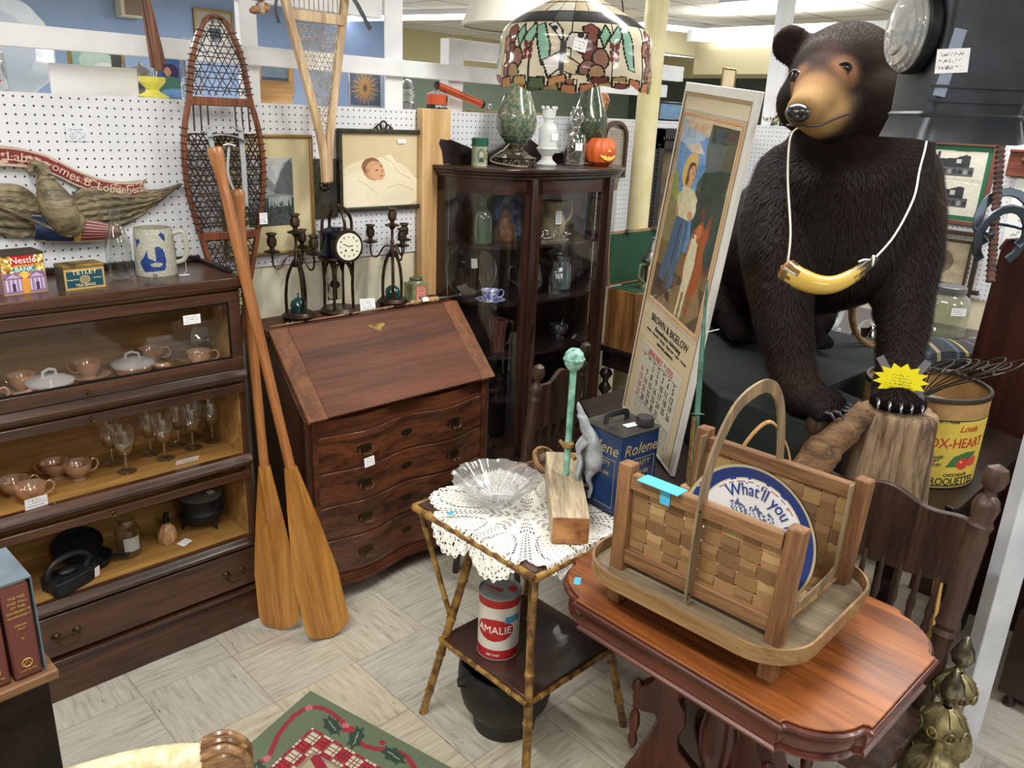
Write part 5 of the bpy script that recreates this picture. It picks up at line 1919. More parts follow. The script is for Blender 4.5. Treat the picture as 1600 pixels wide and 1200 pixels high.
# ================================================================ CORNER: COLUMN, FRAMES, GAMES CASE
g=G();g.lathe([(.056,0),(.056,CEIL)],36,cap=False)
struct(g.build('trim_21',plain('cream_column_paint','ddd3a8',.45,bump=.4,bscale=30,var='d2c796',vscale=8))).location=(3.40,2.56,0)
cf=thing('caned_chair_back','curved wooden frame with woven cane panel hanging left of the column','frame',(3.43,2.775,1.535))
g=G()
g.tube([(p[0],0,p[1]) for p in [(-.09,.0),(-.09,.24)]+arc(0,.20,.09,PI,0,10,.075)[1:]+[(.09,.0)]],1,flat=(.018,.024),up=(0,1,0),closed=True)
g.build('frame',plain('brown_frame_wood','56402f',.45),cf)
cv=Canvas(40,50,'a29a8c')
cv.mask(((cv.X*14)%1<.3)&((cv.Y*18)%1<.4),'5c564c')
g=G();g.grid( lambda u,v:(-.085+.17*u,.004,.01+.23*v),40,50,cv.a);g.build('cane_panel',vcol('paper_print',.8),cf,fixn=False,smooth=0)
bf=thing('ornate_black_frame','large ornate black picture frame partly hidden behind the calendar','frame',(3.93,2.77,.95))
g=G()
for a,b_ in ((0,.11),(.03,.08)):
 g.box(-.24+a,-.24+b_,-.05+a*.6,0,0,.84);g.box(.24-b_,.24-a,-.05+a*.6,0,0,.84)
 g.box(-.24,.24,-.05+a*.6,0,.84-b_,.84-a);g.box(-.24,.24,-.05+a*.6,0,a,b_)
g.build('frame',plain('black_gesso','1c1718',.35,bump=.6,bscale=70),bf,bevel=.004)
g=G()
for k in range(34):
 g.ell((-.185,-.05,.06+k*.021),(.013,.01,.008),8,5)
for k in range(14):
 g.ell((-.15+k*.022,-.05,.785),(.008,.01,.013),8,5)
g.build('moulded_border',MATS['black_gesso'],bf)
g=G();g.box(-.14,.14,-.012,-.004,.10,.74);g.build('dark_picture',plain('dark_canvas','3a3024',.6,var='6c5a3c',vscale=6),bf)
cs_=thing('game_case','wood-grain case with open green felt lid on a dark stand near the column','case',(3.33,2.28,.735))
CZ=wood('rosewood_laminate','4b2f18','8c6236',2,6,.35)
g=G();g.box(-.25,.25,0,.18,0,.30)
g.build('case_body',CZ,cs_,bevel=.003)
g=G();g.box(-.24,.24,.008,.172,.301,.303);g.build('felt_lining',plain('green_felt','17402c',.95),cs_)
g=G().at(0,.18,.305,rx=-.10)
g.box(-.25,.25,0,.016,0,.265)
ld=g.build('case_lid',plain('tan_edge','8b6f48',.5),cs_,bevel=.002)
g=G().at(0,.18,.305,rx=-.10);g.box(-.238,.238,-.003,.0,.012,.252);g.build('felt_lining',MATS['green_felt'],ld)
g=G()
for x in (-.11,.11):
 g.box(x-.02,x+.02,.178,.20,.565,.575)
g.build('latch',STEEL,cs_)
g=G();g.box(-.12,-.03,-.012,0,.16,.20);g.tube([(-.13,-.004,.17),(-.125,-.03,.13),(-.03,-.03,.13),(-.02,-.004,.17)],.006,8)
g.build('handle',plain('chrome','b9babd',.12,1.0),cs_,bevel=.002)
st=thing('beer_stein','painted pottery beer stein with pointed pewter lid standing on the open case','stein',(3.245,2.335,1.0385))
g=G();g.lathe([(0,0),(.058,0),(.058,.012),(.048,.022),(.044,.03),(.044,.125),(.048,.13),(.044,.135)],30,cap=False)
g.build('mug_body',plain('stein_glaze','7a7a5c',.3,var='4c5f3e',vscale=12),st)
cv=Canvas(60,40,'23201e');
for k in range(5):
 cv.ell(.15+k*.18,.45,.05,.35,['a9763a','3e5da0','b7a488','8a3d2e','3e5da0'][k]);cv.ell(.15+k*.18,.82,.035,.12,'d7ad86')
g=G();g.grid( lambda u,v:(.0447*math.sin((u-.5)*3.2),-.0447*math.cos((u-.5)*3.2),.032+.09*v),60,40,cv.a);g.build('painted_scene',vcol('printed_tin',.35),st,fixn=False)
g=G();g.lathe([(.050,.134),(.050,.142),(.036,.150),(.030,.170),(.020,.18),(.018,.20),(.004,.225),(.003,.24),(.007,.246),(0,.252)],24,cap=False)
g.tube([(-.05,0,.14),(-.07,0,.17)],.005,6)
g.tube([(-.012,0,.20),(0,0,.248),(.034,0,.185)],.003,6);g.build('pewter_lid',PEARL,st)
g=G();g.tube(spline([(-.044,0,.115),(-.085,0,.12),(-.09,0,.06),(-.045,0,.03)],5),.007,8);g.build('handle',MATS['stein_glaze'],st)
sd=thing('dark_side_table','dark wooden side table with twisted legs under the green felt case','table',(3.35,2.33,0))
g=G();g.box(-.27,.33,-.17,.17,.705,.734);g.box(-.25,.30,-.14,.15,.62,.705);g.build('tabletop',M_BLACKW,sd,bevel=.006)
for sx in (-1,1):
 for y in (-.12,.13):
  g=G();g.lathe([(.022,0)]+[(.024+.009*math.sin(k*1.2),.03+k*.0145) for k in range(41)],12,wob= lambda a,z:1+.10*math.sin(a*2+z*70));g.m=Matrix.Identity(4)
  o=g.build('leg',M_BLACKW,sd);o.location=(sx*.23,y,0)
tag(card(.09,.02,None,'price_card',90,(3.11,2.19,.7365),(-PI/2+.01,0,-.2),2),'white price card lying on the dark side table edge','card')
# ================================================================ ABOVE THE PEGBOARD
g=G();g.box(-2.2,4.6,2.97,3.5,1.80,1.826)
struct(g.build('trim_22',WHITE))
ZP=1.8265
jg=thing('glass_jug','large clear glass jug with red printed label at the top left edge','jug',(.64,3.06,ZP))
g=G();g.lathe([(0,.004),(.078,.002),(.086,.015),(.086,.11),(.07,.15),(.036,.185),(.027,.21),(.03,.24),(.036,.244),(.030,.26),(.024,.27)],30,cap=False)
g.build('body',CLEAR,jg)
g=G()
rs=random.Random(8)
for k in range(9):
 z=.035+k*.0125
 a0=rs.uniform(-.6,-.3);a1=rs.uniform(.1,.7)
 g.tube([(.0868*math.sin(a),-.0868*math.cos(a),z+.008*math.sin(a*9+k)) for a in [a0+(a1-a0)*i/8 for i in range(9)]],.002,4)
g.build('red_label',plain('red_print','d0343c',.6),jg)
gd=thing('glass_platter','large milky glass platter standing on edge behind the glass jug','platter',(.74,3.18,ZP+.14),0,None,PI/2-.12)
g=G();g.lathe([(0,.0),(.11,0),(.15,.01),(.165,.02),(.16,.022),(.11,.004)],60,cap=False,wob= lambda a,z:1+.012*math.sin(a*16));g.build('platter',glass('milky_glass',(.88,.92,.93),.08,.6,.2,haze=.45),gd)
g=G();g.box(-.137,.137,-.006,.006,0,.094)
wbd=tag(g.build('white_board',plain('worn_white_board','e6e7ea',.6,var='d9d6cd',vscale=5),bevel=.001),'blank worn white board standing on the pegboard ledge','board',None,(.975,3.02,ZP))
cv=Canvas(60,50,'8fb2ae');cv.ell(.5,.6,.35,.22,'b9cfc4');cv.ell(.65,.35,.3,.25,'dfe4dc');cv.poly([(.78,0),(.80,.9),(1,.95),(1,0)],'474a44');cv.rect(0,1,0,.14,'a9b7ae');cv.poly([(.48,.3),(.6,.42),(.56,.3),(.62,.28)],'2d3538');cv.noise(.12,8,4)
picture('seascape_painting','small gilt-framed seascape with a bird, leaning behind the white board',.965,1.155,ZP+.001,2.02,3.25,cv,plain('worn_gold_frame','8d7442',.4,.5),.012,.016,0)
ur=thing('samovar_urn','silver samovar-style urn with raised handles behind the white board','urn',(1.17,3.14,ZP))
g=G();g.lathe([(0,0),(.03,0),(.02,.02),(.015,.03),(.035,.05),(.04,.085),(.028,.10),(.01,.108),(.005,.12),(0,.122)],22,cap=False);g.build('body',STEEL,ur)
for s_ in (-1,1):
 g=G();g.tube([(s_*.035,0,.06),(s_*.055,0,.07),(s_*.06,0,.11),(s_*.05,0,.115)],.003,6);g.build('handle',STEEL,ur)
g=G();g.lathe([(.012,0),(.046,.001),(.048,.006),(.026,.018),(.018,.026),(.028,.038),(.040,.050),(.042,.066),(.040,.067),(.034,.05),(.014,.03)],30,cap=False,wob= lambda a,z:1+.03*math.sin(a*12))
tag(g.build('yellow_compote',glass('yellow_glass',(1.0,.95,.12),.08,.6,.1,haze=.75)),'bright yellow pressed glass compote on top of the pegboard','compote',None,(1.118,2.905,ZP+.001))
cv=Canvas(30,50,'3f6297');cv.ell(.5,.66,.28,.2,'3a2c54');cv.ell(.4,.66,.12,.12,'c08a70');cv.ell(.5,.25,.4,.3,'4f7a68');cv.ell(.6,.08,.5,.16,'7aa6dc');cv.noise(.12,6,3)
picture('blue_portrait','small unframed blue painting of a hooded figure near the clear bottle',1.265,1.385,ZP+.001,1.975,3.26,cv,plain('thin_brown_edge','6b4a35',.6),.003,.01,0,glassy=False)
g=G();g.lathe([(0,.003),(.032,.002),(.036,.008),(.036,.13),(.030,.155),(.016,.165),(.014,.19),(.019,.196),(.019,.205),(.014,.21)],26,cap=False)
tag(g.build('clear_bottle',glass('bright_clear_glass',(1,1,1),.14,.95)),'tall clear apothecary bottle left of the dark snowshoe toe','bottle',None,(1.305,3.03,ZP))
g=G();g.box(-.075,.075,-.03,.03,0,.085)
tag(g.build('wooden_box',wood('plywood_box','a97d4c','cfa876',0,6,.6),bevel=.001),'plain plywood box between the two snowshoes on the ledge','box',None,(1.63,3.05,ZP))
cv=Canvas(90,90,'53617a')
for k in range(48):
 a=2*PI*k/48;r1=.42+.05*math.sin(k*2.7)
 cv.line([(.5+.09*math.cos(a),.47+.12*math.sin(a)),(.5+r1*math.cos(a),.47+r1*math.sin(a))],.010,['c79a5a','a97a40','d9b276'][k%3])
cv.ell(.5,.47,.10,.14,'b88448');cv.poly([(.5,.36),(.56,.47),(.5,.58),(.44,.47)],'53617a')
picture('sunburst_picture','framed straw sunburst on blue ground in a silver frame',2.23,2.42,ZP+.0,2.015,3.44,cv,plain('silver_frame','a9abb0',.3,.8),.010,.012,0)
bvase=vessel('brass_vase',[(0,0),(.02,0),(.028,.02),(.03,.05),(.02,.075),(.012,.085),(.018,.095),(.014,.095)],BRASS,'small dark brass vase beside the sunburst picture','vase',(2.50,3.42,ZP))
for k,x in enumerate((2.36,2.585)):
 l_=thing('barn_lantern',('clear lantern hanging by a wire left of the sprayer' if k==0 else 'clear lantern hanging by a wire behind the sprayer tube'),'lantern',(x,3.15,ZP),0,None)
 g=G();g.lathe([(0,0),(.035,0),(.035,.03),(.028,.035)],20,cap=False);g.build('fount',STEEL,l_)
 g=G();g.lathe([(.026,.035),(.036,.06),(.026,.09)],20,cap=False);g.build('globe',CLEAR,l_)
 g=G();g.lathe([(.026,.09),(.034,.095),(.024,.11),(.022,.125),(.012,.13),(0,.132)],20,cap=False);g.build('chimney_cap',STEEL,l_)
 g=G();g.tube([(p[0],0,p[1]) for p in arc(0,.10,.045,0,PI,12,.10)],.0018,5)
 g.tube([(0,0,.20),(.006,0,.212),(0,0,.222),(-.004,0,.23)],.003,5);g.build('bail',STEEL,l_)
sp=thing('bug_sprayer','orange and black hand-pump SPRAYER tin on the pine post','sprayer',(2.30,2.855,ZP+.009))
cv=Canvas(60,30,'c4552c');cv.rect(0,1,0,.3,'17181a');cv.rect(.55,.72,.5,.95,'17181a');cv.noise(.1,6,2)
g=G();g.grid( lambda u,v:(.046*math.sin(2*PI*u-PI),-.046*math.cos(2*PI*u-PI),.058*v),60,30,cv.a)
g.cc=srgb('8a8a8c');g.lathe([(.046,.058),(.040,.064),(.016,.070),(.014,.09),(0,.09)],24,cap=False)
g.build('tank',vcol('printed_tin',.35),sp,fixn=False)
wp=plain('white_print','f4f2ee',.5)
def cyl_bend(r,z0):
 def f(co):
  a=co.x/r
  return Vector(((r+.0006+co.z)*math.sin(a),-(r+.0006+co.z)*math.cos(a),z0+co.y))
 return f
text('SPRAYER',.015,wp,sp,bend=cyl_bend(.046,.009),sx=1.3)
g=G();g.cyl((-.012,-.012,.095),(.27,.01,.028),.0165,n=20)
tb=g.build('pump_tube',plain('orange_tin','c4552c',.35,.2),sp)
g=G();g.cyl((-.014,-.012,.0955),(-.010,-.012,.0945),.0175,n=20);g.cyl((.262,.01,.030),(.274,.01,.027),.0175,n=20);g.build('end_ring',BLACKM,tb)
text('SPRAYER',.024,DARKINK,tb,(.165,-.0135,.053),(PI/2,.233,.08),sx=1.05)
text('Hudson',.014,wp,tb,(.055,-.022,.079),(PI/2,.233,.08))
g=G();g.tube([(.27,.01,.028),(.32,.012,.02)],.002,5);g.lathe_pq((.315,.012,.021),(.325,.012,.019),[(.010,0),(.012,.5),(.010,1)],12);g.build('plunger',STEEL,tb)
g=G();g.box(-.22,.22,-.10,.10,0,.012)
tag(g.build('ledge_plank',wood('grey_plank','7a6a4c','a8926a',0,6,.6),bevel=.001),'narrow brown plank laid along the ledge behind the lamps','plank',None,(2.85,3.02,ZP))
# table legs hanging in at the top left
hl_=thing('wooden_tripod','bundle of red-brown wooden tripod legs hanging down over the pegboard','tripod',(1.03,2.62,1.905))
for (x0,x1,zb_,dy) in ((-.034,.004,0.0,0),(-.052,.024,.018,.02),(-.018,.002,.01,.035)):
 g=G();g.bar((x1,dy,zb_),(x0-.02,dy,.60),.020,.016);g.build('leg',wood('red_brown_wood','54301f','86543a',2,12,.4),hl_,bevel=.003)
ac=thing('air_conditioner','beige window air conditioner mounted high on the blue wall','air conditioner',(2.84,7.78,2.47))
g=G();g.box(-.10,.10,-.14,0,0,.15);g.build('casing',plain('beige_plastic','c9c3ae',.6),ac,bevel=.006)
g=G()
for k in range(12):
 g.box(-.07,.09,-.146,-.139,.018+k*.0105,.024+k*.0105)
g.build('grille',plain('brown_grille','6b5546',.6),ac)
cv=Canvas(40,40,'a9a79c');cv.rect(.22,.85,0,.7,'d9d9d4');cv.rect(.38,.7,.05,.55,'4a5568')
picture('grey_print','gilt framed grey print high on the blue wall',3.42,3.80,2.28,2.62,7.79,cv,GILT,.02,.02,0)
cv=Canvas(30,40,'6f7f94');cv.rect(0,1,0,.4,'3d4a5c');cv.noise(.2,6,2)
picture('harbour_print','wood framed blue print on the far wall behind the snowshoes',4.0,4.4,1.9,2.3,7.79,cv,plain('tan_wood_frame','b58a58',.5),.05,.03,0)
gr=thing('meat_grinder','cream painted hand grinder with wooden handle hanging at the top edge','grinder',(1.36,2.62,2.07))
g=G();g.box(-.04,.03,-.03,.03,.07,.17);g.lathe_pq((.02,0,.07),(.02,0,.03),[(.012,0),(.012,1)],12);g.build('body',plain('chipped_cream_enamel','c9bca4',.5,var='8d7a64',vscale=25),gr,bevel=.006)
g=G();g.lathe_pq((-.02,0,.035),(.045,0,.055),[(.006,0),(.013,.2),(.010,.5),(.017,.85),(.010,1)],12);g.build('handle',wood('worn_handle','7b4d35','b98a68',0,20,.5),gr)
# far stuff seen under the shade
for k,(lab,x,y,w_,h_,col_,ct) in enumerate((('framed blue seascape glimpsed under the stained glass shade',5.55,3.95,.34,.14,'7fa6cc','picture'),('tall pale floral panel glimpsed left of the column',6.0,3.75,.20,.42,'c9b896','panel'))):
 cv=Canvas(20,20,col_);cv.noise(.2,5,k+1)
 picture('far_picture',lab,x-w_/2,x+w_/2,1.83,1.83+h_,y,cv,BLACKM if k==0 else GILT,.012,.012,0,cat=ct,glassy=False)
vessel('carved_bust',[(0,0),(.05,0),(.03,.03),(.05,.06),(.06,.12),(.05,.16),(.02,.18),(0,.18)],plain('orange_wood','a86a3c',.5,var='d8a070',vscale=20),'carved orange-brown bust glimpsed under the stained glass shade','bust',(4.72,3.98,1.83),wob= lambda a,z:1+.12*math.sin(a*3+z*40))
g=G();g.box(4.0,7.0,3.7,4.2,1.79,1.828);struct(g.build('trim_23',M_BLACKW))
# light fixtures
def fixture(label,x,y,L=1.25,rz=0,z=CEIL):
 t=thing('fluorescent_light',label,'ceiling light',(x,y,z),rz,'fluorescent ceiling lights')
 g=G();g.box(-.08,.08,-L/2,L/2,-.045,-.001);g.build('housing',WHITE,t)
 g=G();g.box(-.07,.07,-L/2+.02,L/2-.02,-.078,-.0455);g.build('diffuser',emit('tube_glow','fbfdff',5.0),t,bevel=.01)
 return t
fixture('long fluorescent light beyond the white post, left of the ivory shade',5.35,6.75,2.4,.3)
fixture('fluorescent light right of the cream column near the ceiling',7.25,5.0,1.3,1.25)
fixture('lower fluorescent light in the dark room past the column',8.6,5.75,1.8,1.25,2.62)
fixture('fluorescent light at the top edge above the bear',5.9,2.6,2.4,0)
g=G();g.box(5.4,10.8,5.30,5.40,2.49,CEIL);struct(g.build('trim_24',TAN))
g=G();g.box(6.6,6.75,1.0,4.6,2.52,2.62);struct(g.build('trim_25',WHITE))
g=G();g.box(6.75,6.85,.4,4.6,2.25,2.60);struct(g.build('trim_26',TAN))
# ================================================================ BAMBOO SIDE TABLE
BAM=plain('tortoise_bamboo','a9833f',.32,0,var='5b3a1a',vscale=28,coat=.4)
BAMT=plain('lacquered_brown_top','4a3128',.28,0,var='33221d',vscale=7,coat=.3)
bt_=thing('bamboo_table','two-tier bamboo side table with splayed legs and dark lacquered tops','table',(1.525,1.42,0),.0)
def bamboo(g,p,q,r,nodes=5,seed=1):
 p,q=Vector(p),Vector(q)
 rs=random.Random(seed)
 prof=[(r*.96,0)]
 ts=sorted([(k+.5+rs.uniform(-.15,.15))/nodes for k in range(nodes)])
 for t in ts:
  prof+=[(r*.94,t-.018),(r*1.02,t-.008),(r*1.20,t),(r*1.02,t+.006),(r*.97,t+.02)]
 prof+=[(r*.96,1)]
 g.lathe_pq(p,q,prof,14)
 return g
TH,HT=.75,.26
for i,(sx,sy) in enumerate(((-1,1),(1,1),(1,-1),(-1,-1))):
 g=G();bamboo(g,(sx*.222,sy*.232,0),(sx*.105,sy*.105,TH-.02),.0135,5,i)
 g.build('leg',BAM,bt_)
 g=G();bamboo(g,(sx*.236,sy*.236,TH-.02),(sx*.165,sy*.170,.36),.0085,3,i+9)
 g.build('brace',BAM,bt_)
g=G();g.box(-.242,.262,-.238,.238,TH-.012,TH-.001)
g.build('tabletop',BAMT,bt_,bevel=.002)
for a,b_ in (((-.250,-.246),(.270,-.246)),((.270,-.246),(.270,.246)),((.270,.246),(-.250,.246)),((-.250,.246),(-.250,-.246))):
 g=G();bamboo(g,(a[0],a[1],TH-.012),(b_[0],b_[1],TH-.012),.0115,3,3);g.build('edge_rail',BAM,bt_)
g=G();g.box(-.186,.186,-.186,.186,.288,.2995)
g.build('shelf',BAMT,bt_,bevel=.003)
for a,b_ in (((-.19,-.19),(.19,-.19)),((.19,-.19),(.19,.19)),((.19,.19),(-.19,.19)),((-.19,.19),(-.19,-.19))):
 g=G();bamboo(g,(a[0],a[1],.285),(b_[0],b_[1],.285),.0085,3,4);g.build('edge_rail',BAM,bt_)
 # crocheted doily draped over the table
dm,nt,b=_new('white_crochet')
b.inputs['Base Color'].default_value=c4('f1f0ea');b.inputs['Roughness'].default_value=.9
at_=N(nt,'ShaderNodeVertexColor');at_.layer_name='Col'
tr_=N(nt,'ShaderNodeBsdfTransparent');mx_=N(nt,'ShaderNodeMixShader')
sp_=N(nt,'ShaderNodeSeparateColor');nt.links.new(at_.outputs[0],sp_.inputs[0])
nt.links.new(sp_.outputs[0],mx_.inputs[0]);nt.links.new(tr_.outputs[0],mx_.inputs[1]);nt.links.new(b.outputs[0],mx_.inputs[2])
nt.links.new(mx_.outputs[0],nt.nodes['Material Output'].inputs[0])
NA,NR=432,74
RD=.300
g=G()
def doily_r(a):
 p=(a*8/(2*PI))%1
 lobe=math.sin(PI*p)**.75
 return RD*(.80+.20*lobe)*(1+.012*math.sin(a*72))
def doily(u,v):
 a=2*PI*u;r=doily_r(a)*v
 x,y=r*math.cos(a),r*math.sin(a)
 cx,cy=1.475,1.405
 X,Y=cx+x,cy+y
 # overhang beyond the table edge (x 1.283..1.79, y 1.182..1.658)
 ox=max(0,1.272-X);oy=max(0,1.170-Y)
 Z=.7512+.0012*math.sin(X*90)*math.sin(Y*80)
 if ox>0 or oy>0:
  o=ox+oy
  Z-=o*.92+.004*math.sin((X-Y)*120)
  X+=ox*.68;Y+=oy*.68
 if -.25<X-1.525<.27 and abs(Y-1.42)<.25 and Z>.745:
  e=min(X-1.272,1.798-X,Y-1.170,1.672-Y)
  Z+=.0085*max(0,1-max(0,e-.0)/.03)
 return (X,Y,Z+.001)
col=np.ones((NA,NR,3))
for i in range(NA):
 a=(i+.5)/NA;p=(a*8)%1
 for j in range(NR):
  v=(j+.5)/NR
  hole=False
  if v<.10:
   hole=(j%3==0 and i%18<6)
  elif v<.40:
   hole=(j%6 in (1,2,3)) and (i%6<3) and abs(p-.5)>.15+.3*(v-.1)
  elif v<.94:
   w_=math.sin(PI*p)*(1.02-v)*1.1
   q=abs(p-.5)
   ring=abs(q-.30*math.sqrt(max(0,1-((v-.66)/.26)**2)))<.035
   hole=(ring and i%3<2 and j%3<2) or (q>.40 and i%4<2 and j%4<2) or (i%6==0 and j%4==0)
  else :
   hole=j%4==0 and i%4<2
  if hole:
   col[i,j]=0
g.grid(doily,NA,NR,col)
tag(g.build('crochet_doily',dm,smooth=0,fixn=False),'white crocheted doily with scalloped lobes draped over the bamboo table','doily')
# pressed glass bowl
gb=thing('glass_bowl','clear pressed glass bowl with a scalloped flaring rim on the doily','bowl',(1.452,1.510,.7535))
g=G()
def wob_b(a,z):
 k=max(0,(z-.03)/.05)
 return 1+(.035*math.sin(a*12)+.012*math.sin(a*36))*k+.02*math.sin(a*24)*(1-k)
g.lathe([(0,.010),(.030,.008),(.040,.0),(.043,.004),(.040,.012),(.055,.022),(.085,.045),(.110,.070),(.125,.083),(.128,.086),(.123,.087),(.106,.075),(.080,.050),(.05,.028),(.0,.020)],144,cap=False,wob=wob_b)
CUTG=glass('cut_glass',(.97,.98,.98),.16,.95,.05,haze=.08)
g.build('bowl',CUTG,gb,smooth=40)
g=G()
for k in range(24):
 a=2*PI*k/24
 for (r0,z0,r1,z1) in ((.012,.023,.050,.031),):
  g.bar((r0*math.cos(a),r0*math.sin(a),z0),(r1*math.cos(a),r1*math.sin(a),z1),.004,.003)
for k in range(12):
 a=2*PI*k/12
 for t in (-.5,-.25,0,.25,.5):
  a2=a+t*.36
  g.tube([(.056*math.cos(a+t*.1),.056*math.sin(a+t*.1),.028),(.098*math.cos(a2),.098*math.sin(a2),.064)],.0016,4)
g.build('cut_pattern',glass('cut_lines',(1,1,1),.45,.95,.15,haze=.5),gb)
g=G();g.box(-.012,.012,-.006,.006,0,.0008)
tag(g.build('blue_tape_piece',BLUETAPE),'small piece of blue tape on the bamboo tabletop beside the doily','tape',None,(1.300,1.530,.7655),.3)
# weathered beam with copper lightning rod
bl=thing('wooden_block','weathered square timber block standing on the doily with a copper rod through it','block',(1.600,1.375,.7545),PI/4+.02)
g=G();g.box(-.225,.205,-.050,.050,0,.080)
g.build('block_body',wood('weathered_timber','8a7b64','c7b698',0,10,.75,10,bump=.2),bl,bevel=.004)
g=G();g.box(-.2262,-.2255,-.048,.048,.002,.078)
g.build('sawn_end',plain('sawn_end_grain','b98450',.7,var='7d4d28',vscale=28),bl)
lr=thing('lightning_rod','verdigris copper rod topped with a speckled turquoise ball, set in the block','lightning rod',(1.628,1.400,.835))
VERD=plain('verdigris','8fd0bb',.6,.1,var='5f9a86',vscale=40)
g=G();g.cyl((0,0,0),(0,0,.325),.0095,n=16);g.build('rod',plain('verdigris_rod','9ad6c0',.6,.1,var='5c8f74',vscale=25),lr)
g=G();g.lathe([(.006,.318),(.016,.324),(.026,.338),(.0285,.350),(.031,.352),(.031,.356),(.0285,.358),(.025,.372),(.014,.383),(0,.386)],28,cap=False);g.build('ball',plain('speckled_verdigris','a3d0c2',.6,.0,var='5f8f82',vscale=70),lr)
g=G();g.lathe([(.011,.085),(.017,.09),(.017,.10),(.011,.105)],12);g.cyl((0,-.03,.06),(.02,.05,.085),.006)
g.build('iron_bracket',plain('rusty_iron','7b5a44',.6,.5,var='a88a52',vscale=50),lr)
# zinc animal vane figure
vn=thing('weathervane_figure','grey zinc animal weathervane figure standing upright beside the copper rod','weathervane',(1.636,1.362,.842),-.77)
vn.scale=(1.0,1.4,.98)
ZN=plain('weathered_zinc','b9bfc4',.45,.15,var='8f979d',vscale=22)
g=G()
g.tube(spline([(.040,0,.02),(.046,0,.06),(.040,0,.10),(.026,0,.135)],5),[.012,.020,.024,.027,.029,.030,.030,.029,.028,.027,.026,.025,.024,.022,.020,.018],14)
g.tube(spline([(.028,0,.13),(.012,0,.155),(.002,0,.185),(-.012,0,.195)],4),[.020,.019,.018,.017,.016,.015,.014,.013,.013,.012,.011,.009,.007],12)
g.tube(spline([(.006,0,.178),(-.010,0,.215),(-.014,0,.232)],3),[.012,.010,.009,.008,.006,.004,.002],9)
for y_ in (-.010,.010):
 g.tube(spline([(.018,y_,.12),(-.004,y_,.09),(.004,y_,.05),(-.002,y_,.005),(.008,y_,-.02)],4),[.013,.012,.011,.010,.009]+[.007]*8+[.006]*4,8)
 g.tube(spline([(.042,y_,.03),(.030,y_,.0),(.040,y_,-.03),(.034,y_,-.06)],4),[.014,.013,.011,.010,.009,.008,.007,.007,.006,.006,.006,.006,.006],8)
g.tube(spline([(.052,0,.03),(.066,0,.0),(.062,0,-.04)],3),[.006,.005,.005,.004,.003,.003,.002],6)
g.build('body',ZN,vn,smooth=60)
g=G();g.tube([(-.002,-.0,.02),(.0,0,-.02),(.03,-.0,-.03)],.005,7);g.build('mount',plain('rusty_iron',''),vn)
# wicker tray behind
wk=thing('wicker_tray','small round wicker basket with tan braided rim behind the timber block','basket',(1.715,1.560,.800),.3,None,.75,.15)
g=G()
WKM=plain('wicker_tan','a88458',.7,var='7a5a38',vscale=50)
for k in range(2):
 g.tube([(.062*math.cos(a)*(1+.04*math.sin(20*a+k*PI)),.045*math.sin(a)*(1+.04*math.sin(20*a+k*PI)),.004*math.cos(20*a+k*PI)) for a in [2*PI*i/120 for i in range(120)]],.0045,6,closed=True)
g.build('braided_rim',WKM,wk)
g=G()
for k in range(-4,5):
 x=k*.013;h=.043*math.sqrt(1-(x/.063)**2);g.tube([(x,-h,0),(x,0,-.02),(x,h,0)],.0016,5)
for k in range(-2,3):
 y=k*.014;h=.06*math.sqrt(1-(y/.046)**2);g.tube([(-h,y,0),(0,y,-.018),(h,y,0)],.0016,5)
g.build('lattice',WKM,wk)
g=G();g.ell((-.012,.008,.004),(.022,.016,.018),14,9);g.build('dried_pod',plain('dried_brown','6e5a4a',.9,bump=.5),wk)
# blue oil can
oc=thing('oil_can','dark blue square ROLENE motor oil can with folding handle behind the timber block','can',(1.742,1.300,.7555),-.10)
g=G();g.prism(rprism(.158,.158,.012,4),.242,'z',0)
g.build('can_body',plain('blue_enamel_tin','173a6e',.28,.1,var='122c52',vscale=7,coat=.4),oc,bevel=.002)
g=G();g.prism(rprism(.163,.163,.014,4),.006,'z',.240);g.prism(rprism(.163,.163,.014,4),.006,'z',-.001)
g.build('rim',plain('worn_black_tin','2c2b2b',.4,.4,var='4b4844',vscale=20),oc,bevel=.002)
g=G();g.tube(spline([(-.045,.02,.246),(-.045,.02,.262),(-.035,.02,.270),(.025,.02,.270),(.038,.02,.262),(.040,.02,.246)],4),1,flat=(.018,.004),up=(0,1,0));g.build('handle',MATS['worn_black_tin'],oc)
g=G();g.lathe_pq((.045,-.045,.246),(.045,-.045,.272),[(.022,0),(.026,.1),(.026,.8),(.023,1)],26);g.build('cap',plain('black_cap','242424',.5),oc)
card(.045,.024,oc,'price_label',91,(.005,-.030,.249),(-PI/2,0,-.1),2)
BRZ=plain('worn_gold_print','b9a878',.5,.3)
for rot,ox,oy in ((0,0,-.0797),(-PI/2,-.0797,0)):
 rr=(PI/2,0,rot)
 text('Rolene',.048,BRZ,oc,(ox,oy,.195),rr,shear=.25)
 text('QUALITY',.020,BRZ,oc,(ox,oy,.150),rr)
 text('MOTOR OIL',.015,BRZ,oc,(ox,oy,.120),rr)
g=G()
for (y_,x_) in ((-.0795,None),(None,-.0795)):
 for a,b_ in (((-.06,.165),(.06,.165)),((.06,.165),(.06,.02)),((.06,.02),(-.06,.02)),((-.06,.02),(-.06,.165))):
  if x_ is None:
   g.bar((a[0],y_,a[1]),(b_[0],y_,b_[1]),.0012,.0012,(0,1,0))
  else :
   g.bar((x_,a[0],a[1]),(x_,b_[0],b_[1]),.0012,.0012,(1,0,0))
g.build('printed_border',BRZ,oc)
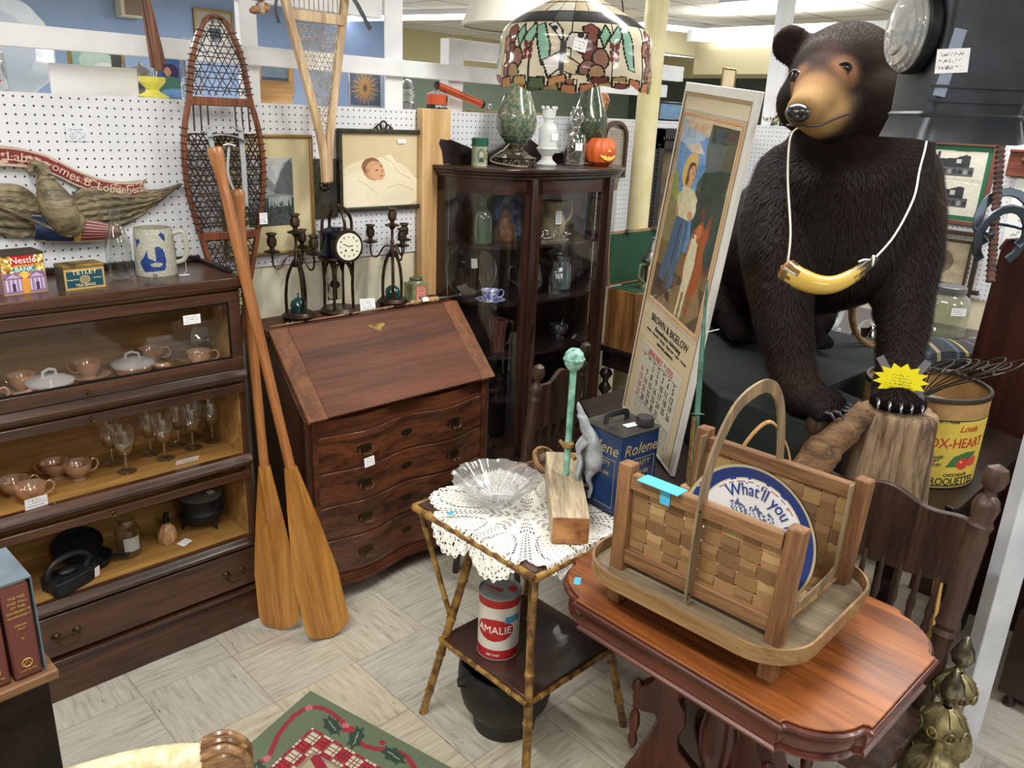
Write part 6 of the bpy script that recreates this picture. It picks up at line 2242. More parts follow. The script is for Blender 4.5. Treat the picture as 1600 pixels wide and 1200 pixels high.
# Amalie oil can on lower shelf, iron pot below
am=thing('grease_can','white and red round AMALIE grease can on the lower shelf of the bamboo table','can',(1.428,1.450,.301),-1.0)
cv=Canvas(240,110,'dfddd3')
cv.noise(.05,8,3)
cv.rect(0,1,.86,1,'b5262b');cv.rect(0,1,0,.17,'b5262b')
cv.ell(.5,.50,.155,.18,'b3242a')
cv.rect(.585,.72,.62,.73,'4f9fd2')
g=G();RC,HC=.062,.205
g.grid( lambda u,v:(RC*math.sin(2*PI*u-PI),-RC*math.cos(2*PI*u-PI),HC*v),240,110,cv.a)
g.cc=srgb('9aa0a2');g.lathe([(0,0),(.062,0)],40,cap=False)
g.build('can_body',vcol('printed_tin',.35),am,fixn=False)
g=G();g.lathe([(.0635,HC-.002),(.0645,HC+.002),(.062,HC+.004),(.058,HC-.001),(0,HC-.001)],44,cap=False)
ld=g.build('lid',plain('grey_tin_lid','a3abad',.4,.1,var='8b9294',vscale=9),am)
g=G()
for (a,b_) in ((.0,.002),(.0,HC)):
 g.lathe([(.0625,b_-.002),(.0635,b_),(.0625,b_+.002)],40,cap=False)
g.build('rim',MATS['grey_tin_lid'],am)
rp=plain('red_print','d0343c',.6)
text('AMALIE',.034,wp,am,bend=cyl_bend(RC,HC*.50),sx=.95)
text('NET WGT.',.009,wp,am,bend=cyl_bend(RC,.018),sx=1)
for k,s_ in enumerate(('WHEEL BEARING','EXTRA DUTY','GREASE')):
 text(s_,.0075,rp,ld,(-.012+.011*k-.01,.0,HC+.0002),(0,0,PI/2+1.1))
g=G();g.lathe([(0,HC+.0005),(.014,HC+.0005)],24,cap=False,sy=1);o=g.build('red_seal',rp,ld);o.location=(.034,.012,0);
pot=thing('black_pot','black rounded pot with stepped foot and wire ear under the bamboo table','pot',(1.475,1.455,0))
BP=plain('matte_black','1b1a19',.55)
g=G();g.lathe([(0,0),(.092,0),(.098,.004),(.102,.05),(.106,.056),(.135,.10),(.150,.17),(.148,.215),(.14,.235),(.132,.235),(.13,.2)],44,cap=False);g.build('pot',BP,pot)
g=G();g.tube([(-.141,.03,.225),(-.165,.04,.22),(-.17,.03,.205),(-.15,.02,.20)],.0035,6);g.build('ear',BLACKM,pot)
# ================================================================ PARLOR TABLE
M_PT=wood('orange_walnut_top','6e3a1b','a5612e',1,7,.4,12,coat=.12,fine=.9)
M_PTB=wood('red_mahogany_base','3f1c14','643024',1,7,.32,coat=.25)
M_PTV=wood('red_mahogany_legs','3d180f','5f2c20',2,7,.35,coat=.2)
pt_=thing('parlor_table','Victorian parlour table with an orange-brown shaped top and carved mahogany base','table',(1.568,.775,0),-.01)
def pt_outline(o=0.0):
 hx,hy=.287+o,.392+o
 P=[]
 cx_,cy_=.125,.125
 for (sx,sy) in ((1,1),(-1,1),(-1,-1),(1,-1)):
  A=Vector((sx*hx,sy*(hy-cy_)));B=Vector((sx*(hx-cx_),sy*hy))
  if sx*sy<0:
   A,B=B,A
  d=(B-A);n_=Vector((sx,sy)).normalized()
  seq=[(0,0),(.03,-.006),(.09,-.008),(.2,.004),(.35,.013),(.5,.016),(.65,.013),(.8,.004),(.91,-.008),(.97,-.006),(1,0)]
  P+=[tuple(A+d*t+n_*k) for t,k in seq]
 return P
g=G();g.prism(pt_outline(0),.006,'z',.734);g.build('tabletop',M_PT,pt_,bevel=.002)
g=G()
lays=[(.7335,.0035),(.730,.007),(.724,.008),(.718,.004),(.712,-.006),(.706,-.010),(.700,-.008),(.690,-.006),(.676,-.008),(.668,-.010),(.664,-.004),(.659,-.004),(.655,-.010),(.652,-.016)]
rings=[pt_outline(o) for z,o in lays]
n_=len(rings[0]);vs=[];fs=[]
for (z,o),r_ in zip(lays,rings):
 vs+=[(a,b_,z) for a,b_ in r_]
for i_ in range(len(lays)-1):
 for j_ in range(n_):
  fs.append((i_*n_+j_,i_*n_+(j_+1)%n_,(i_+1)*n_+(j_+1)%n_,(i_+1)*n_+j_))
fs.append(tuple((len(lays)-1)*n_+j_ for j_ in range(n_)));fs.append(tuple(range(n_)))
g.add(vs,fs);g.build('apron_moulding',M_PTB,pt_,smooth=30)
# base: central turned column and four sawn scroll legs with drops
g=G();g.lathe([(.03,.14),(.045,.16),(.05,.19),(.035,.22),(.03,.26),(.045,.30),(.05,.36),(.04,.42),(.03,.46),(.05,.50),(.055,.56),(.06,.655)],24);g.build('column',M_PTV,pt_)
prof_l=[(.03,.655),(.235,.655),(.240,.615),(.215,.585),(.205,.545),(.185,.525),(.170,.50),(.185,.475),(.21,.455),(.225,.43),(.222,.40),(.20,.385),(.165,.385),(.155,.36),(.175,.30),(.205,.22),(.245,.13),(.285,.075),(.315,.05),(.322,.03),(.31,.02),(.27,.02),(.225,.05),(.18,.10),(.12,.14),(.07,.15),(.03,.15),(.03,.22),(.06,.25),(.095,.29),(.10,.33),(.085,.37),(.09,.41),(.11,.44),(.10,.49),(.07,.52),(.05,.56),(.03,.58)]
for k,a in enumerate((PI/4+.25,3*PI/4-.25,5*PI/4+.25,7*PI/4-.25)):
 g=G();g.m=Euler((0,0,a)).to_matrix().to_4x4()
 g.prism(prof_l,.034,'y',-.017)
 lg=g.build('leg',M_PTV,pt_,bevel=.003)
 g=G();g.m=Euler((0,0,a)).to_matrix().to_4x4()@Matrix.Translation((.215,0,0))
 g.lathe([(.004,.40),(.010,.385),(.006,.375),(.013,.36),(.015,.33),(.009,.30),(.014,.28),(.010,.26),(.004,.25)],14)
 g.lathe([(.004,.47),(.016,.455),(.018,.44),(.010,.425),(.008,.40)],14)
 g.build('turned_drop',M_PTV,lg)
 g=G();g.m=Euler((0,0,a)).to_matrix().to_4x4();g.lathe_pq((.298,-.012,.014),(.298,.012,.014),[(.014,0),(.014,1)],16);g.build('caster',BLACKM,lg)
 g=G();g.m=Euler((0,0,a)).to_matrix().to_4x4()@Matrix.Translation((.20,-.019,.60))
 for j in range(7):
  b_=PI+PI*j/6;g.tube([(0,0,.02),(.024*math.cos(b_),-.002,.02+.030*math.sin(b_))],[.003,.005],6)
 g.build('carved_fan',M_PTV,lg)
g=G();g.box(-.24,.24,-.012,.012,.60,.655);g.box(-.012,.012,-.33,.33,.60,.655);g.build('top_bearer',M_PTV,pt_)
g=G();g.box(-.016,.016,-.008,.008,0,.0006)
tag(g.build('blue_tape_piece',BLUETAPE),'blue tape strip at the left corner of the orange-brown parlour tabletop','tape',None,(1.345,1.095,.7405),.6)
# ================================================================ LOG BASKET on the parlor table
BW=wood('basket_post_wood','6a462b','936a44',2,12,.6,12,bump=.1)
BWH=wood('basket_rail_wood','6c4a2f','936d48',1,12,.6,12,bump=.1)
WV=vcol('split_ash_weave',.65)
SPL=wood('ash_splint','a27c4a','cfa975',2,20,.6,6,bump=.1)
BENT=wood('grey_bentwood','75634a','998362',2,12,.6,12,bump=.1)
lb=thing('log_basket','large woven splint log basket with bentwood hoop handle and four posts on the parlour table','basket',(1.368,.790,.7405),.04)
DBK,HW=.335,.200
for (x,lab) in ((0,'front'),(DBK,'back')):
 for s_ in (-1,1):
  g=G();g.bar((x+.0,s_*HW*.97,0),(x+.012,s_*(HW+.003),.350),.036,.036,(1,0,0))
  g.build('post',BW,lb,bevel=.004)
 for z,h in ((.125,.036),(.315,.036)):
  if x>0 and z<.2:
   continue
  g=G();g.bar((x+.004,-HW+.018,z),(x+.004,HW-.018,z),.024,h,(0,0,1));g.build('rail',BWH,lb,bevel=.003)
tones=[srgb(c_) for c_ in ('8f6c45','9c7850','7f5d3b','a68559','8a6844','785939')]
def weave(g,org,U,V,nu,nv,w,amp,nrm,skip=0.0):
 """flat splints woven over and under; U,V full-length vectors"""
 org,U,V,nrm=Vector(org),Vector(U),Vector(V),Vector(nrm)
 lu,lv=U.length/nu,V.length/nv
 for i in range(nu):
  for seg in range(nv*2):
   a,b_=seg/(nv*2),(seg+1)/(nv*2)
   def off(t):
    return amp*math.cos(PI*(t*nv-.5)+PI*i)
   u0=U*((i+.5)/nu)-U.normalized()*lu*w/2;u1=U*((i+.5)/nu)+U.normalized()*lu*w/2
   g.cc=tones[(i*7+3)%6]
   g.add([org+u0+V*a+nrm*off(a),org+u1+V*a+nrm*off(a),org+u1+V*b_+nrm*off(b_),org+u0+V*b_+nrm*off(b_)],[(0,1,2,3)])
 for j in range(nv):
  for seg in range(nu*2):
   a,b_=seg/(nu*2),(seg+1)/(nu*2)
   def off2(t):
    return -amp*math.cos(PI*(t*nu-.5)+PI*j)
   v0=V*((j+.5)/nv)-V.normalized()*lv*w/2;v1=V*((j+.5)/nv)+V.normalized()*lv*w/2
   g.cc=tones[(j*5+1)%6]
   g.add([org+U*a+v0+nrm*off2(a),org+U*b_+v0+nrm*off2(b_),org+U*b_+v1+nrm*off2(b_),org+U*a+v1+nrm*off2(a)],[(0,1,2,3)])
 return g
def solid(o,t=.0022):
 m_=o.modifiers.new('thick','SOLIDIFY');m_.thickness=t;m_.offset=0
 return o
g=G();weave(g,(.010,-HW+.018,.135),(0,2*HW-.036,0),(0,0,.17),8,5,.84,.0034,(1,0,0));solid(g.build('front_weave',WV,lb,smooth=0,fixn=False))
g=G();weave(g,(DBK-.012,-HW+.005,.10),(0,2*HW-.01,0),(0.012,0,.23),10,6,.88,.003,(1,0,0));solid(g.build('back_weave',WV,lb,smooth=0,fixn=False))
g=G();weave(g,(.02,-HW+.005,.105),(0,2*HW-.01,0),(DBK-.03,0,-.004),10,8,.9,.003,(0,0,1));solid(g.build('bottom_weave',WV,lb,smooth=0,fixn=False))
g=G()
for s_ in (-1,1):
 g.tube(spline([(.02,s_*(HW-.012),.112),(.20,s_*(HW-.012),.112),(.30,s_*(HW-.012),.125),(DBK-.025,s_*(HW-.012),.17),(DBK-.02,s_*(HW-.012),.34)],5),1,flat=(.028,.004),up=(0,1,0))
g.build('binding_splint',BENT,lb)
# oval tray rim and slats
TX0,TX1,TYH=-.080,.392,.268
o_=[(x+(TX0+TX1)/2,y) for x,y in rprism(TX1-TX0,2*TYH,.11,8)]
g=G();g.tube([(x,y,.098) for x,y in o_],1,flat=(.0055,.036),closed=True,up=(0,0,1))
rim_=g.build('tray_rim',wood('rim_bentwood','7a5b38','a07e54',1,9,.5,12),lb)
oi=[(x*.985+.002,y*.985) for x,y in o_]
g=G();g.prism(oi,.004,'z',.084);g.build('tray_floor',wood('grey_tray_board','6c5e4a','8a7960',1,8,.7,8),lb)
# hoop handle
g=G()
hp=spline([(-.012,.0,.10),(-.014,.0,.20),(-.010,0,.30),(.008,.0,.42),(.06,0,.515),(.13,.0,.545),(.19,.0,.535),(.235,.0,.48),(.262,0,.39),(.275,0,.31)],6)
hp=[Vector((p.x*(DBK+.02)/.277 if p.x>0 else p.x,p.y,p.z)) for p in hp]
g.tube(hp,1,flat=(.006,.030),up=(0,1,0)) if False else g.tube(hp,1,flat=(.030,.006))
g.build('hoop_handle',BENT,lb)
g=G()
for z in (.115,.315):
 g.lathe_pq((-.016,0,z),(-.020,0,z),[(.005,0),(.004,1)],8)
g.build('rivet',BLACKM,lb)
tg=G();tg.box(-.0245,.018,.05,.155,.3335,.3345);tg.box(-.0108,-.0098,.075,.10,.295,.334)
tg.build('blue_tape',BLUETAPE,lb)
# beer tray leaning in the basket
tr=thing('tin_tray','round white and blue tin advertising tray leaning inside the log basket','tray',(1.520,.757,.952),0)
NT=110
cv=Canvas(NT,NT,'e9eaee')
rr=np.hypot(cv.X-.5,cv.Y-.5)*2
cv.mask(rr>.80,'2c468c');cv.mask(rr>.955,'cfc8a4');cv.mask((rr>.735)&(rr<.75),'b08a86');cv.mask((rr>.78)&(rr<.80),'d9cfa8')
for k in range(9):
 cv.ell(.36+k*.035,.66+.02*math.sin(k*1.6),.018,.05,'5c6a90',.5);cv.ell(.36+k*.035,.66,.01,.03,'d8dce6',.5)
cv.ell(.5,.45,.30,.17,'2c468c');cv.ell(.5,.45,.28,.15,'b9413e')
g=G()
def trf(x,y):
 p=(x*.165,y*.165)
 r_=math.hypot(p[0],p[1])
 return (-max(0,r_-.135)*.45,-p[0],p[1])
g.pdisc(trf,cv,110,46)
mo_=vcol('enamelled_tray',.22,coat=.3)
o=g.build('tray',mo_,tr,fixn=False,smooth=40)
o.rotation_euler=(0,.10,0);o2=o
g=G();g.lathe([(0,.0015),(.137,.0015),(.165,.012)],60,cap=False);bk0=g.build('tray_back',BLACKM,o);bk0.rotation_euler=(0,-PI/2,0);bk0.location=(.003,0,0)
ba=[(ch,None) for ch in "What'll you have"]
tp=plain('blue_print','1f3f8c',.4)
def bend_arc(co):
 r_=.106+co.y
 aa=PI/2-co.x/.106-.44
 return Vector((-.0028-co.z*.3,-r_*math.cos(aa),r_*math.sin(aa)))
text("What'll you have",.041,tp,o2,bend=bend_arc,depth=.0004,sx=.86)
text("PABST",.030,wp,o2,mtx=Matrix.Translation((-.0035,.0,-.01))@Euler((PI/2,0,-PI/2)).to_matrix().to_4x4())
# ================================================================ CALENDAR IN A FRAME
cal=thing('framed_calendar','tall framed January 1935 calendar with painting of a girl and collie, leaning beside the bear','calendar',(2.2475,1.6813,.8244))
cal.rotation_mode='YXZ'
cal.rotation_euler=(-.076,.0723,-2.1653)
L_,Hc=.523,1.130
WCAL=L_
FW=plain('white_frame_paint','d9d8d4',.5)
g=G();g.box(0,.010,-.004,.012,0,Hc);g.box(WCAL-.022,WCAL,-.004,.012,0,Hc);g.box(.010,WCAL-.022,-.004,.012,Hc-.028,Hc);g.box(.010,WCAL-.022,-.004,.012,0,.006)
g.build('frame',FW,cal,bevel=.002)
g=G();g.box(.010,.014,-.003,.01,.006,Hc-.028);g.box(WCAL-.029,WCAL-.022,-.003,.01,.006,Hc-.028);g.box(.014,WCAL-.029,-.003,.01,Hc-.036,Hc-.028);g.build('gilt_slip',plain('gilt_slip','a5895c',.4,.3),cal)
PW,PH=130,210
a0,a1,b0_,b1_=.045,WCAL-.065,.445,Hc-.105
cv=Canvas(PW,PH,'5f94cf')
cv.poly([(0,1),(.55,1),(.45,.92),(.2,.86),(0,.88)],'a9c3de');cv.poly([(.05,.97),(.5,.93),(.62,.99),(.6,1),(.1,1)],'cdb69a');cv.poly([(.12,.86),(.38,.90),(.5,.85),(.3,.84)],'d9c7b0')
cv.poly([(.55,1),(1,1),(1,.25),(.62,.3),(.50,.55),(.48,.70),(.58,.78),(.52,.88)],'37473e')
cv.poly([(0,.74),(.1,.70),(.2,.60),(.34,.56),(.4,.4),(0,.36)],'97a24c');cv.poly([(0,.60),(.25,.55),(.3,.36),(0,.3)],'8a8458')
cv.rect(0,1,0,.34,'5a4a34');cv.poly([(0,.34),(.4,.36),(.7,.28),(1,.3),(1,.22),(0,.2)],'7c6a42');cv.poly([(.15,0),(.5,.16),(.9,.22),(1,.1),(.8,0)],'8d7350')
cv.noise(.30,16,4,sy=26)
# girl
cv.ell(.30,.755,.135,.085,'dcb64e',.35);cv.ell(.345,.735,.085,.062,'5a3626');cv.ell(.36,.728,.062,.052,'d9a37c');cv.ell(.29,.70,.03,.03,'5a3626')
cv.ell(.385,.738,.012,.005,'3a241c');cv.ell(.40,.708,.014,.005,'b0493c');cv.poly([(.31,.69),(.38,.69),(.40,.65),(.30,.65)],'d39c74')
cv.poly([(.24,.66),(.46,.66),(.56,.62),(.50,.545),(.46,.50),(.22,.50),(.18,.57)],'d8d3ae');cv.poly([(.16,.60),(.24,.655),(.27,.58),(.20,.54)],'c9c49a')
cv.poly([(.17,.56),(.23,.54),(.30,.44),(.36,.42),(.34,.40),(.26,.42)],'c98f66');cv.ell(.50,.565,.06,.05,'e2ddc4');cv.ell(.47,.53,.05,.025,'cf9a74')
cv.poly([(.22,.50),(.47,.50),(.50,.42),(.42,.25),(.38,.10),(.30,.10),(.28,.24),(.22,.12),(.10,.13),(.16,.30)],'4d6684');cv.line([(.34,.46),(.30,.25)],.012,'33475f');cv.line([(.40,.48),(.42,.30)],.010,'6f8aa6')
cv.poly([(.10,.13),(.22,.12),(.20,.06),(.06,.08)],'4b3426');cv.poly([(.30,.10),(.38,.10),(.42,.04),(.30,.05)],'4b3426')
# collie
cv.poly([(.60,.47),(.72,.54),(.80,.50),(.84,.56),(.88,.48),(.84,.40),(.90,.28),(.84,.16),(.62,.14),(.52,.24),(.55,.38)],'a5582c')
cv.poly([(.60,.44),(.72,.42),(.74,.30),(.70,.16),(.60,.14),(.56,.28)],'d9d3b4');cv.poly([(.66,.56),(.70,.62),(.74,.54)],'7d3c20');cv.poly([(.80,.53),(.86,.60),(.88,.50)],'8a4424')
cv.ell(.70,.48,.05,.035,'c97a44',.3);cv.ell(.65,.44,.03,.018,'e6e0cc');cv.ell(.625,.44,.012,.009,'1f1815')
for x in (.60,.68):
 cv.line([(x,.18),(x-.02,.02)],.020,'d8cfae')
cv.line([(.78,.2),(.76,.06)],.022,'9a5228')
cv.noise(.16,40,6,sy=60)
g=G()
PZ= lambda z:Hc-z
# paper sheet
paper=G();paper.box(.014,WCAL-.029,.001,.004,.006,Hc-.036)
paper.build('paper_sheet',plain('cream_paper','d9c9a6',.7,var='e0d2b2',vscale=3),cal)
bd=G()
for dd,cl,t in ((.016,'d8ab7a',.004),(.010,'c98a4e',.003),(.024,'b3b8b4',.004)):
 bd.cc=srgb(cl)
 for q in ((a0-dd-t,a0-dd,b0_-dd-t,b1_+dd+t),(a1+dd,a1+dd+t,b0_-dd-t,b1_+dd+t),(a0-dd,a1+dd,b0_-dd-t,b0_-dd),(a0-dd,a1+dd,b1_+dd,b1_+dd+t)):
  bd.box(q[0],q[1],.0,.0012,q[2],q[3])
bd.build('printed_border',vcol('paper_print',.8),cal,smooth=0)
g.grid( lambda u,v:(a0+(a1-a0)*u,-.0003,b0_+(b1_-b0_)*v),PW,PH,cv.a)
g.build('painting',vcol('paper_print',.8),cal,smooth=0,fixn=False)
fr3=(PI/2,0,0)
xm=(.014+WCAL-.029)/2
text('BROWN & BIGELOW',.036,DARKINK,cal,(xm+.015,.0,.385),fr3,sx=1.0)
text('Remembrance Advertising',.022,DARKINK,cal,(xm+.015,.0,.358),fr3,shear=.3)
text('Calendars  •  Direct Mail  •  Greetings  •  Playing Cards  •  Leather  •  Novelties',.0115,DARKINK,cal,(xm+.01,.0,.338),fr3,shear=.3)
text('SAINT PAUL, MINNESOTA',.013,DARKINK,cal,(xm+.015,.0,.318),fr3)
g=G();g.box(.014,WCAL-.029,-.001,.001,.300,.302);g.build('fold_line',plain('fold_crease','c2b088',.8),cal)
CPX0,CPX1,CPZ0,CPZ1=xm-.175,xm+.190,.030,.292
g=G();g.box(CPX0,CPX1,-.002,.001,CPZ0,CPZ1);pad=g.build('month_pad',plain('pad_paper','d6d3c3',.7),cal)
INKR=plain('red_ink','c02f38',.6)
text('JANUARY  * 1935',.031,INKR,pad,((CPX0+CPX1)/2,-.0024,CPZ1-.017),fr3)
g=G();g.box(CPX0+.01,CPX1-.01,-.0028,-.002,CPZ1-.033,CPZ1-.0318);g.box(CPX0+.01,CPX1-.01,-.0028,-.002,.1,.1012);g.build('ruled_line',DARKINK,pad)
DW=(CPX1-CPX0-.03)/7
for k,s_ in enumerate(('SUN','MON','TUE','WED','THU','FRI','SAT')):
 text(s_,.0075,INKR if k==0 else DARKINK,pad,(CPX0+.015+DW*(k+.5),-.0024,CPZ1-.039),fr3,name='weekday')
for row in range(5):
 for k,ink in ((0,INKR),(1,DARKINK)):
  pass
for d_ in range(1,32):
 wd=(d_+1)%7
 row=(d_+1)//7
 text(str(d_),.031,INKR if wd==0 else DARKINK,pad,(CPX0+.015+DW*(wd+.5),-.0024,CPZ1-.060-row*.0295),fr3,name='date_number',sx=1.0)
cv2=Canvas(120,40,'d6d3c3')
rs=random.Random(3)
for r_ in range(9):
 for c_ in range(21):
  x=.03+(c_+.5)/21*.94+(.0 if c_<7 else (.012 if c_<14 else .024))
  if rs.random()<.9:
   cv2.rect(x-.012,x+.010,.04+r_*.105,.04+r_*.105+.055,'4a4a48' if c_%7 else 'b05a58',.75)
g=G();g.grid( lambda u,v:(CPX0+.01+(CPX1-CPX0-.02)*u,-.0023,CPZ0+.003+(.096-CPZ0)*v),120,40,cv2.a);g.build('small_months',vcol('paper_print',.8),pad,smooth=0,fixn=False)
g=G();g.quad((.014,-.0035,.006),(WCAL-.029,-.0035,.006),(WCAL-.029,-.0035,Hc-.036),(.014,-.0035,Hc-.036));g.build('glazing',PANE,cal,smooth=0)
# second copper rod on a wooden foot, in front of the calendar
l2=thing('copper_spire','slender verdigris copper spire on a small wooden foot before the calendar','lightning rod',(1.765,1.075,.7555))
VG2=plain('dull_verdigris','5f8f80',.5,.3,var='3f5e50',vscale=30)
g=G()
g.tube([(.10,.05,.03),(.105,.055,.16),(.13,.085,.42),(.165,.12,.66)],[.0075,.009,.008,.003],10)
g.lathe_pq((.117,.068,.285),(.1185,.0695,.290),[(.010,0),(.019,.2),(.019,.8),(.010,1)],20)
g.build('rod',VG2,l2)
g=G()
for dx,dy in ((-.012,0),(.012,.004),(.0,.014)):
 g.tube([(.10+dx,.05+dy,.03),(.114+dx,.066+dy,.28)],.0035,6)
g.build('iron_stay',plain('rusty_iron',''),l2)
g=G();g.bar((.10,.05,.03),(.10,.05,.075),.05,.04,(1,0,0));g.build('wooden_foot',M_PINE,l2,bevel=.004)
g=G();g.bar((.145,.100,.515),(.185,.075,.525),.004,.0012,(0,0,1));g.build('white_tie',plain('white_plastic',''),l2)
l2.location=(1.765,1.075,.7555)
# ================================================================ BEAR DISPLAY: bench, green case, stump
DKB=wood('near_black_bench','1d1513','33231e',0,6,.4)
bn_=thing('display_bench','dark low bench carrying the bear, stump and calendar','bench',(2.5,1.2,0))
g=G();poly=[(1.845,1.07),(2.0,1.0),(2.165,.95),(2.19,.58),(3.25,.58),(3.25,1.89),(2.25,1.89),(1.845,1.35)]
g.prism([(a-2.5,b_-1.2) for a,b_ in poly],.022,'z',.7625);g.build('bench_top',DKB,bn_,bevel=.003)
for x,y in ((2.2,.66),(3.18,.66),(3.18,1.88),(2.3,1.8),(2.12,1.30)):
 g=G();g.box(x-2.525,x-2.475,y-1.225,y-1.175,0,.762);g.build('leg',DKB,bn_)
gc=thing('cloth_covered_chest','low chest covered in dark green cloth that the bear stands on','chest',(2.6,1.2,.785))
poly=[(2.085,.895),(2.42,.895),(2.47,1.035),(3.2,1.02),(3.2,1.9),(2.62,1.9),(2.085,1.20)]
g=G();g.prism([(a-2.6,b_-1.2) for a,b_ in poly],.255,'z',0);g.build('chest_body',plain('dark_green_cloth','1a2521',.85,bump=.3,bscale=200,var='131b18',vscale=6),gc,bevel=.006)
g=G();g.box(-.50,-.42,-.335,-.325,.12,.19);g.build('clasp',BLACKM,gc)
# stump
sg=thing('tree_stump','weathered split tree stump under the bear paw','stump',(2.235,.728,.785),0)
BARKL=plain('weathered_stump','8d7558',.85,bump=.7,bscale=26,var='54402e',vscale=9)
def wob_s(a,z):
 return 1+.05*math.sin(3*a+1)+.035*math.sin(11*a+6*z)+.02*math.sin(23*a+30*z)-.10*math.exp(-((a-3.75)**2)*90)
g=G();g.lathe([(0,0),(.122,0),(.120,.03),(.116,.08),(.110,.15),(.104,.22),(.100,.295),(.097,.312),(.09,.318),(.05,.322),(0,.32)],72,cap=False,wob=wob_s)
g.build('trunk',wood('split_grey_trunk','503c2c','9f876a',2,9,.85,7,bump=.35,fine=1.3),sg,smooth=50)
g=G();g.tube(spline([(-.075,.055,.315),(-.115,.085,.26),(-.15,.12,.20),(-.185,.16,.10),(-.20,.22,.02)],6),[.035]*6+[.042]*6+[.050]*6+[.062]*7,14)
g.build('side_root',wood('brown_root','4b3526','8b6b4c',1,9,.8,7,bump=.35),sg,smooth=50)
g=G();g.tube(arc(0,0,1,0,1,1) and spline([(2.02,1.02,1.04),(1.985,.985,1.085),(1.965,.955,1.105),(1.955,.925,1.085),(1.96,.90,1.04)],5),1,flat=(.022,.005))
# fruit basket behind carries this little hoop
hb_=thing('small_basket','small round basket with an arched tan bentwood handle behind the log basket','basket',(1.965,.965,.7855))
g2=G();g2.lathe([(0,0),(.065,0),(.078,.07),(.083,.12),(.080,.12),(.074,.07),(.06,.006),(0,.006)],36,cap=False,wob= lambda a,z:1+.02*math.sin(a*18+(z*200)))
g2.build('woven_bowl',SPL,hb_)
g=G();g.tube(spline([(-.05,.064,.10),(-.035,.045,.20),(0,0,.27),(.035,-.045,.20),(.05,-.064,.10)],6),1,flat=(.020,.004));g.build('handle',wood('light_bentwood','a97f4c','d4ab74',2,12,.5),hb_)
# ------------------------------------------------ fibre barrel
br=thing('seed_barrel','round tan fibre barrel with a yellow and red OX-HEART cherry label, holding wires','barrel',(2.665,.800,.785),0)
g=G();RB,HB=.182,.290
g.lathe([(0,.002),(RB-.01,.0),(RB,.004),(RB,HB),(RB-.006,HB),(RB-.008,.02),(0,.018)],60,cap=False)
g.build('barrel_wall',plain('tan_fibreboard','b58f5c',.6,var='8f6a3e',vscale=9),br)
g=G();g.lathe([(RB+.002,HB-.012),(RB+.004,HB-.004),(RB+.002,HB+.003),(RB-.008,HB+.003),(RB-.009,HB-.008)],60,cap=False);g.build('metal_rim',plain('dark_rim_metal','4a4038',.45,.6),br)
g=G();g.lathe([(0,.20),(RB-.01,.20)],40,cap=False,wob= lambda a,z:1);g.build('white_paper_inside',plain('inner_paper','d8d3c6',.8,var='b9b2a0',vscale=8),br)
cv=Canvas(120,130,'d3ba4c');cv.noise(.12,8,2)
cv.line([(.02,.02),(.98,.02),(.98,.98),(.02,.98),(.02,.02)],.012,'3a4038')
cv.poly([(.38,.30),(.46,.46),(.62,.52),(.80,.50),(.70,.36),(.52,.30)],'3d6b3a');cv.ell(.60,.34,.09,.085,'c5392c');cv.ell(.75,.36,.08,.08,'cf4a34');cv.ell(.57,.37,.02,.02,'e8a08a')
handwriting(cv,.08,.34,.30,.48,3,'3a3a34',4)
A0=-.56
g=G()
def lab(u,v,r_=RB+.0012):
 a=A0+(u-.5)*1.50
 return (r_*math.sin(a+0),-r_*math.cos(a),.008+.222*v)
g.grid(lab,120,130,cv.a);lb_=g.build('paper_label',vcol('paper_print',.8),br,fixn=False)
def lab_bend(z0,da=0):
 def f(co):
  a=A0+da+co.x/RB
  return Vector(((RB+.002+co.z)*math.sin(a),-(RB+.002+co.z)*math.cos(a),z0+co.y))
 return f
text('OX-HEART',.046,plain('label_red','b83228',.6),lb_,bend=lab_bend(.152),sx=.85)
text('Louis',.032,MATS['label_red'],lb_,bend=lab_bend(.200,.12),shear=.3)
text('CHOCOLATE',.014,DARKINK,lb_,bend=lab_bend(.048,.05))
text('CROQUETTES',.034,DARKINK,lb_,bend=lab_bend(.026,.0),sx=.86)
text('Ten 17 Pounds',.011,DARKINK,lb_,bend=lab_bend(.222,-.28))
wr=thing('wire_bundle','tangled loops of dark wire rising out of the tan barrel','wire',(2.665,.80,.995),0)
g=G()
rs=random.Random(11)
for k in range(7):
 cx_,cy_=-.02+k*.020,-.02-k*.028
 rad_=rs.uniform(.045,.075);tl=rs.uniform(.3,1.2)
 P=[(.02,.0,-.16),(.0,.01,.02)]
 for j in range(15):
  a=2*PI*j/14+PI
  P.append((cx_+rad_*math.cos(a)*.8,cy_-rad_*1.1*math.sin(a)*.7,.14+rad_*.55*math.sin(a+.4)*tl+.01*k*.3))
 g.tube(spline(P,3),.0024,5)
g.tube([(-.03,.0,-.16),(-.055,.005,-.05),(-.03,.01,.10)],.005,6);g.tube([(-.005,.0,-.16),(-.04,.005,-.05),(-.01,.01,.11)],.004,6)
g.build('wires',plain('dark_wire','4a4642',.4,.7),wr);
# ------------------------------------------------ back chair right of the basket
spindle_chair('large brown pressed-back chair behind the parlour table on the right',(1.872,.665,0),-PI/2,.9,8,1.075,.42,.165,1.3)
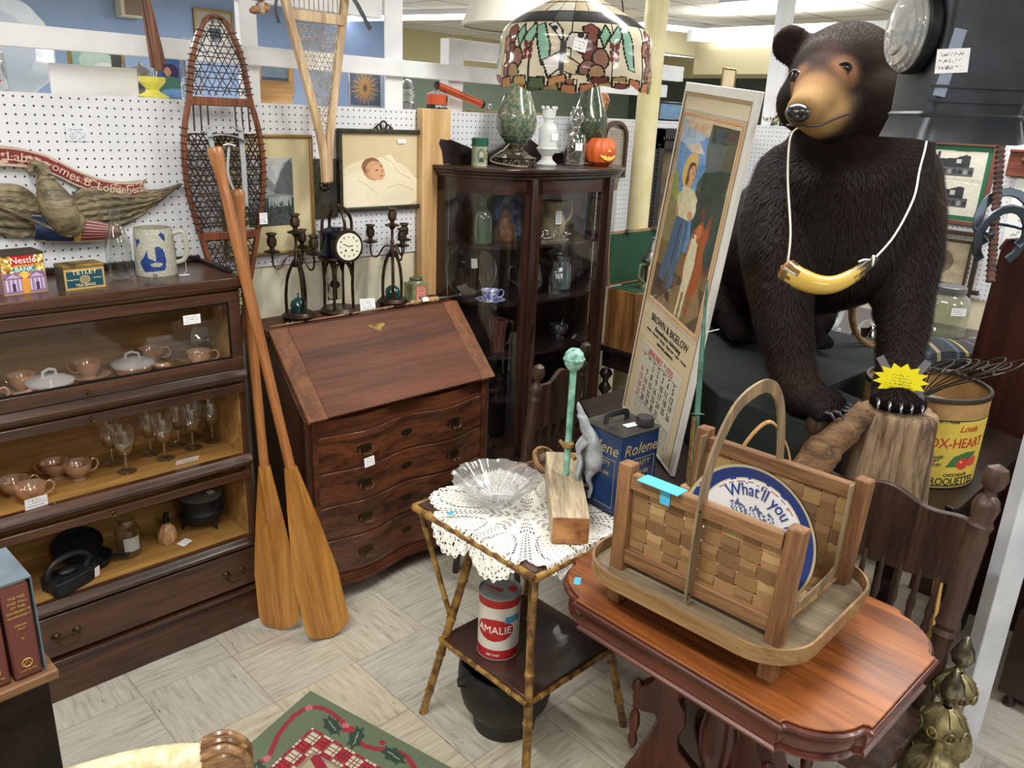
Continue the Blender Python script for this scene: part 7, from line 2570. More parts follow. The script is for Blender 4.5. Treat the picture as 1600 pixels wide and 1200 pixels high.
# ------------------------------------------------ dark headboard, shelf, white leaning post, cane, andirons
hd=thing('headboard','tall dark mahogany headboard panel with scrolled top right of the barrel','headboard',(3.315,.45,0))
M_HD=wood('dark_red_mahogany','26100c','381a14',2,4,.3,coat=.3)
pts_=[(.445,0),(.40,1.44),(.385,1.475),(.35,1.485),(.30,1.475),(.285,1.45),(.29,1.42),(.27,1.395),(.23,1.385),(.15,1.43),(.0,1.50),(-.2,1.52),(-.55,1.5),(-.55,0)]
g=G();g.prism(pts_,.03,'x',-.015);g.build('panel',M_HD,hd,bevel=.004)
g=G();g.tube([(-.014,a,b_) for a,b_ in pts_[1:13]],.008,8);g.build('edge_bead',M_HD,hd)
sh_=thing('open_bookshelf','low dark open shelf with scrolled side and caster right of the white post','shelf',(2.80,.40,0))
g=G();g.prism([(.02,.045),(.02,.36),(-.0,.40),(-.02,.48),(-.02,.92),(-.9,.92),(-.9,.045)],.022,'x',0);g.build('side_panel',M_HD,sh_,bevel=.003)
for z in (.10,.42,.72):
 g=G();g.box(.022,.50,-.9,.01 if z<.4 else -.03,z,z+.022);g.build('shelf',M_HD,sh_,bevel=.003)
g=G();g.box(.48,.50,-.9,.0,.05,.92);g.build('back_panel',M_HD,sh_)
for x in (.02,.46):
 g=G();g.lathe([(.008,.05),(.014,.04),(.012,.03),(.019,.02),(.019,.008),(.012,0),(0,0)],14);o=g.build('caster',M_HD,sh_);o.location=(x,-.02,0)
wpst=thing('white_post','tall scuffed white painted timber post leaning at the right edge','post',(2.462,.425,0),0)
g=G();g.bar((0,0,0),(-.06,-.01,1.25),.045,.085,(1,-.6,0));g.build('timber',plain('scuffed_white_paint','dfe2ea',.5,var='c9cdd6',vscale=5),wpst,bevel=.003)
cn=thing('hockey_stick','yellow stick with black taped grip leaning between the chair and white post','stick',(2.245,.500,.0))
g=G();g.bar((0,0,0),(.018,.045,.70),.014,.024);g.build('stick_shaft',wood('yellow_stick','b98c42','dcb468',2,9,.4),cn,bevel=.002)
g=G();g.bar((.018,.045,.70),(.022,.055,.86),.016,.026);g.build('grip',BLACKM,cn,bevel=.002)
AB=plain('antique_brass_andiron','9a8f66',.42,.7,var='6b6244',vscale=26)
AB2=plain('antique_brass_light','8f8a76',.33,.9,var='5b5646',vscale=40)
def andiron(label,loc):
 t=thing('andiron',label,'andiron',loc,-.95,'antique brass andirons')
 g=G();g.lathe([(.004,.535),(.012,.545),(.006,.552),(.020,.565),(.027,.582),(.024,.60),(.013,.622),(.006,.64),(0,.645)],24,cap=False,wob= lambda a,z:1+.10*math.sin(a*6+z*160));g.build('flame_finial',AB2,t)
 g=G();g.lathe([(.012,.445),(.030,.452),(.047,.472),(.052,.49),(.047,.503),(.040,.510),(.026,.528),(.010,.536)],48,cap=False,wob= lambda a,z:1+.025*math.cos(a*8))
 for k in range(8):
  a=2*PI*k/8
  c_,s_=math.cos(a),math.sin(a)
  g.tube([((.0515)*c_-.012*math.cos(b_)*s_,.0515*s_+.012*math.cos(b_)*c_,.484+.012*math.sin(b_)) for b_ in [j*PI/5 for j in range(10)]],.003,6,closed=True)
  g.ell((.052*c_,.052*s_,.484),.004,8,6)
  g.tube([(.046*c_,.046*s_,.506),(.03*c_,.03*s_,.524),(.014*c_,.014*s_,.533)],.004,6)
 g.build('pierced_ball',AB,t)
 g=G();g.lathe([(.013,.44),(.011,.425),(.014,.41),(.026,.395),(.034,.39)],24,cap=False);g.build('neck',AB,t)
 g=G();g.lathe([(.030,.392),(.055,.375),(.068,.345),(.070,.32),(.064,.305),(.058,.302)],96,cap=False,wob= lambda a,z:1+.045*abs(math.sin(a*12)));g.build('fluted_dome',AB,t)
 g=G();g.lathe([(.057,.304),(.055,.27),(.048,.23),(.038,.205),(.030,.195),(.045,.18),(.050,.165),(.04,.15),(.03,.13),(.06,.11),(.075,.09),(.07,.08)],60,cap=False,wob= lambda a,z:1+.02*math.sin(a*5));g.build('urn_body',AB,t)
 for s_ in (-1,1):
  g=G();g.tube(spline([(0,s_*.02,.12),(-.02,s_*.06,.11),(-.03,s_*.085,.07),(-.035,s_*.095,.02),(-.04,s_*.105,.0105)],5),[.024,.022,.02,.018,.018,.017,.016,.015,.014,.013,.013,.013,.012,.012,.012,.012,.012,.012,.011,.011,.010],10)
  g.build('foot',AB,t)
 g=G();g.tube([(.03,0,.10),(.12,0,.10),(.30,0,.09),(.34,0,.01)],.009,8);g.build('log_bar',BLACKM,t)
 return t
andiron('brass andiron with flame finial nearest the parlour table edge',(1.872,.365,0))
andiron('brass andiron with flame finial beside the white post',(2.03,.392,0))
# ------------------------------------------------ books on a small stand, armchair arm, rug
bs=thing('small_bookstand','dark stand with a light brown top edge at the lower left corner','stand',(.0,1.76,0),.055)
M_ST=wood('brown_stand_top','6b4a33','9a7350',0,8,.35,coat=.3)
g=G();g.box(-.75,.345,-.02,.33,.574,.599);g.build('top_board',M_ST,bs,bevel=.005)
g=G();g.box(-.73,.325,-.005,.31,0,.574);g.build('cabinet_body',M_BLACKW,bs,bevel=.003)
LEATH=plain('maroon_book_cloth','6b3a33',.6,bump=.15,bscale=300)
for k,(x0,lab_) in enumerate(((.262,'maroon two-volume-set book at the right in the slipcase, one star on its spine'),(.200,'maroon two-volume-set book left of its twin in the slipcase'))):
 bk=thing('book',lab_,'book',(x0+.028,1.768,.6),.055,'maroon books in the slipcase')
 g=G();g.box(-.028,.028,0,.155,.003,.235);g.build('cover',LEATH,bk,bevel=.006,seg=3)
 g=G();g.box(-.024,.024,.004,.150,.2352,.2358);g.build('pages',plain('page_block','d9cfb4',.8),bk)
 for j,s_ in enumerate(('THE RISE','AND FALL','OF THE','CONFEDERATE','GOVERNMENT')):
  text(s_,.0085 if j<3 else .0068,GOLDL,bk,(0,-.0012,.205-j*.0115),(PI/2,0,0),name='spine_lettering')
 for j,s_ in enumerate(('Jefferson','Davis')):
  text(s_,.0068,GOLDL,bk,(0,-.0012,.137-j*.009),(PI/2,0,0),name='spine_lettering',shear=.3)
 text('★'*0+('*' if k==0 else '* *'),.014,GOLDL,bk,(0,-.0012,.10),(PI/2,0,0),name='spine_lettering')
 g=G();g.tube([(.010*math.cos(a),-.0012,.040+.010*math.sin(a)) for a in [2*PI*q/16 for q in range(16)]],.0014,4,closed=True);g.tube([(-.006,-.0012,.036),(.0,-.0012,.046),(.006,-.0012,.036)],.0012,4);g.build('gilt_emblem',GOLDL,bk)
 text('ILLUSTRATED',.0055,GOLDL,bk,(0,-.0012,.022),(PI/2,0,0),name='spine_lettering')
slp=thing('slipcase','grey-blue open slipcase holding the two maroon books','slipcase',(.259,1.763,.5995),.055)
g=G();g.box(.0625,.0655,0,.165,0,.245);g.box(-.0655,-.0625,0,.165,0,.245);g.box(-.0655,.0655,0,.165,.2425,.2455);g.box(-.0655,.0655,.158,.165,0,.245)
g.build('case',plain('slate_board','6f7d8a',.7,var='5c6874',vscale=12),slp)
ar=thing('upholstered_armchair','cream brocade upholstered chair arm with carved wooden scroll end at the bottom edge','armchair',(.425,1.318,-.022),-.45)
BRO=plain('cream_brocade','e0d6b4',.8,bump=.5,bscale=90,var='c3b68c',vscale=45)
g=G();g.tube(spline([(.055,0,.610),(-.02,.0,.624),(-.12,.0,.622),(-.24,0,.60),(-.34,.0,.57)],6),[.036]*25,18)
g.build('arm_pad',BRO,ar)
g=G()
g.tube(spline([(.050,0,.612),(.085,0,.618),(.112,0,.600),(.108,0,.572),(.085,0,.565)],5),[.034,.035,.035,.036,.037,.038,.038,.037,.036,.035,.033,.03,.028,.026,.024,.022,.02,.018,.016,.014,.012],16)
for y in (-.020,0,.020):
 g.tube(spline([(.055,y,.642),(.095,y,.652),(.132,y,.622),(.138,y,.59)],5),.0095,8)
g.tube([(.09,0,.58),(.085,0,.40),(.06,0,.30)],[.026,.02,.022],12)
g.build('scroll_end',wood('carved_walnut_scroll','5b3c26','a07c54',0,12,.3,coat=.4),ar)
g=G();g.box(-.42,.03,-.50,.035,.28,.42);g.build('seat_cushion',BRO,ar,bevel=.03)
g=G();g.box(-.42,.05,-.52,.045,.22,.28);g.build('seat_rail',MATS['carved_walnut_scroll'],ar,bevel=.006)
for x,y in ((.02,.01),(-.38,.01),(.02,-.48),(-.38,-.48)):
 g=G();g.lathe([(.018,0),(.014,.04),(.022,.12),(.028,.22)],12);o=g.build('leg',MATS['carved_walnut_scroll'],ar);o.location=(x,y,0)
g=G();g.box(-.50,-.42,-.50,.035,.30,.98);g.build('back_cushion',BRO,ar,bevel=.03)
rg=thing('holiday_rug','green-bordered rug with red ribbon, holly leaves and gingham square','rug',(1.083,1.967,0),0)
ru=Vector((1.003-1.083+.0,1.851-1.967,0));a_l=Vector((.754-1.083,1.856-1.967,0)).normalized();a_r=Vector((1.217-1.083,1.422-1.967,0)).normalized()
LRX,LRY=.80,1.25
NX,NY=200,300
cv=Canvas(NX,NY,'6b7a60')
sx_,sy_=LRX,LRY
MX,MY=cv.X*sx_,cv.Y*sy_
ed=np.minimum(np.minimum(MX,sx_-MX),np.minimum(MY,sy_-MY))
cv.mask(ed>.115,'b0313f')
gm=ed>.115
gx,gy=(MX/.042).astype(int),(MY/.042).astype(int)
cv.mask(gm&((gx+gy)%2==0),'d8cbb4')
cv.mask(gm&(((MX/.014)%1<.2)|((MY/.014)%1<.2)),'5e1f2a',.8)
cv.mask(ed>.19,'b3a78c')
cv.mask((ed>.184)&(ed<.194),'9a8d74')
def rline(P,w_,col_):
 cv.line([(a/sx_,b_/sy_) for a,b_ in P],w_/sx_,col_,asp=sy_/sx_)
P=[(p.x,p.y) for p in spline([(.03,.62,0),(.075,.52,0),(.04,.42,0),(.08,.30,0),(.05,.20,0),(.035,.11,0),(.055,.055,0),(.11,.035,0),(.20,.05,0),(.28,.085,0),(.36,.05,0),(.45,.045,0),(.55,.08,0),(.66,.04,0)],8)]
rline(P,.0085,'9c3540');
for a,b_ in ((.06,.05),(.28,.085),(.05,.2),(.5,.06)):
 cv.ell(a/sx_,b_/sy_,.012/sx_,.012/sy_,'c4727a')
def leaf(x,y,ang,s_=.07):
 pts_=[]
 for k in range(28):
  t=2*PI*k/28
  r_=s_*(.50+.16*(k%4==0)-.06*(k%4==2))
  px_,py_=r_*1.15*math.cos(t),r_*.62*math.sin(t)
  pts_.append(((x+px_*math.cos(ang)-py_*math.sin(ang))/sx_,(y+px_*math.sin(ang)+py_*math.cos(ang))/sy_))
 cv.poly(pts_,'37493f')
 cv.line([((x-s_*.35*math.cos(ang))/sx_,(y-s_*.35*math.sin(ang))/sy_),((x+s_*.35*math.cos(ang))/sx_,(y+s_*.35*math.sin(ang))/sy_)],.002/sx_,'93a088',asp=sy_/sx_)
for (x,y,a) in ((.075,.165,1.2),(.07,.26,.4),(.06,.40,1.5),(.07,.55,.5),(.40,.075,.3),(.50,.11,-.2),(.62,.08,.2),(.33,.10,1.0)):
 leaf(x,y,a)
for (x,y) in ((.05,.225),(.065,.21),(.44,.10),(.455,.085),(.04,.34)):
 cv.ell(x/sx_,y/sy_,.010/sx_,.010/sy_,'a82a38')
rs=random.Random(5)
for k in range(150):
 x,y=.42+rs.uniform(-.11,.11),.48+rs.uniform(-.2,.2);a=math.atan2(y-.48,x-.42)+rs.uniform(-.3,.3)
 rline([(x,y),(x+.05*math.cos(a),y+.05*math.sin(a))],.0016,'38433c' if k%4 else 'ccc2a8')
rline([(.20,.21),(.24,.30),(.22,.42),(.27,.5)],.016,'9a2c3a')
rsn=np.random.RandomState(1)
cv.a*=(1+.10*(rsn.rand(NX,NY,1)-.5))
g=G()
def rugf(u,v):
 p=a_r*(v*LRY)+a_l*(u*LRX)
 return (p.x,p.y,.008)
g.grid(rugf,NX,NY,cv.a)
g.cc=srgb('5c6a52')
c00,c10,c11,c01=rugf(0,0),rugf(1,0),rugf(1,1),rugf(0,1)
for p,q in ((c00,c10),(c10,c11),(c11,c01),(c01,c00)):
 g.add([p,q,(q[0],q[1],.0005),(p[0],p[1],.0005)],[(0,1,2,3)])
g.build('woven_pile',vcol('rug_pile',.95),rg,smooth=0,fixn=False)
# ================================================================ HANGING THINGS, TOP RIGHT
lt=thing('signal_lantern','large black metal signal lantern with side lens and price label at the top right','lantern',(1.541,.515,1.80),-.767)
BLK=plain('black_japanned_metal','3d4149',.38,.35,var='282b31',vscale=9,bump=.1,bscale=30)
g=G();
hw0=.094
g.prism([(x_,y_) for x_,y_ in rprism(.162,.15,.02,4)],.36,'z',.055)
bd_=g.build('lantern_body',BLK,lt,bevel=.002)
g=G()
r0=rprism(.186,.168,.025,4);r1=rprism(.166,.152,.022,4);n_=len(r0)
vs=[(x_,y_+0,.018-.010*math.cos(x_*18)) for x_,y_ in r0]+[(x_,y_,.052) for x_,y_ in r1]+[(x_*1.03,y_*1.03,.058) for x_,y_ in r1]+[(x_,y_,.062) for x_,y_ in r1]
fs=[]
for l_ in range(3):
 fs+=[(l_*n_+i_,l_*n_+(i_+1)%n_,(l_+1)*n_+(i_+1)%n_,(l_+1)*n_+i_) for i_ in range(n_)]
fs.append(tuple(range(n_)))
g.add(vs,fs);g.build('flared_skirt',BLK,lt,smooth=40)
g=G()
for z in (.078,.100):
 g.bar((-.088,-.0765,z),(.088,-.0765,z+.002),.004,.004)
g.tube([(.08,-.078,.20),(.10,-.07,.21),(.10,-.03,.20)],.004,6)
g.build('seam',BLK,lt)
g=G();g.lathe_pq((-.080,-.01,.185),(-.106,-.01,.185),[(.058,0),(.066,.3),(.066,.85),(.060,1)],40);g.build('lens_hood',BLACKM,lt)
g=G();g.lathe_pq((-.105,-.01,.185),(-.135,-.01,.185),[(.062,0),(.063,.12),(.058,.2),(.059,.35),(.051,.45),(.052,.6),(.038,.7),(.036,.85),(.015,1)],44)
g.build('fresnel_lens',glass('lens_glass',(.9,.93,.95),.25,.95,.05,haze=.2),lt,smooth=20)
g=G();g.bar((-.070,-.0765,.085),(-.056,-.0765,.185),.020,.0008,(0,1,0));g.build('clear_tape',plain('cloudy_tape','8b96ad',.3),lt)
card(.052,.036,lt,'price_label',95,(-.060,-.078,.138),(0,-.08,0),3)
g=G();g.tube([(0,0,.41),(0,0,CEIL-1.80)],.003,6);g.build('hanging_wire',BLACKM,lt)
hs=thing('horseshoe_hanger','twisted rebar rod with welded horseshoes hanging right of the train photographs','hanger',(2.222,.629,1.50))
RUST=plain('rusted_rebar','6b4c42',.6,.5,var='4a3a38',vscale=40)
g=G();g.tube([(-.09,-.075,.0),(.0,0,.35),(.02,.015,.45)],.009,10)
for k in range(30):
 t=k/30;p=Vector((-.09,-.075,0)).lerp(Vector((0,0,.35)),t)
 g.lathe_pq(p,p+Vector((.0015,.001,.004)),[(.0112,0),(.0112,1)],10)
g.build('rebar',RUST,hs)
STB=plain('blued_steel','4f5864',.35,.9)
def shoe(cx,cy,cz,tilt,rz_,name='horseshoe'):
 g=G();g.m=Matrix.Translation((cx,cy,cz))@Euler((tilt,0,rz_)).to_matrix().to_4x4()
 P=[(.058*math.cos(a),.070*math.sin(a),0) for a in [(-.30+1.6*j/14)*PI+PI*.0 for j in range(15)]]
 g.tube(P,1,flat=(.020,.008),up=(0,0,1))
 return g.build(name,STB,hs,bevel=.002)
shoe(-.015,-.055,.135,1.35,-1.05);shoe(-.02,-.06,.115,.12,-1.1);shoe(-.045,-.065,.10,1.75,-.7)
g=G();g.tube([(.02,.015,.45),(.02,.015,CEIL-1.50)],.002,5);g.build('hanging_wire',BLACKM,hs)
# ================================================================ BACK WALL THINGS (behind and right of the bear)
def wall_pic(name,label,y0,y1,z0,z1,cv,fmat,fw,depth=.02,cat='picture',glassy=True,x=4.695,border=None):
 t=thing(name,label,cat,(x,(y0+y1)/2,z0),-PI/2)
 w,h=y1-y0,z1-z0
 g=G();g.box(-w/2,w/2,-depth,0,0,fw);g.box(-w/2,w/2,-depth,0,h-fw,h);g.box(-w/2,-w/2+fw,-depth,0,fw,h-fw);g.box(w/2-fw,w/2,-depth,0,fw,h-fw);g.build('frame',fmat,t,bevel=.002)
 g=G();g.grid( lambda u,v:(-w/2+fw+u*(w-2*fw),-.006,fw+v*(h-2*fw)),cv.w,cv.h,cv.a);g.build('print',vcol('paper_print',.8),t,smooth=0,fixn=False)
 if glassy:
  g=G();g.quad((-w/2+fw,-.010,fw),(w/2-fw,-.010,fw),(w/2-fw,-.010,h-fw),(-w/2+fw,-.010,h-fw));g.build('glazing',PANE,t,smooth=0)
 return t
cv=Canvas(120,110,'1f6b4b')
cv.rect(.055,.945,.06,.93,'d3d1c2')
cv.rect(.20,.215,.06,.93,'8a7560');cv.rect(.085,.2,.06,.93,'c9c3ae')
def loco(y0,x0):
 cv.rect(x0,x0+.58,y0-.03,y0+.10,'55565a');
 for k in range(9):
  cv.ell(x0+.05+k*.062,y0+.03,.026,.035,['2a2b2e','8b8c8e','333437'][k%3])
 cv.poly([(x0+.06,y0+.09),(x0+.10,y0+.19),(x0+.34,y0+.21),(x0+.46,y0+.26),(x0+.52,y0+.24),(x0+.52,y0+.09)],'2e2f33')
 cv.rect(x0+.13,x0+.16,y0+.19,y0+.29,'26272a');cv.ell(x0+.09,y0+.15,.03,.04,'e4e3dc');cv.rect(x0+.36,x0+.42,y0+.14,y0+.20,'b9b8b2')
 cv.line([(x0+.02,y0+.32),(x0+.5,y0+.30)],.004,'8f8e86')
loco(.62,.24);loco(.20,.24)
cv.rect(.22,.93,.50,.56,'c3bfae');cv.line([(.22,.53),(.6,.52),(.9,.50)],.006,'efeee6')
cv.noise(.12,30,4)
wall_pic('train_photographs','green-matted framed pair of steam locomotive photographs behind the bear shoulder',1.315,1.78,1.375,1.795,cv,plain('walnut_frame','6b4436',.4),.022)
cr=thing('coat_rack_board','red-brown wooden rack board with round screw plugs at the right edge','rack',(4.69,1.06,1.64),-PI/2)
g=G();g.box(-.20,.20,-.025,0,0,.125);g.box(-.20,.20,-.035,0,.115,.13);g.build('board',wood('red_rack_wood','5b2e24','8a4f3a',0,6,.35),cr,bevel=.004)
for (x_,z_) in ((-.13,.08),(-.07,.04),(.1,.07)):
 g=G();g.ell((x_,-.026,z_),(.014,.010,.014),14,8);g.build('plug',plain('plug_wood','6e3a2a',.3),cr)
cv=Canvas(60,90,'e3e4e2');handwriting(cv,.1,.9,.1,.9,12,'6a6c70',5,.6);cv.rect(.45,.55,.9,.95,'55585c')
wall_pic('printed_certificate','tall white printed sheet below the rack board at the right edge',.90,1.21,1.12,1.635,cv,WHITE,.006,.008,'document',False)
cv=Canvas(50,50,'b7ab90');cv.ell(.45,.5,.33,.33,'7c6e58',.8);cv.noise(.35,10,2)
wall_pic('flower_print','small brown framed faded floral print below the locomotive photographs',1.335,1.665,1.055,1.30,cv,plain('thin_dark_frame','4a3a2c',.4),.012)
cf2=thing('cross_corner_frame','dark rustic crossed-corner wooden picture frame around the floral print','frame',(4.685,1.49,1.03),-PI/2)
g=G()
for z in (.0,.295):
 g.box(-.24,.24,-.045,-.022,z,z+.024)
for x_ in (-.205,.182):
 g.box(x_,x_+.024,-.052,-.030,-.04,.36)
g.build('crossed_bars',plain('rustic_dark_wood','33231a',.5),cf2,bevel=.003)
# dresser behind the bear
dr_=thing('dark_dresser','dark wood dresser seen between the bear front legs','dresser',(3.78,1.28,0))
g=G();g.box(-.30,.50,-.42,.48,.05,.90);g.build('body',M_HD,dr_,bevel=.004)
g=G();g.box(-.33,.52,-.45,.51,.90,.925);g.build('top_board',M_HD,dr_,bevel=.006)
g=G();g.tube([(-.305,-.2+.02*k,.78+.006*math.sin(k*1.1)) for k in range(16)],.004,5);g.build('carved_line',plain('worn_edge','8f7a70',.5),dr_)
g=G();g.lathe([(.014,.925),(.022,.935),(.016,.95),(.024,.965),(.016,.985),(0,.99)],16);o=g.build('knob_finial',M_BLACKW,dr_);o.location=(-.29,.10,0)
mj=thing('pickle_jar','large greenish glass pickle jar with grey metal lid and paper label','jar',(4.03,1.20,.9255))
g=G();g.lathe([(0,.004),(.085,.0),(.098,.012),(.098,.155),(.085,.185),(.062,.20),(.062,.21)],40,cap=False);g.build('jar_body',glass('olive_glass',(.70,.74,.62),.08,.7,.04,haze=.12),mj)
g=G();g.lathe([(.066,.205),(.068,.209),(.068,.232),(.064,.236),(0,.236)],36,cap=False);g.build('lid',plain('grey_jar_lid','7a7c80',.4,.6),mj)
card(.068,.036,mj,'paper_label',96,(-.075,-.075,.135),(0,0,-.75),3)
bo=thing('ceramic_boot','white ceramic boot lying behind the bear front legs','boot',(3.50,1.56,.9265),-.3)
g=G();g.tube(spline([(-.11,.0,.030),(-.04,0,.038),(.05,0,.045),(.09,0,.075),(.10,0,.14),(.11,0,.20)],5),[.018,.022,.027,.031,.034,.036,.037,.038,.039,.040,.042,.043,.043,.042,.042,.041,.041,.042,.043,.044,.045,.046,.047,.048,.05,.05],18)
g.box(.05,.12,-.03,.03,0,.03);g.build('boot_shell',plain('white_glazed_ceramic','c9ccce',.15,coat=.5),bo)
tp_=vessel('silver_teapot',[(0,.0),(.035,0),(.05,.012),(.062,.04),(.060,.065),(.045,.09),(.02,.098),(.008,.105),(.012,.115),(0,.12)],plain('polished_silver','d5d6d8',.08,1.0),'polished silver teapot lying tilted beside the white ceramic boot','teapot',(3.60,1.36,.945),([(.05,0,.08),(.10,0,.09),(.105,0,.04),(.055,0,.03)],.006),rz=-1.2)
tp_.rotation_euler=(.9,0,-1.2)
tr2=vessel('silver_tray',[(0,.002),(.16,.0),(.19,.012),(.185,.014),(.15,.004),(0,.005)],plain('tarnished_tray','77705e',.3,.8,var='4e493e',vscale=14),'tarnished oval tray under the teapot on the dresser','tray',None or (3.62,1.27,.9262))
bk_=thing('striped_blanket','folded dark striped blanket draped beside the pickle jar','blanket',(3.62,1.02,.9265),-.5)
cv=Canvas(80,20,'2b2f36')
for k,cl in enumerate(('3f4b5a','8a7f6a','2b2f36','4b5a68','9b8a4a','2b2f36','6a4a44','3a4654','a39a86','2b2f36')):
 cv.rect(k/10+.01,k/10+.05,0,1,cl)
g=G();g.grid( lambda u,v:(-.24+.48*u,-.12+.24*v,.05+.012*math.sin(u*7)+.035*(1-(2*v-1)**2)-(.03 if v in (0,1) else 0)),80,20,cv.a)
g.cc=srgb('24272d');g.box(-.235,.235,-.115,.115,0,.045);g.build('folds',vcol('rug_pile',.95),bk_,fixn=False)
vessel('black_kettle',[(0,0),(.05,0),(.065,.03),(.06,.07),(.03,.09),(0,.095)],IRON,'small black iron kettle between the bear leg and the pickle jar','kettle',(3.86,1.32,.9262))
ws=thing('braided_hoops','pair of braided tan rush hoops standing behind the bear left front leg','hoops',(3.08,1.14,1.041),.6)
for k in range(2):
 g=G();g.tube([(.045*k+.004*math.sin(a*40),.10*math.cos(a),.155+.155*math.sin(a)) for a in [2*PI*i_/80 for i_ in range(80)]],.010,7,closed=True);g.build('hoop',WKM,ws)
wc=thing('wire_crate','black wire crate with a yellow label behind the calendar and bear','crate',(3.52,1.98,.0),-.5)
g=G()
for k in range(7):
 x_=-.15+k*.05;g.bar((x_,-.12,.62),(x_,-.12,.98),.006,.006);g.bar((x_,.12,.62),(x_,.12,.98),.006,.006)
for z in (.62,.74,.86,.98):
 for y_ in (-.12,.12):
  g.bar((-.15,y_,z),(.15,y_,z),.006,.006)
 for x_ in (-.15,.15):
  g.bar((x_,-.12,z),(x_,.12,z),.006,.006)
g.build('wire_cage',BLACKM,wc)
g=G();g.box(-.16,.16,-.13,.13,0,.615);g.build('stand',DKB,wc)
g=G();g.box(-.08,.06,-.127,-.124,.80,.84);yb=g.build('yellow_label',plain('yellow_label','d9b93c',.6),wc)
text('CRATE',.02,DARKINK,yb,(-.01,-.1275,.82),(PI/2,0,0)) if False else None
tl_=thing('dried_flower_garland','mixed red and green dried leaf garland on the ledge left of the bear face','garland',(4.72,2.25,1.83))
g=G();rs=random.Random(3)
cols_=['5f6f3f','8a2f2a','a8a06a','3f4f34','c9c2ae','6b3a2c']
for k in range(170):
 x_,y_,z_=rs.uniform(-.03,.05),rs.uniform(-.42,.42),rs.uniform(.0,.13)
 g.cc=srgb(rs.choice(cols_));a=rs.uniform(0,6.3);s_=rs.uniform(.012,.028)
 g.add([(x_,y_,z_),(x_+s_*.3,y_+s_*math.cos(a),z_+s_*math.sin(a)),(x_,y_+1.6*s_*math.cos(a+.5),z_+1.6*s_*math.sin(a+.5)),(x_-s_*.3,y_+s_*math.cos(a+1),z_+s_*math.sin(a+1))],[(0,1,2,3)])
o=g.build('leaves',vcol('paper_print',.8),tl_,smooth=0,fixn=False)
# ================================================================ THE BEAR
bear=thing('taxidermy_bear','large standing taxidermy black bear with tan muzzle, one paw on the stump','bear',(2.6,1.3,1.041))
BO=Vector((2.6,1.3,1.041))
g=G()
def bball(x,y,z,r,n=14):
 rr=r if isinstance(r,tuple) else (r,r,r)
 g.ell((x-BO.x,y-BO.y,z-BO.z),rr,n,10)
def chain(pts,steps=5):
 """overlapping balls with interpolated radii"""
 for (a,b_) in zip(pts[:-1],pts[1:]):
  for k in range(steps):
   t=k/steps
   bball(*[a[i]+(b_[i]-a[i])*t for i in range(3)],a[3]+(b_[3]-a[3])*t)
 bball(*pts[-1])
 # head
bball(2.430,1.131,1.972,(.160,.160,.152));bball(2.470,1.120,1.925,.165);bball(2.350,1.136,1.975,.108);bball(2.40,1.03,1.905,.10);bball(2.38,1.21,1.90,.09)
chain([(2.31,1.125,1.945,.098),(2.22,1.100,1.915,.068),(2.13,1.074,1.886,.052),(2.055,1.052,1.868,.045)],5)
chain([(2.30,1.09,1.870,.080),(2.17,1.063,1.846,.044),(2.10,1.050,1.842,.032)],4)
# neck, chest, trunk
chain([(2.47,1.13,1.93,.15),(2.592,1.117,1.82,.205),(2.55,1.107,1.72,.225),(2.50,1.10,1.62,.235),(2.46,1.071,1.49,.195)],4)
chain([(2.52,1.10,1.60,.235),(2.58,1.176,1.50,.255),(2.731,1.309,1.463,.265),(2.873,1.441,1.420,.265),(2.987,1.565,1.36,.255),(3.04,1.62,1.32,.22)],4)
# shoulders and front legs
chain([(2.45,1.25,1.66,.13),(2.36,1.225,1.55,.128),(2.285,1.175,1.45,.112),(2.235,1.128,1.365,.094),(2.184,1.076,1.27,.080),(2.150,1.020,1.18,.068),(2.135,.985,1.12,.066)],5)
chain([(2.67,1.02,1.68,.135),(2.62,.97,1.57,.135),(2.56,.915,1.47,.115),(2.50,.875,1.38,.092),(2.42,.825,1.28,.074),(2.33,.785,1.20,.060),(2.285,.765,1.155,.060)],5)
# hind legs
chain([(2.98,1.66,1.30,.17),(2.88,1.66,1.20,.14),(2.80,1.62,1.13,.095),(2.76,1.57,1.105,.065),(2.70,1.53,1.095,.055)],4)
chain([(3.08,1.50,1.30,.16),(3.04,1.42,1.20,.13),(2.98,1.36,1.13,.09),(2.92,1.34,1.10,.06),(2.86,1.32,1.095,.055)],4)
# paws: left towards camera-right, right on the stump
def paw(px,py,pz,dx,dy,s_=1.0):
 d=Vector((dx,dy,0)).normalized();n_=Vector((-d.y,d.x,0))
 c=Vector((px,py,pz))
 bball(*(c),(.070*s_,.062*s_,.050*s_));bball(*(c+d*.045*s_),(.058*s_,.058*s_,.042*s_))
 toes=[]
 for k in range(5):
  o_=(k-2)*.026*s_
  f_=.085-abs(k-2)*.008
  q=c+d*f_*s_+n_*o_-Vector((0,0,.012))
  bball(*q,(.024*s_,.022*s_,.024*s_));toes.append((q,d,n_))
 return toes
toesL=paw(2.130,.955,1.095,-.05,-1.0,1.12)
toesR=paw(2.262,.758,1.142,-.78,-.42,1.05)
toesH=paw(2.69,1.50,1.090,-.6,-.6,1.0);toesG=paw(2.85,1.30,1.090,-.6,-.6,1.0)
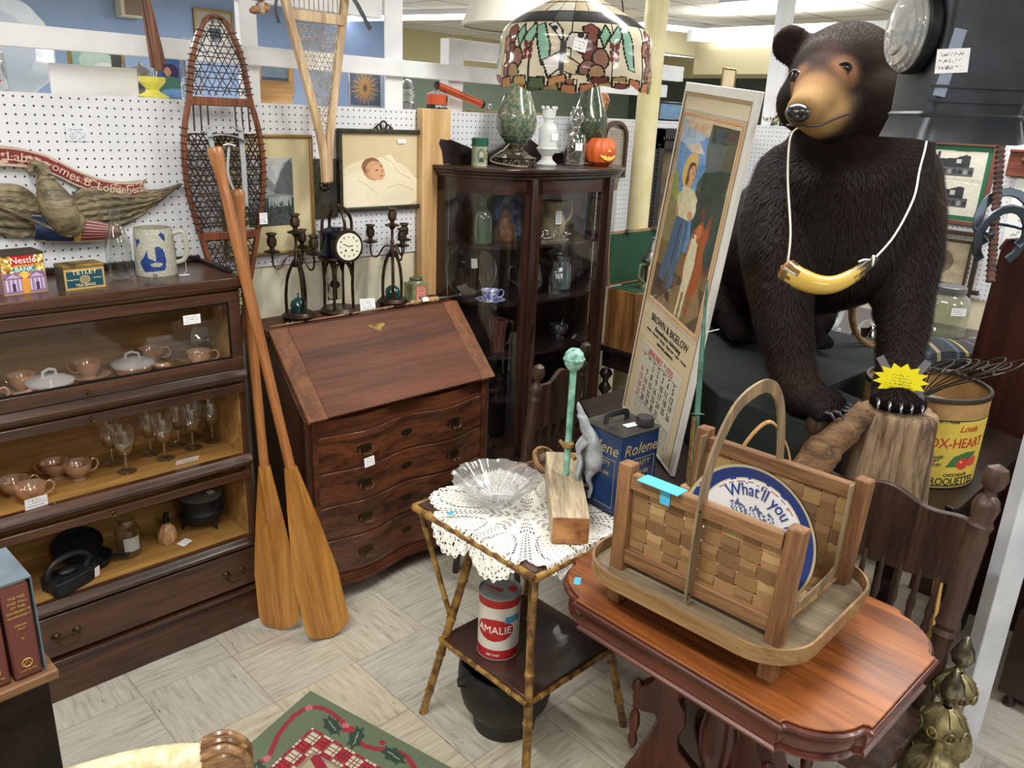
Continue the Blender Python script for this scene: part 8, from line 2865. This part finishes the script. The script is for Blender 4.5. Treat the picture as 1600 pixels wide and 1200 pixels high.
# ears (thin cups)
for ex,ey,ez,rz_ in ((2.375,1.285,2.060,.55),(2.56,1.01,2.09,.2)):
 g.m=Matrix.Translation(Vector((ex,ey,ez))-BO)@Euler((0,-.15,rz_)).to_matrix().to_4x4()
 g.lathe_pq((.0,0,0),(-.03,0,.0),[(.055,0),(.058,.5),(.052,1)],20)
 g.m=Matrix.Identity(4)
tmp=g.build('tmp_body',BLACKM,None)
md=tmp.modifiers.new('r','REMESH');md.mode='VOXEL';md.voxel_size=.0105
sm_=tmp.modifiers.new('s','SMOOTH');sm_.factor=.7;sm_.iterations=7
dg=bpy.context.evaluated_depsgraph_get()
me=bpy.data.meshes.new_from_object(tmp.evaluated_get(dg))
bpy.data.objects.remove(tmp)
nv=len(me.vertices)
co=np.zeros(nv*3);me.vertices.foreach_get('co',co);co=co.reshape(-1,3)
W_=co+np.array(BO)
no=np.zeros(nv*3);me.vertices.foreach_get('normal',no);no=no.reshape(-1,3)
# coat colours, a property of the fur itself
def sstep(a,b_,x):
 t=np.clip((x-a)/(b_-a),0,1);return t*t*(3-2*t)
base=np.array(srgb('1f1613'));brown=np.array(srgb('3f2b20'));tan=np.array(srgb('8c6f48'));dtan=np.array(srgb('6e4c33'));blk=np.array(srgb('171214'))
n3=np.array([noise.noise(Vector(p)*9) for p in W_])
C_=base[None]*(1+.25*n3[:,None])
# distance along the muzzle axis
m0=np.array([2.29,1.125,1.935]);m1=np.array([2.05,1.052,1.868]);ax=(m1-m0);Lm=np.linalg.norm(ax);ax/=Lm
t_=((W_-m0)@ax)/Lm
dperp=np.linalg.norm(W_-m0-np.outer(t_*Lm,ax),axis=1)
head=(W_[:,2]>1.76)&(W_[:,0]<2.42)
k_=sstep(.02,.50,t_+n3*.15-np.maximum(0,W_[:,2]-1.915)*5.0)*(1-sstep(.085,.13,dperp))*head
C_=C_*(1-k_[:,None])+tan[None]*k_[:,None]
k_=sstep(.15,.5,t_)*(1-sstep(.6,.95,t_))*sstep(.0,.6,(W_[:,2]-1.905)*14)*head*.55
C_=C_*(1-k_[:,None])+dtan[None]*k_[:,None]
for e in ((2.262,1.058,1.975),(2.214,1.172,1.955)):
 d_=np.linalg.norm(W_-np.array(e),axis=1);k_=(1-sstep(.028,.062,d_))*.85
 C_=C_*(1-k_[:,None])+np.array(srgb('6e4c33'))[None]*k_[:,None]
for e,r_ in (((2.235,1.10,2.05),.05),((2.12,.99,1.13),.07),((2.45,1.36,1.55),.09),((2.20,1.20,1.36),.07),((2.66,.90,1.62),.09)):
 d_=np.linalg.norm(W_-np.array(e),axis=1);k_=(1-sstep(r_*.4,r_*1.4,d_))*.6
 C_=C_*(1-k_[:,None])+brown[None]*k_[:,None]
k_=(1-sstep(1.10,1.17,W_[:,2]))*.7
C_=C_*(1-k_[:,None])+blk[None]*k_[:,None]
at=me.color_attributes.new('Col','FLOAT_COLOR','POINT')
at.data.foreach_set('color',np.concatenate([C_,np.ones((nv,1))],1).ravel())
me.polygons.foreach_set('use_smooth',[True]*len(me.polygons))
FUR=vcol('bear_fur',.9)
FUR.node_tree.nodes['Principled BSDF'].inputs['Specular IOR Level'].default_value=.1
me.materials.clear();me.materials.append(FUR)
body_=bpy.data.objects.new('body',me);COL.objects.link(body_);body_.parent=bear
# fur: one mesh of thin tapered strands
rs=np.random.RandomState(2)
me.calc_loop_triangles()
nt_=len(me.loop_triangles)
tri=np.zeros(nt_*3,int);me.loop_triangles.foreach_get('vertices',tri);tri=tri.reshape(-1,3)
A_,B_,C2=co[tri[:,0]],co[tri[:,1]],co[tri[:,2]]
area_=np.linalg.norm(np.cross(B_-A_,C2-A_),axis=1)/2
cam_v=np.array([0,0,1.829])-np.array(BO)
facing=((cam_v-A_)*no[tri[:,0]]).sum(1)>-.6
pr_=area_*np.where(facing,1.0,.35);pr_/=pr_.sum()
NS_=120000
pick=rs.choice(nt_,NS_,p=pr_)
r1,r2=rs.rand(NS_),rs.rand(NS_);s1=np.sqrt(r1)
w0,w1,w2=1-s1,s1*(1-r2),s1*r2
P0=A_[pick]*w0[:,None]+B_[pick]*w1[:,None]+C2[pick]*w2[:,None]
Nn=no[tri[pick,0]]
Cn=C_[tri[pick,0]]*(1+.35*(rs.rand(NS_,1)-.5))
Pw=P0+np.array(BO)
# lie direction: down, and backwards on the head
lie=np.tile(np.array([.10,.05,-1.0]),(NS_,1))
hm_=(Pw[:,2]>1.74)&(Pw[:,0]<2.58)
hw_=(sstep(1.66,1.86,Pw[:,2])*(1-sstep(2.50,2.70,Pw[:,0])))[:,None]
lie=lie*(1-hw_)+np.array([.93,.25,.1])*hw_
lg_=Pw[:,2]<1.15
lie[lg_]=np.array([-.45,-.6,-.5])
lie+=(rs.rand(NS_,3)-.5)*.5
lie-=Nn*(lie*Nn).sum(1)[:,None]
lie/=np.linalg.norm(lie,axis=1)[:,None]+1e-6
ln=.021-.0125*sstep(1.66,1.86,Pw[:,2])
ln[hm_]=np.minimum(ln[hm_],.012)
muz=(Pw[:,0]<2.24)&hm_;ln[muz]=.0045
ln[lg_]=.010
ln*=.7+.6*rs.rand(NS_)
lift=np.where(hm_,.34,.42)[:,None]
dirv=lie+Nn*lift;dirv/=np.linalg.norm(dirv,axis=1)[:,None]
side=np.cross(dirv,Nn);side/=np.linalg.norm(side,axis=1)[:,None]+1e-6
wd_=.0008
base_p=P0-Nn*.001
mid_p=base_p+dirv*(ln*.55)[:,None]
tip_p=base_p+dirv*ln[:,None]+lie*(ln*.12)[:,None]
V_=np.stack([base_p-side*wd_,base_p+side*wd_,mid_p+side*wd_*.8,mid_p-side*wd_*.8,tip_p],1).reshape(-1,3)
idx=np.arange(NS_)*5
F4=np.stack([idx,idx+1,idx+2,idx+3],1);F3=np.stack([idx+3,idx+2,idx+4],1)
fm=bpy.data.meshes.new('fur')
fm.vertices.add(len(V_));fm.vertices.foreach_set('co',V_.ravel())
nl=NS_*7
loops=np.concatenate([np.concatenate([F4,F3],1).ravel()])
fm.loops.add(nl);fm.loops.foreach_set('vertex_index',loops)
fm.polygons.add(NS_*2)
st_=np.stack([np.arange(NS_)*7,np.arange(NS_)*7+4],1).ravel();fm.polygons.foreach_set('loop_start',st_)
fm.update(calc_edges=True)
at=fm.color_attributes.new('Col','FLOAT_COLOR','POINT')
Cv=np.repeat(np.clip(Cn,0,1),5,axis=0);Cv[4::5]*=1.35
at.data.foreach_set('color',np.concatenate([np.clip(Cv,0,1),np.ones((len(Cv),1))],1).ravel())
FS=vcol('bear_fur_strands',.6)
FS.node_tree.nodes['Principled BSDF'].inputs['Specular IOR Level'].default_value=.18
fm.materials.append(FS)
fo=bpy.data.objects.new('fur',fm);COL.objects.link(fo);fo.parent=bear
fo['kind']='stuff'
NOSE=plain('wet_black_nose','1b1b20',.22,coat=.5,bump=.2,bscale=200)
def loc_(p):
 return Vector(p)-BO
g=G()
nc=Vector((2.022,1.048,1.862))
g.ell(loc_(nc),(.026,.033,.024),22,14);g.ell(loc_(nc+Vector((.018,.007,.010))),(.024,.030,.018),18,10);g.ell(loc_(nc+Vector((-.008,-.008,-.010))),(.017,.020,.013),14,8)
ns=g.build('nose',NOSE,bear,smooth=60)
g=G()
for s_ in (-1,1):
 q=nc+Vector((-.019,s_*.015-.006,.0));g.ell(loc_(q),(.007,.009,.008),12,8)
g.build('nostril',plain('nostril_black','050506',.6),ns)
g=G();g.tube([loc_(p) for p in spline([(2.052,1.088,1.832),(2.020,1.047,1.832),(2.055,1.008,1.833),(2.12,1.004,1.848),(2.19,1.005,1.862),(2.235,1.008,1.868)],5)],.0035,6)
g.build('mouth_line',plain('lip_black','2b1a16',.5),bear)
EYE=plain('glass_eye','120b08',.05,coat=1.0)
for e,e2 in (((2.262,1.058,1.985),0),((2.220,1.168,1.963),1)):
 g=G();g.ell(loc_(e),.0155,18,12);ey=g.build('eye',EYE,bear)
 g=G();g.tube([loc_(Vector(e))+(Vector((-.010,-.006 if e2==0 else .004,0))+Vector((.45,-.85,0))*.018*math.cos(a)*(1 if e2==0 else -.7)+Vector((0,0,1))*.0135*math.sin(a)) for a in [2*PI*k/16 for k in range(16)]],.0035,6,closed=True)
 g.build('eyelid',plain('eyelid_skin','2c1c15',.6),ey)
CLAW=plain('dark_horn_claw','26242a',.2,coat=.5,var='4a4a52',vscale=40)
for toes in (toesL,toesR):
 for q,d,n_ in toes:
  g=G();b0=q+d*.018+Vector((0,0,.008))
  g.tube([loc_(b0),loc_(b0+d*.018+Vector((0,0,.001))),loc_(b0+d*.030+Vector((0,0,-.010))),loc_(b0+d*.034+Vector((0,0,-.022)))],[.0055,.005,.0036,.001],8)
  g.build('claw',CLAW,bear)
  # powder horn on its cord
hn=thing('powder_horn','yellow powder horn with wooden plug hanging on a white cord round the bear neck','horn',(2.04,.90,1.44))
HO=Vector((2.04,.90,1.44))
hp_=spline([(2.001,1.000,1.466),(2.002,.965,1.452),(2.018,.920,1.441),(2.045,.885,1.446),(2.085,.857,1.470),(2.115,.838,1.497),(2.130,.828,1.515)],8)
n_=len(hp_);rad=[.031-.0215*(i/(n_-1))**1.3 for i in range(n_)]
cols=[]
g=G()
P=[p-HO for p in hp_]
seg=20;vs=[];fs=[];cs_l=[]
prev=None
for i in range(n_):
 d=(P[min(i+1,n_-1)]-P[max(i-1,0)]).normalized()
 a=d.cross(Vector((0,0,1))) if prev is None else prev-d*prev.dot(d)
 a.normalize();prev=a;b_=d.cross(a)
 for j in range(seg):
  t=2*PI*j/seg;vs.append(P[i]+(a*math.cos(t)+b_*math.sin(t))*rad[i])
for i in range(n_-1):
 for j in range(seg):
  fs.append((i*seg+j,i*seg+(j+1)%seg,(i+1)*seg+(j+1)%seg,(i+1)*seg+j))
  t=i/(n_-1)+.05*math.sin(j*1.7)
  cs_l.append(srgb('6b5226') if t<.12 else (srgb('cfae52') if t<.66 else (srgb('8d7238') if t<.72 else srgb('3a352c'))))
g.add(vs,fs,cs_l);g.build('horn',vcol('polished_horn',.25,coat=.4),hn,fixn=False)
g=G();d=(P[0]-P[1]).normalized();g.lathe_pq(P[0]-d*.004,P[0]+d*.012,[(.0305,0),(.031,.4),(.027,.8),(.008,1)],24);g.lathe_pq(P[0]+d*.010,P[0]+d*.022,[(.006,0),(.008,.5),(.004,1)],12)
g.build('wooden_plug',wood('horn_plug','7b4a28','a8703f',0,20,.35),hn)
g=G();CORD=plain('white_cord','e9e6da',.8)
g.tube([p-HO for p in spline([(2.004,1.004,1.472),(2.03,1.022,1.56),(2.10,1.09,1.70),(2.15,1.125,1.80),(2.26,1.16,1.83),(2.40,1.22,1.86)],6)],.0028,6)
g.tube([p-HO for p in spline([(2.122,.832,1.508),(2.19,.815,1.57),(2.30,.825,1.66),(2.40,.86,1.73),(2.48,.885,1.79),(2.60,.93,1.87)],6)],.0028,6)
g.tube([p-HO for p in spline([(2.122,.832,1.508),(2.095,.84,1.512),(2.08,.85,1.506)],4)],.0028,6)
g.tube([Vector((2.122,.832,1.506))-HO+Vector((.014*math.cos(a),.008*math.cos(a),.014*math.sin(a))) for a in [2*PI*k/12 for k in range(12)]],.003,6,closed=True)
g.tube([Vector((2.003,1.002,1.468))-HO+Vector((.004,.008*math.cos(a),.012*math.sin(a))) for a in [2*PI*k/12 for k in range(12)]],.0028,6,closed=True)
g.build('cord',CORD,hn)
# price star taped on the wrist
ps=thing('price_star','yellow starburst price sign taped on the bear wrist above the stump','sign',(2.190,.726,1.196),-1.13)
NS2=13
pts_=[]
for k in range(NS2*2):
 a=PI*k/NS2;r_=1.0 if k%2==0 else .72
 pts_.append((.070*r_*math.cos(a),.048*r_*math.sin(a)))
g=G();g.prism(pts_,.0008,'y',-.002);g.build('star',plain('bright_yellow_card','f7ea1e',.6),ps,smooth=0)
cvh=Canvas(60,34,'f7ea1e');handwriting(cvh,.08,.92,.1,.92,4,'2a3a34',6)
g=G();g.grid( lambda u,v:(-.036+.072*u,-.0025,-.020+.040*v),60,34,cvh.a);g.build('handwriting',vcol('paper_print',.8),ps,smooth=0,fixn=False)
g=G()
for (x_,z_,a_) in ((-.048,.038,.6),(.045,.040,-.5),(-.02,-.042,.35),(.052,-.035,.3)):
 c_,s_=math.cos(a_),math.sin(a_)
 g.add([(x_+u*c_-v*s_,-.001,z_+u*s_+v*c_) for u,v in ((-.010,-.024),(.010,-.024),(.010,.024),(-.010,.024))],[(0,1,2,3)])
g.build('grey_tape',plain('grey_duct_tape','77767c',.35),ps,smooth=0)
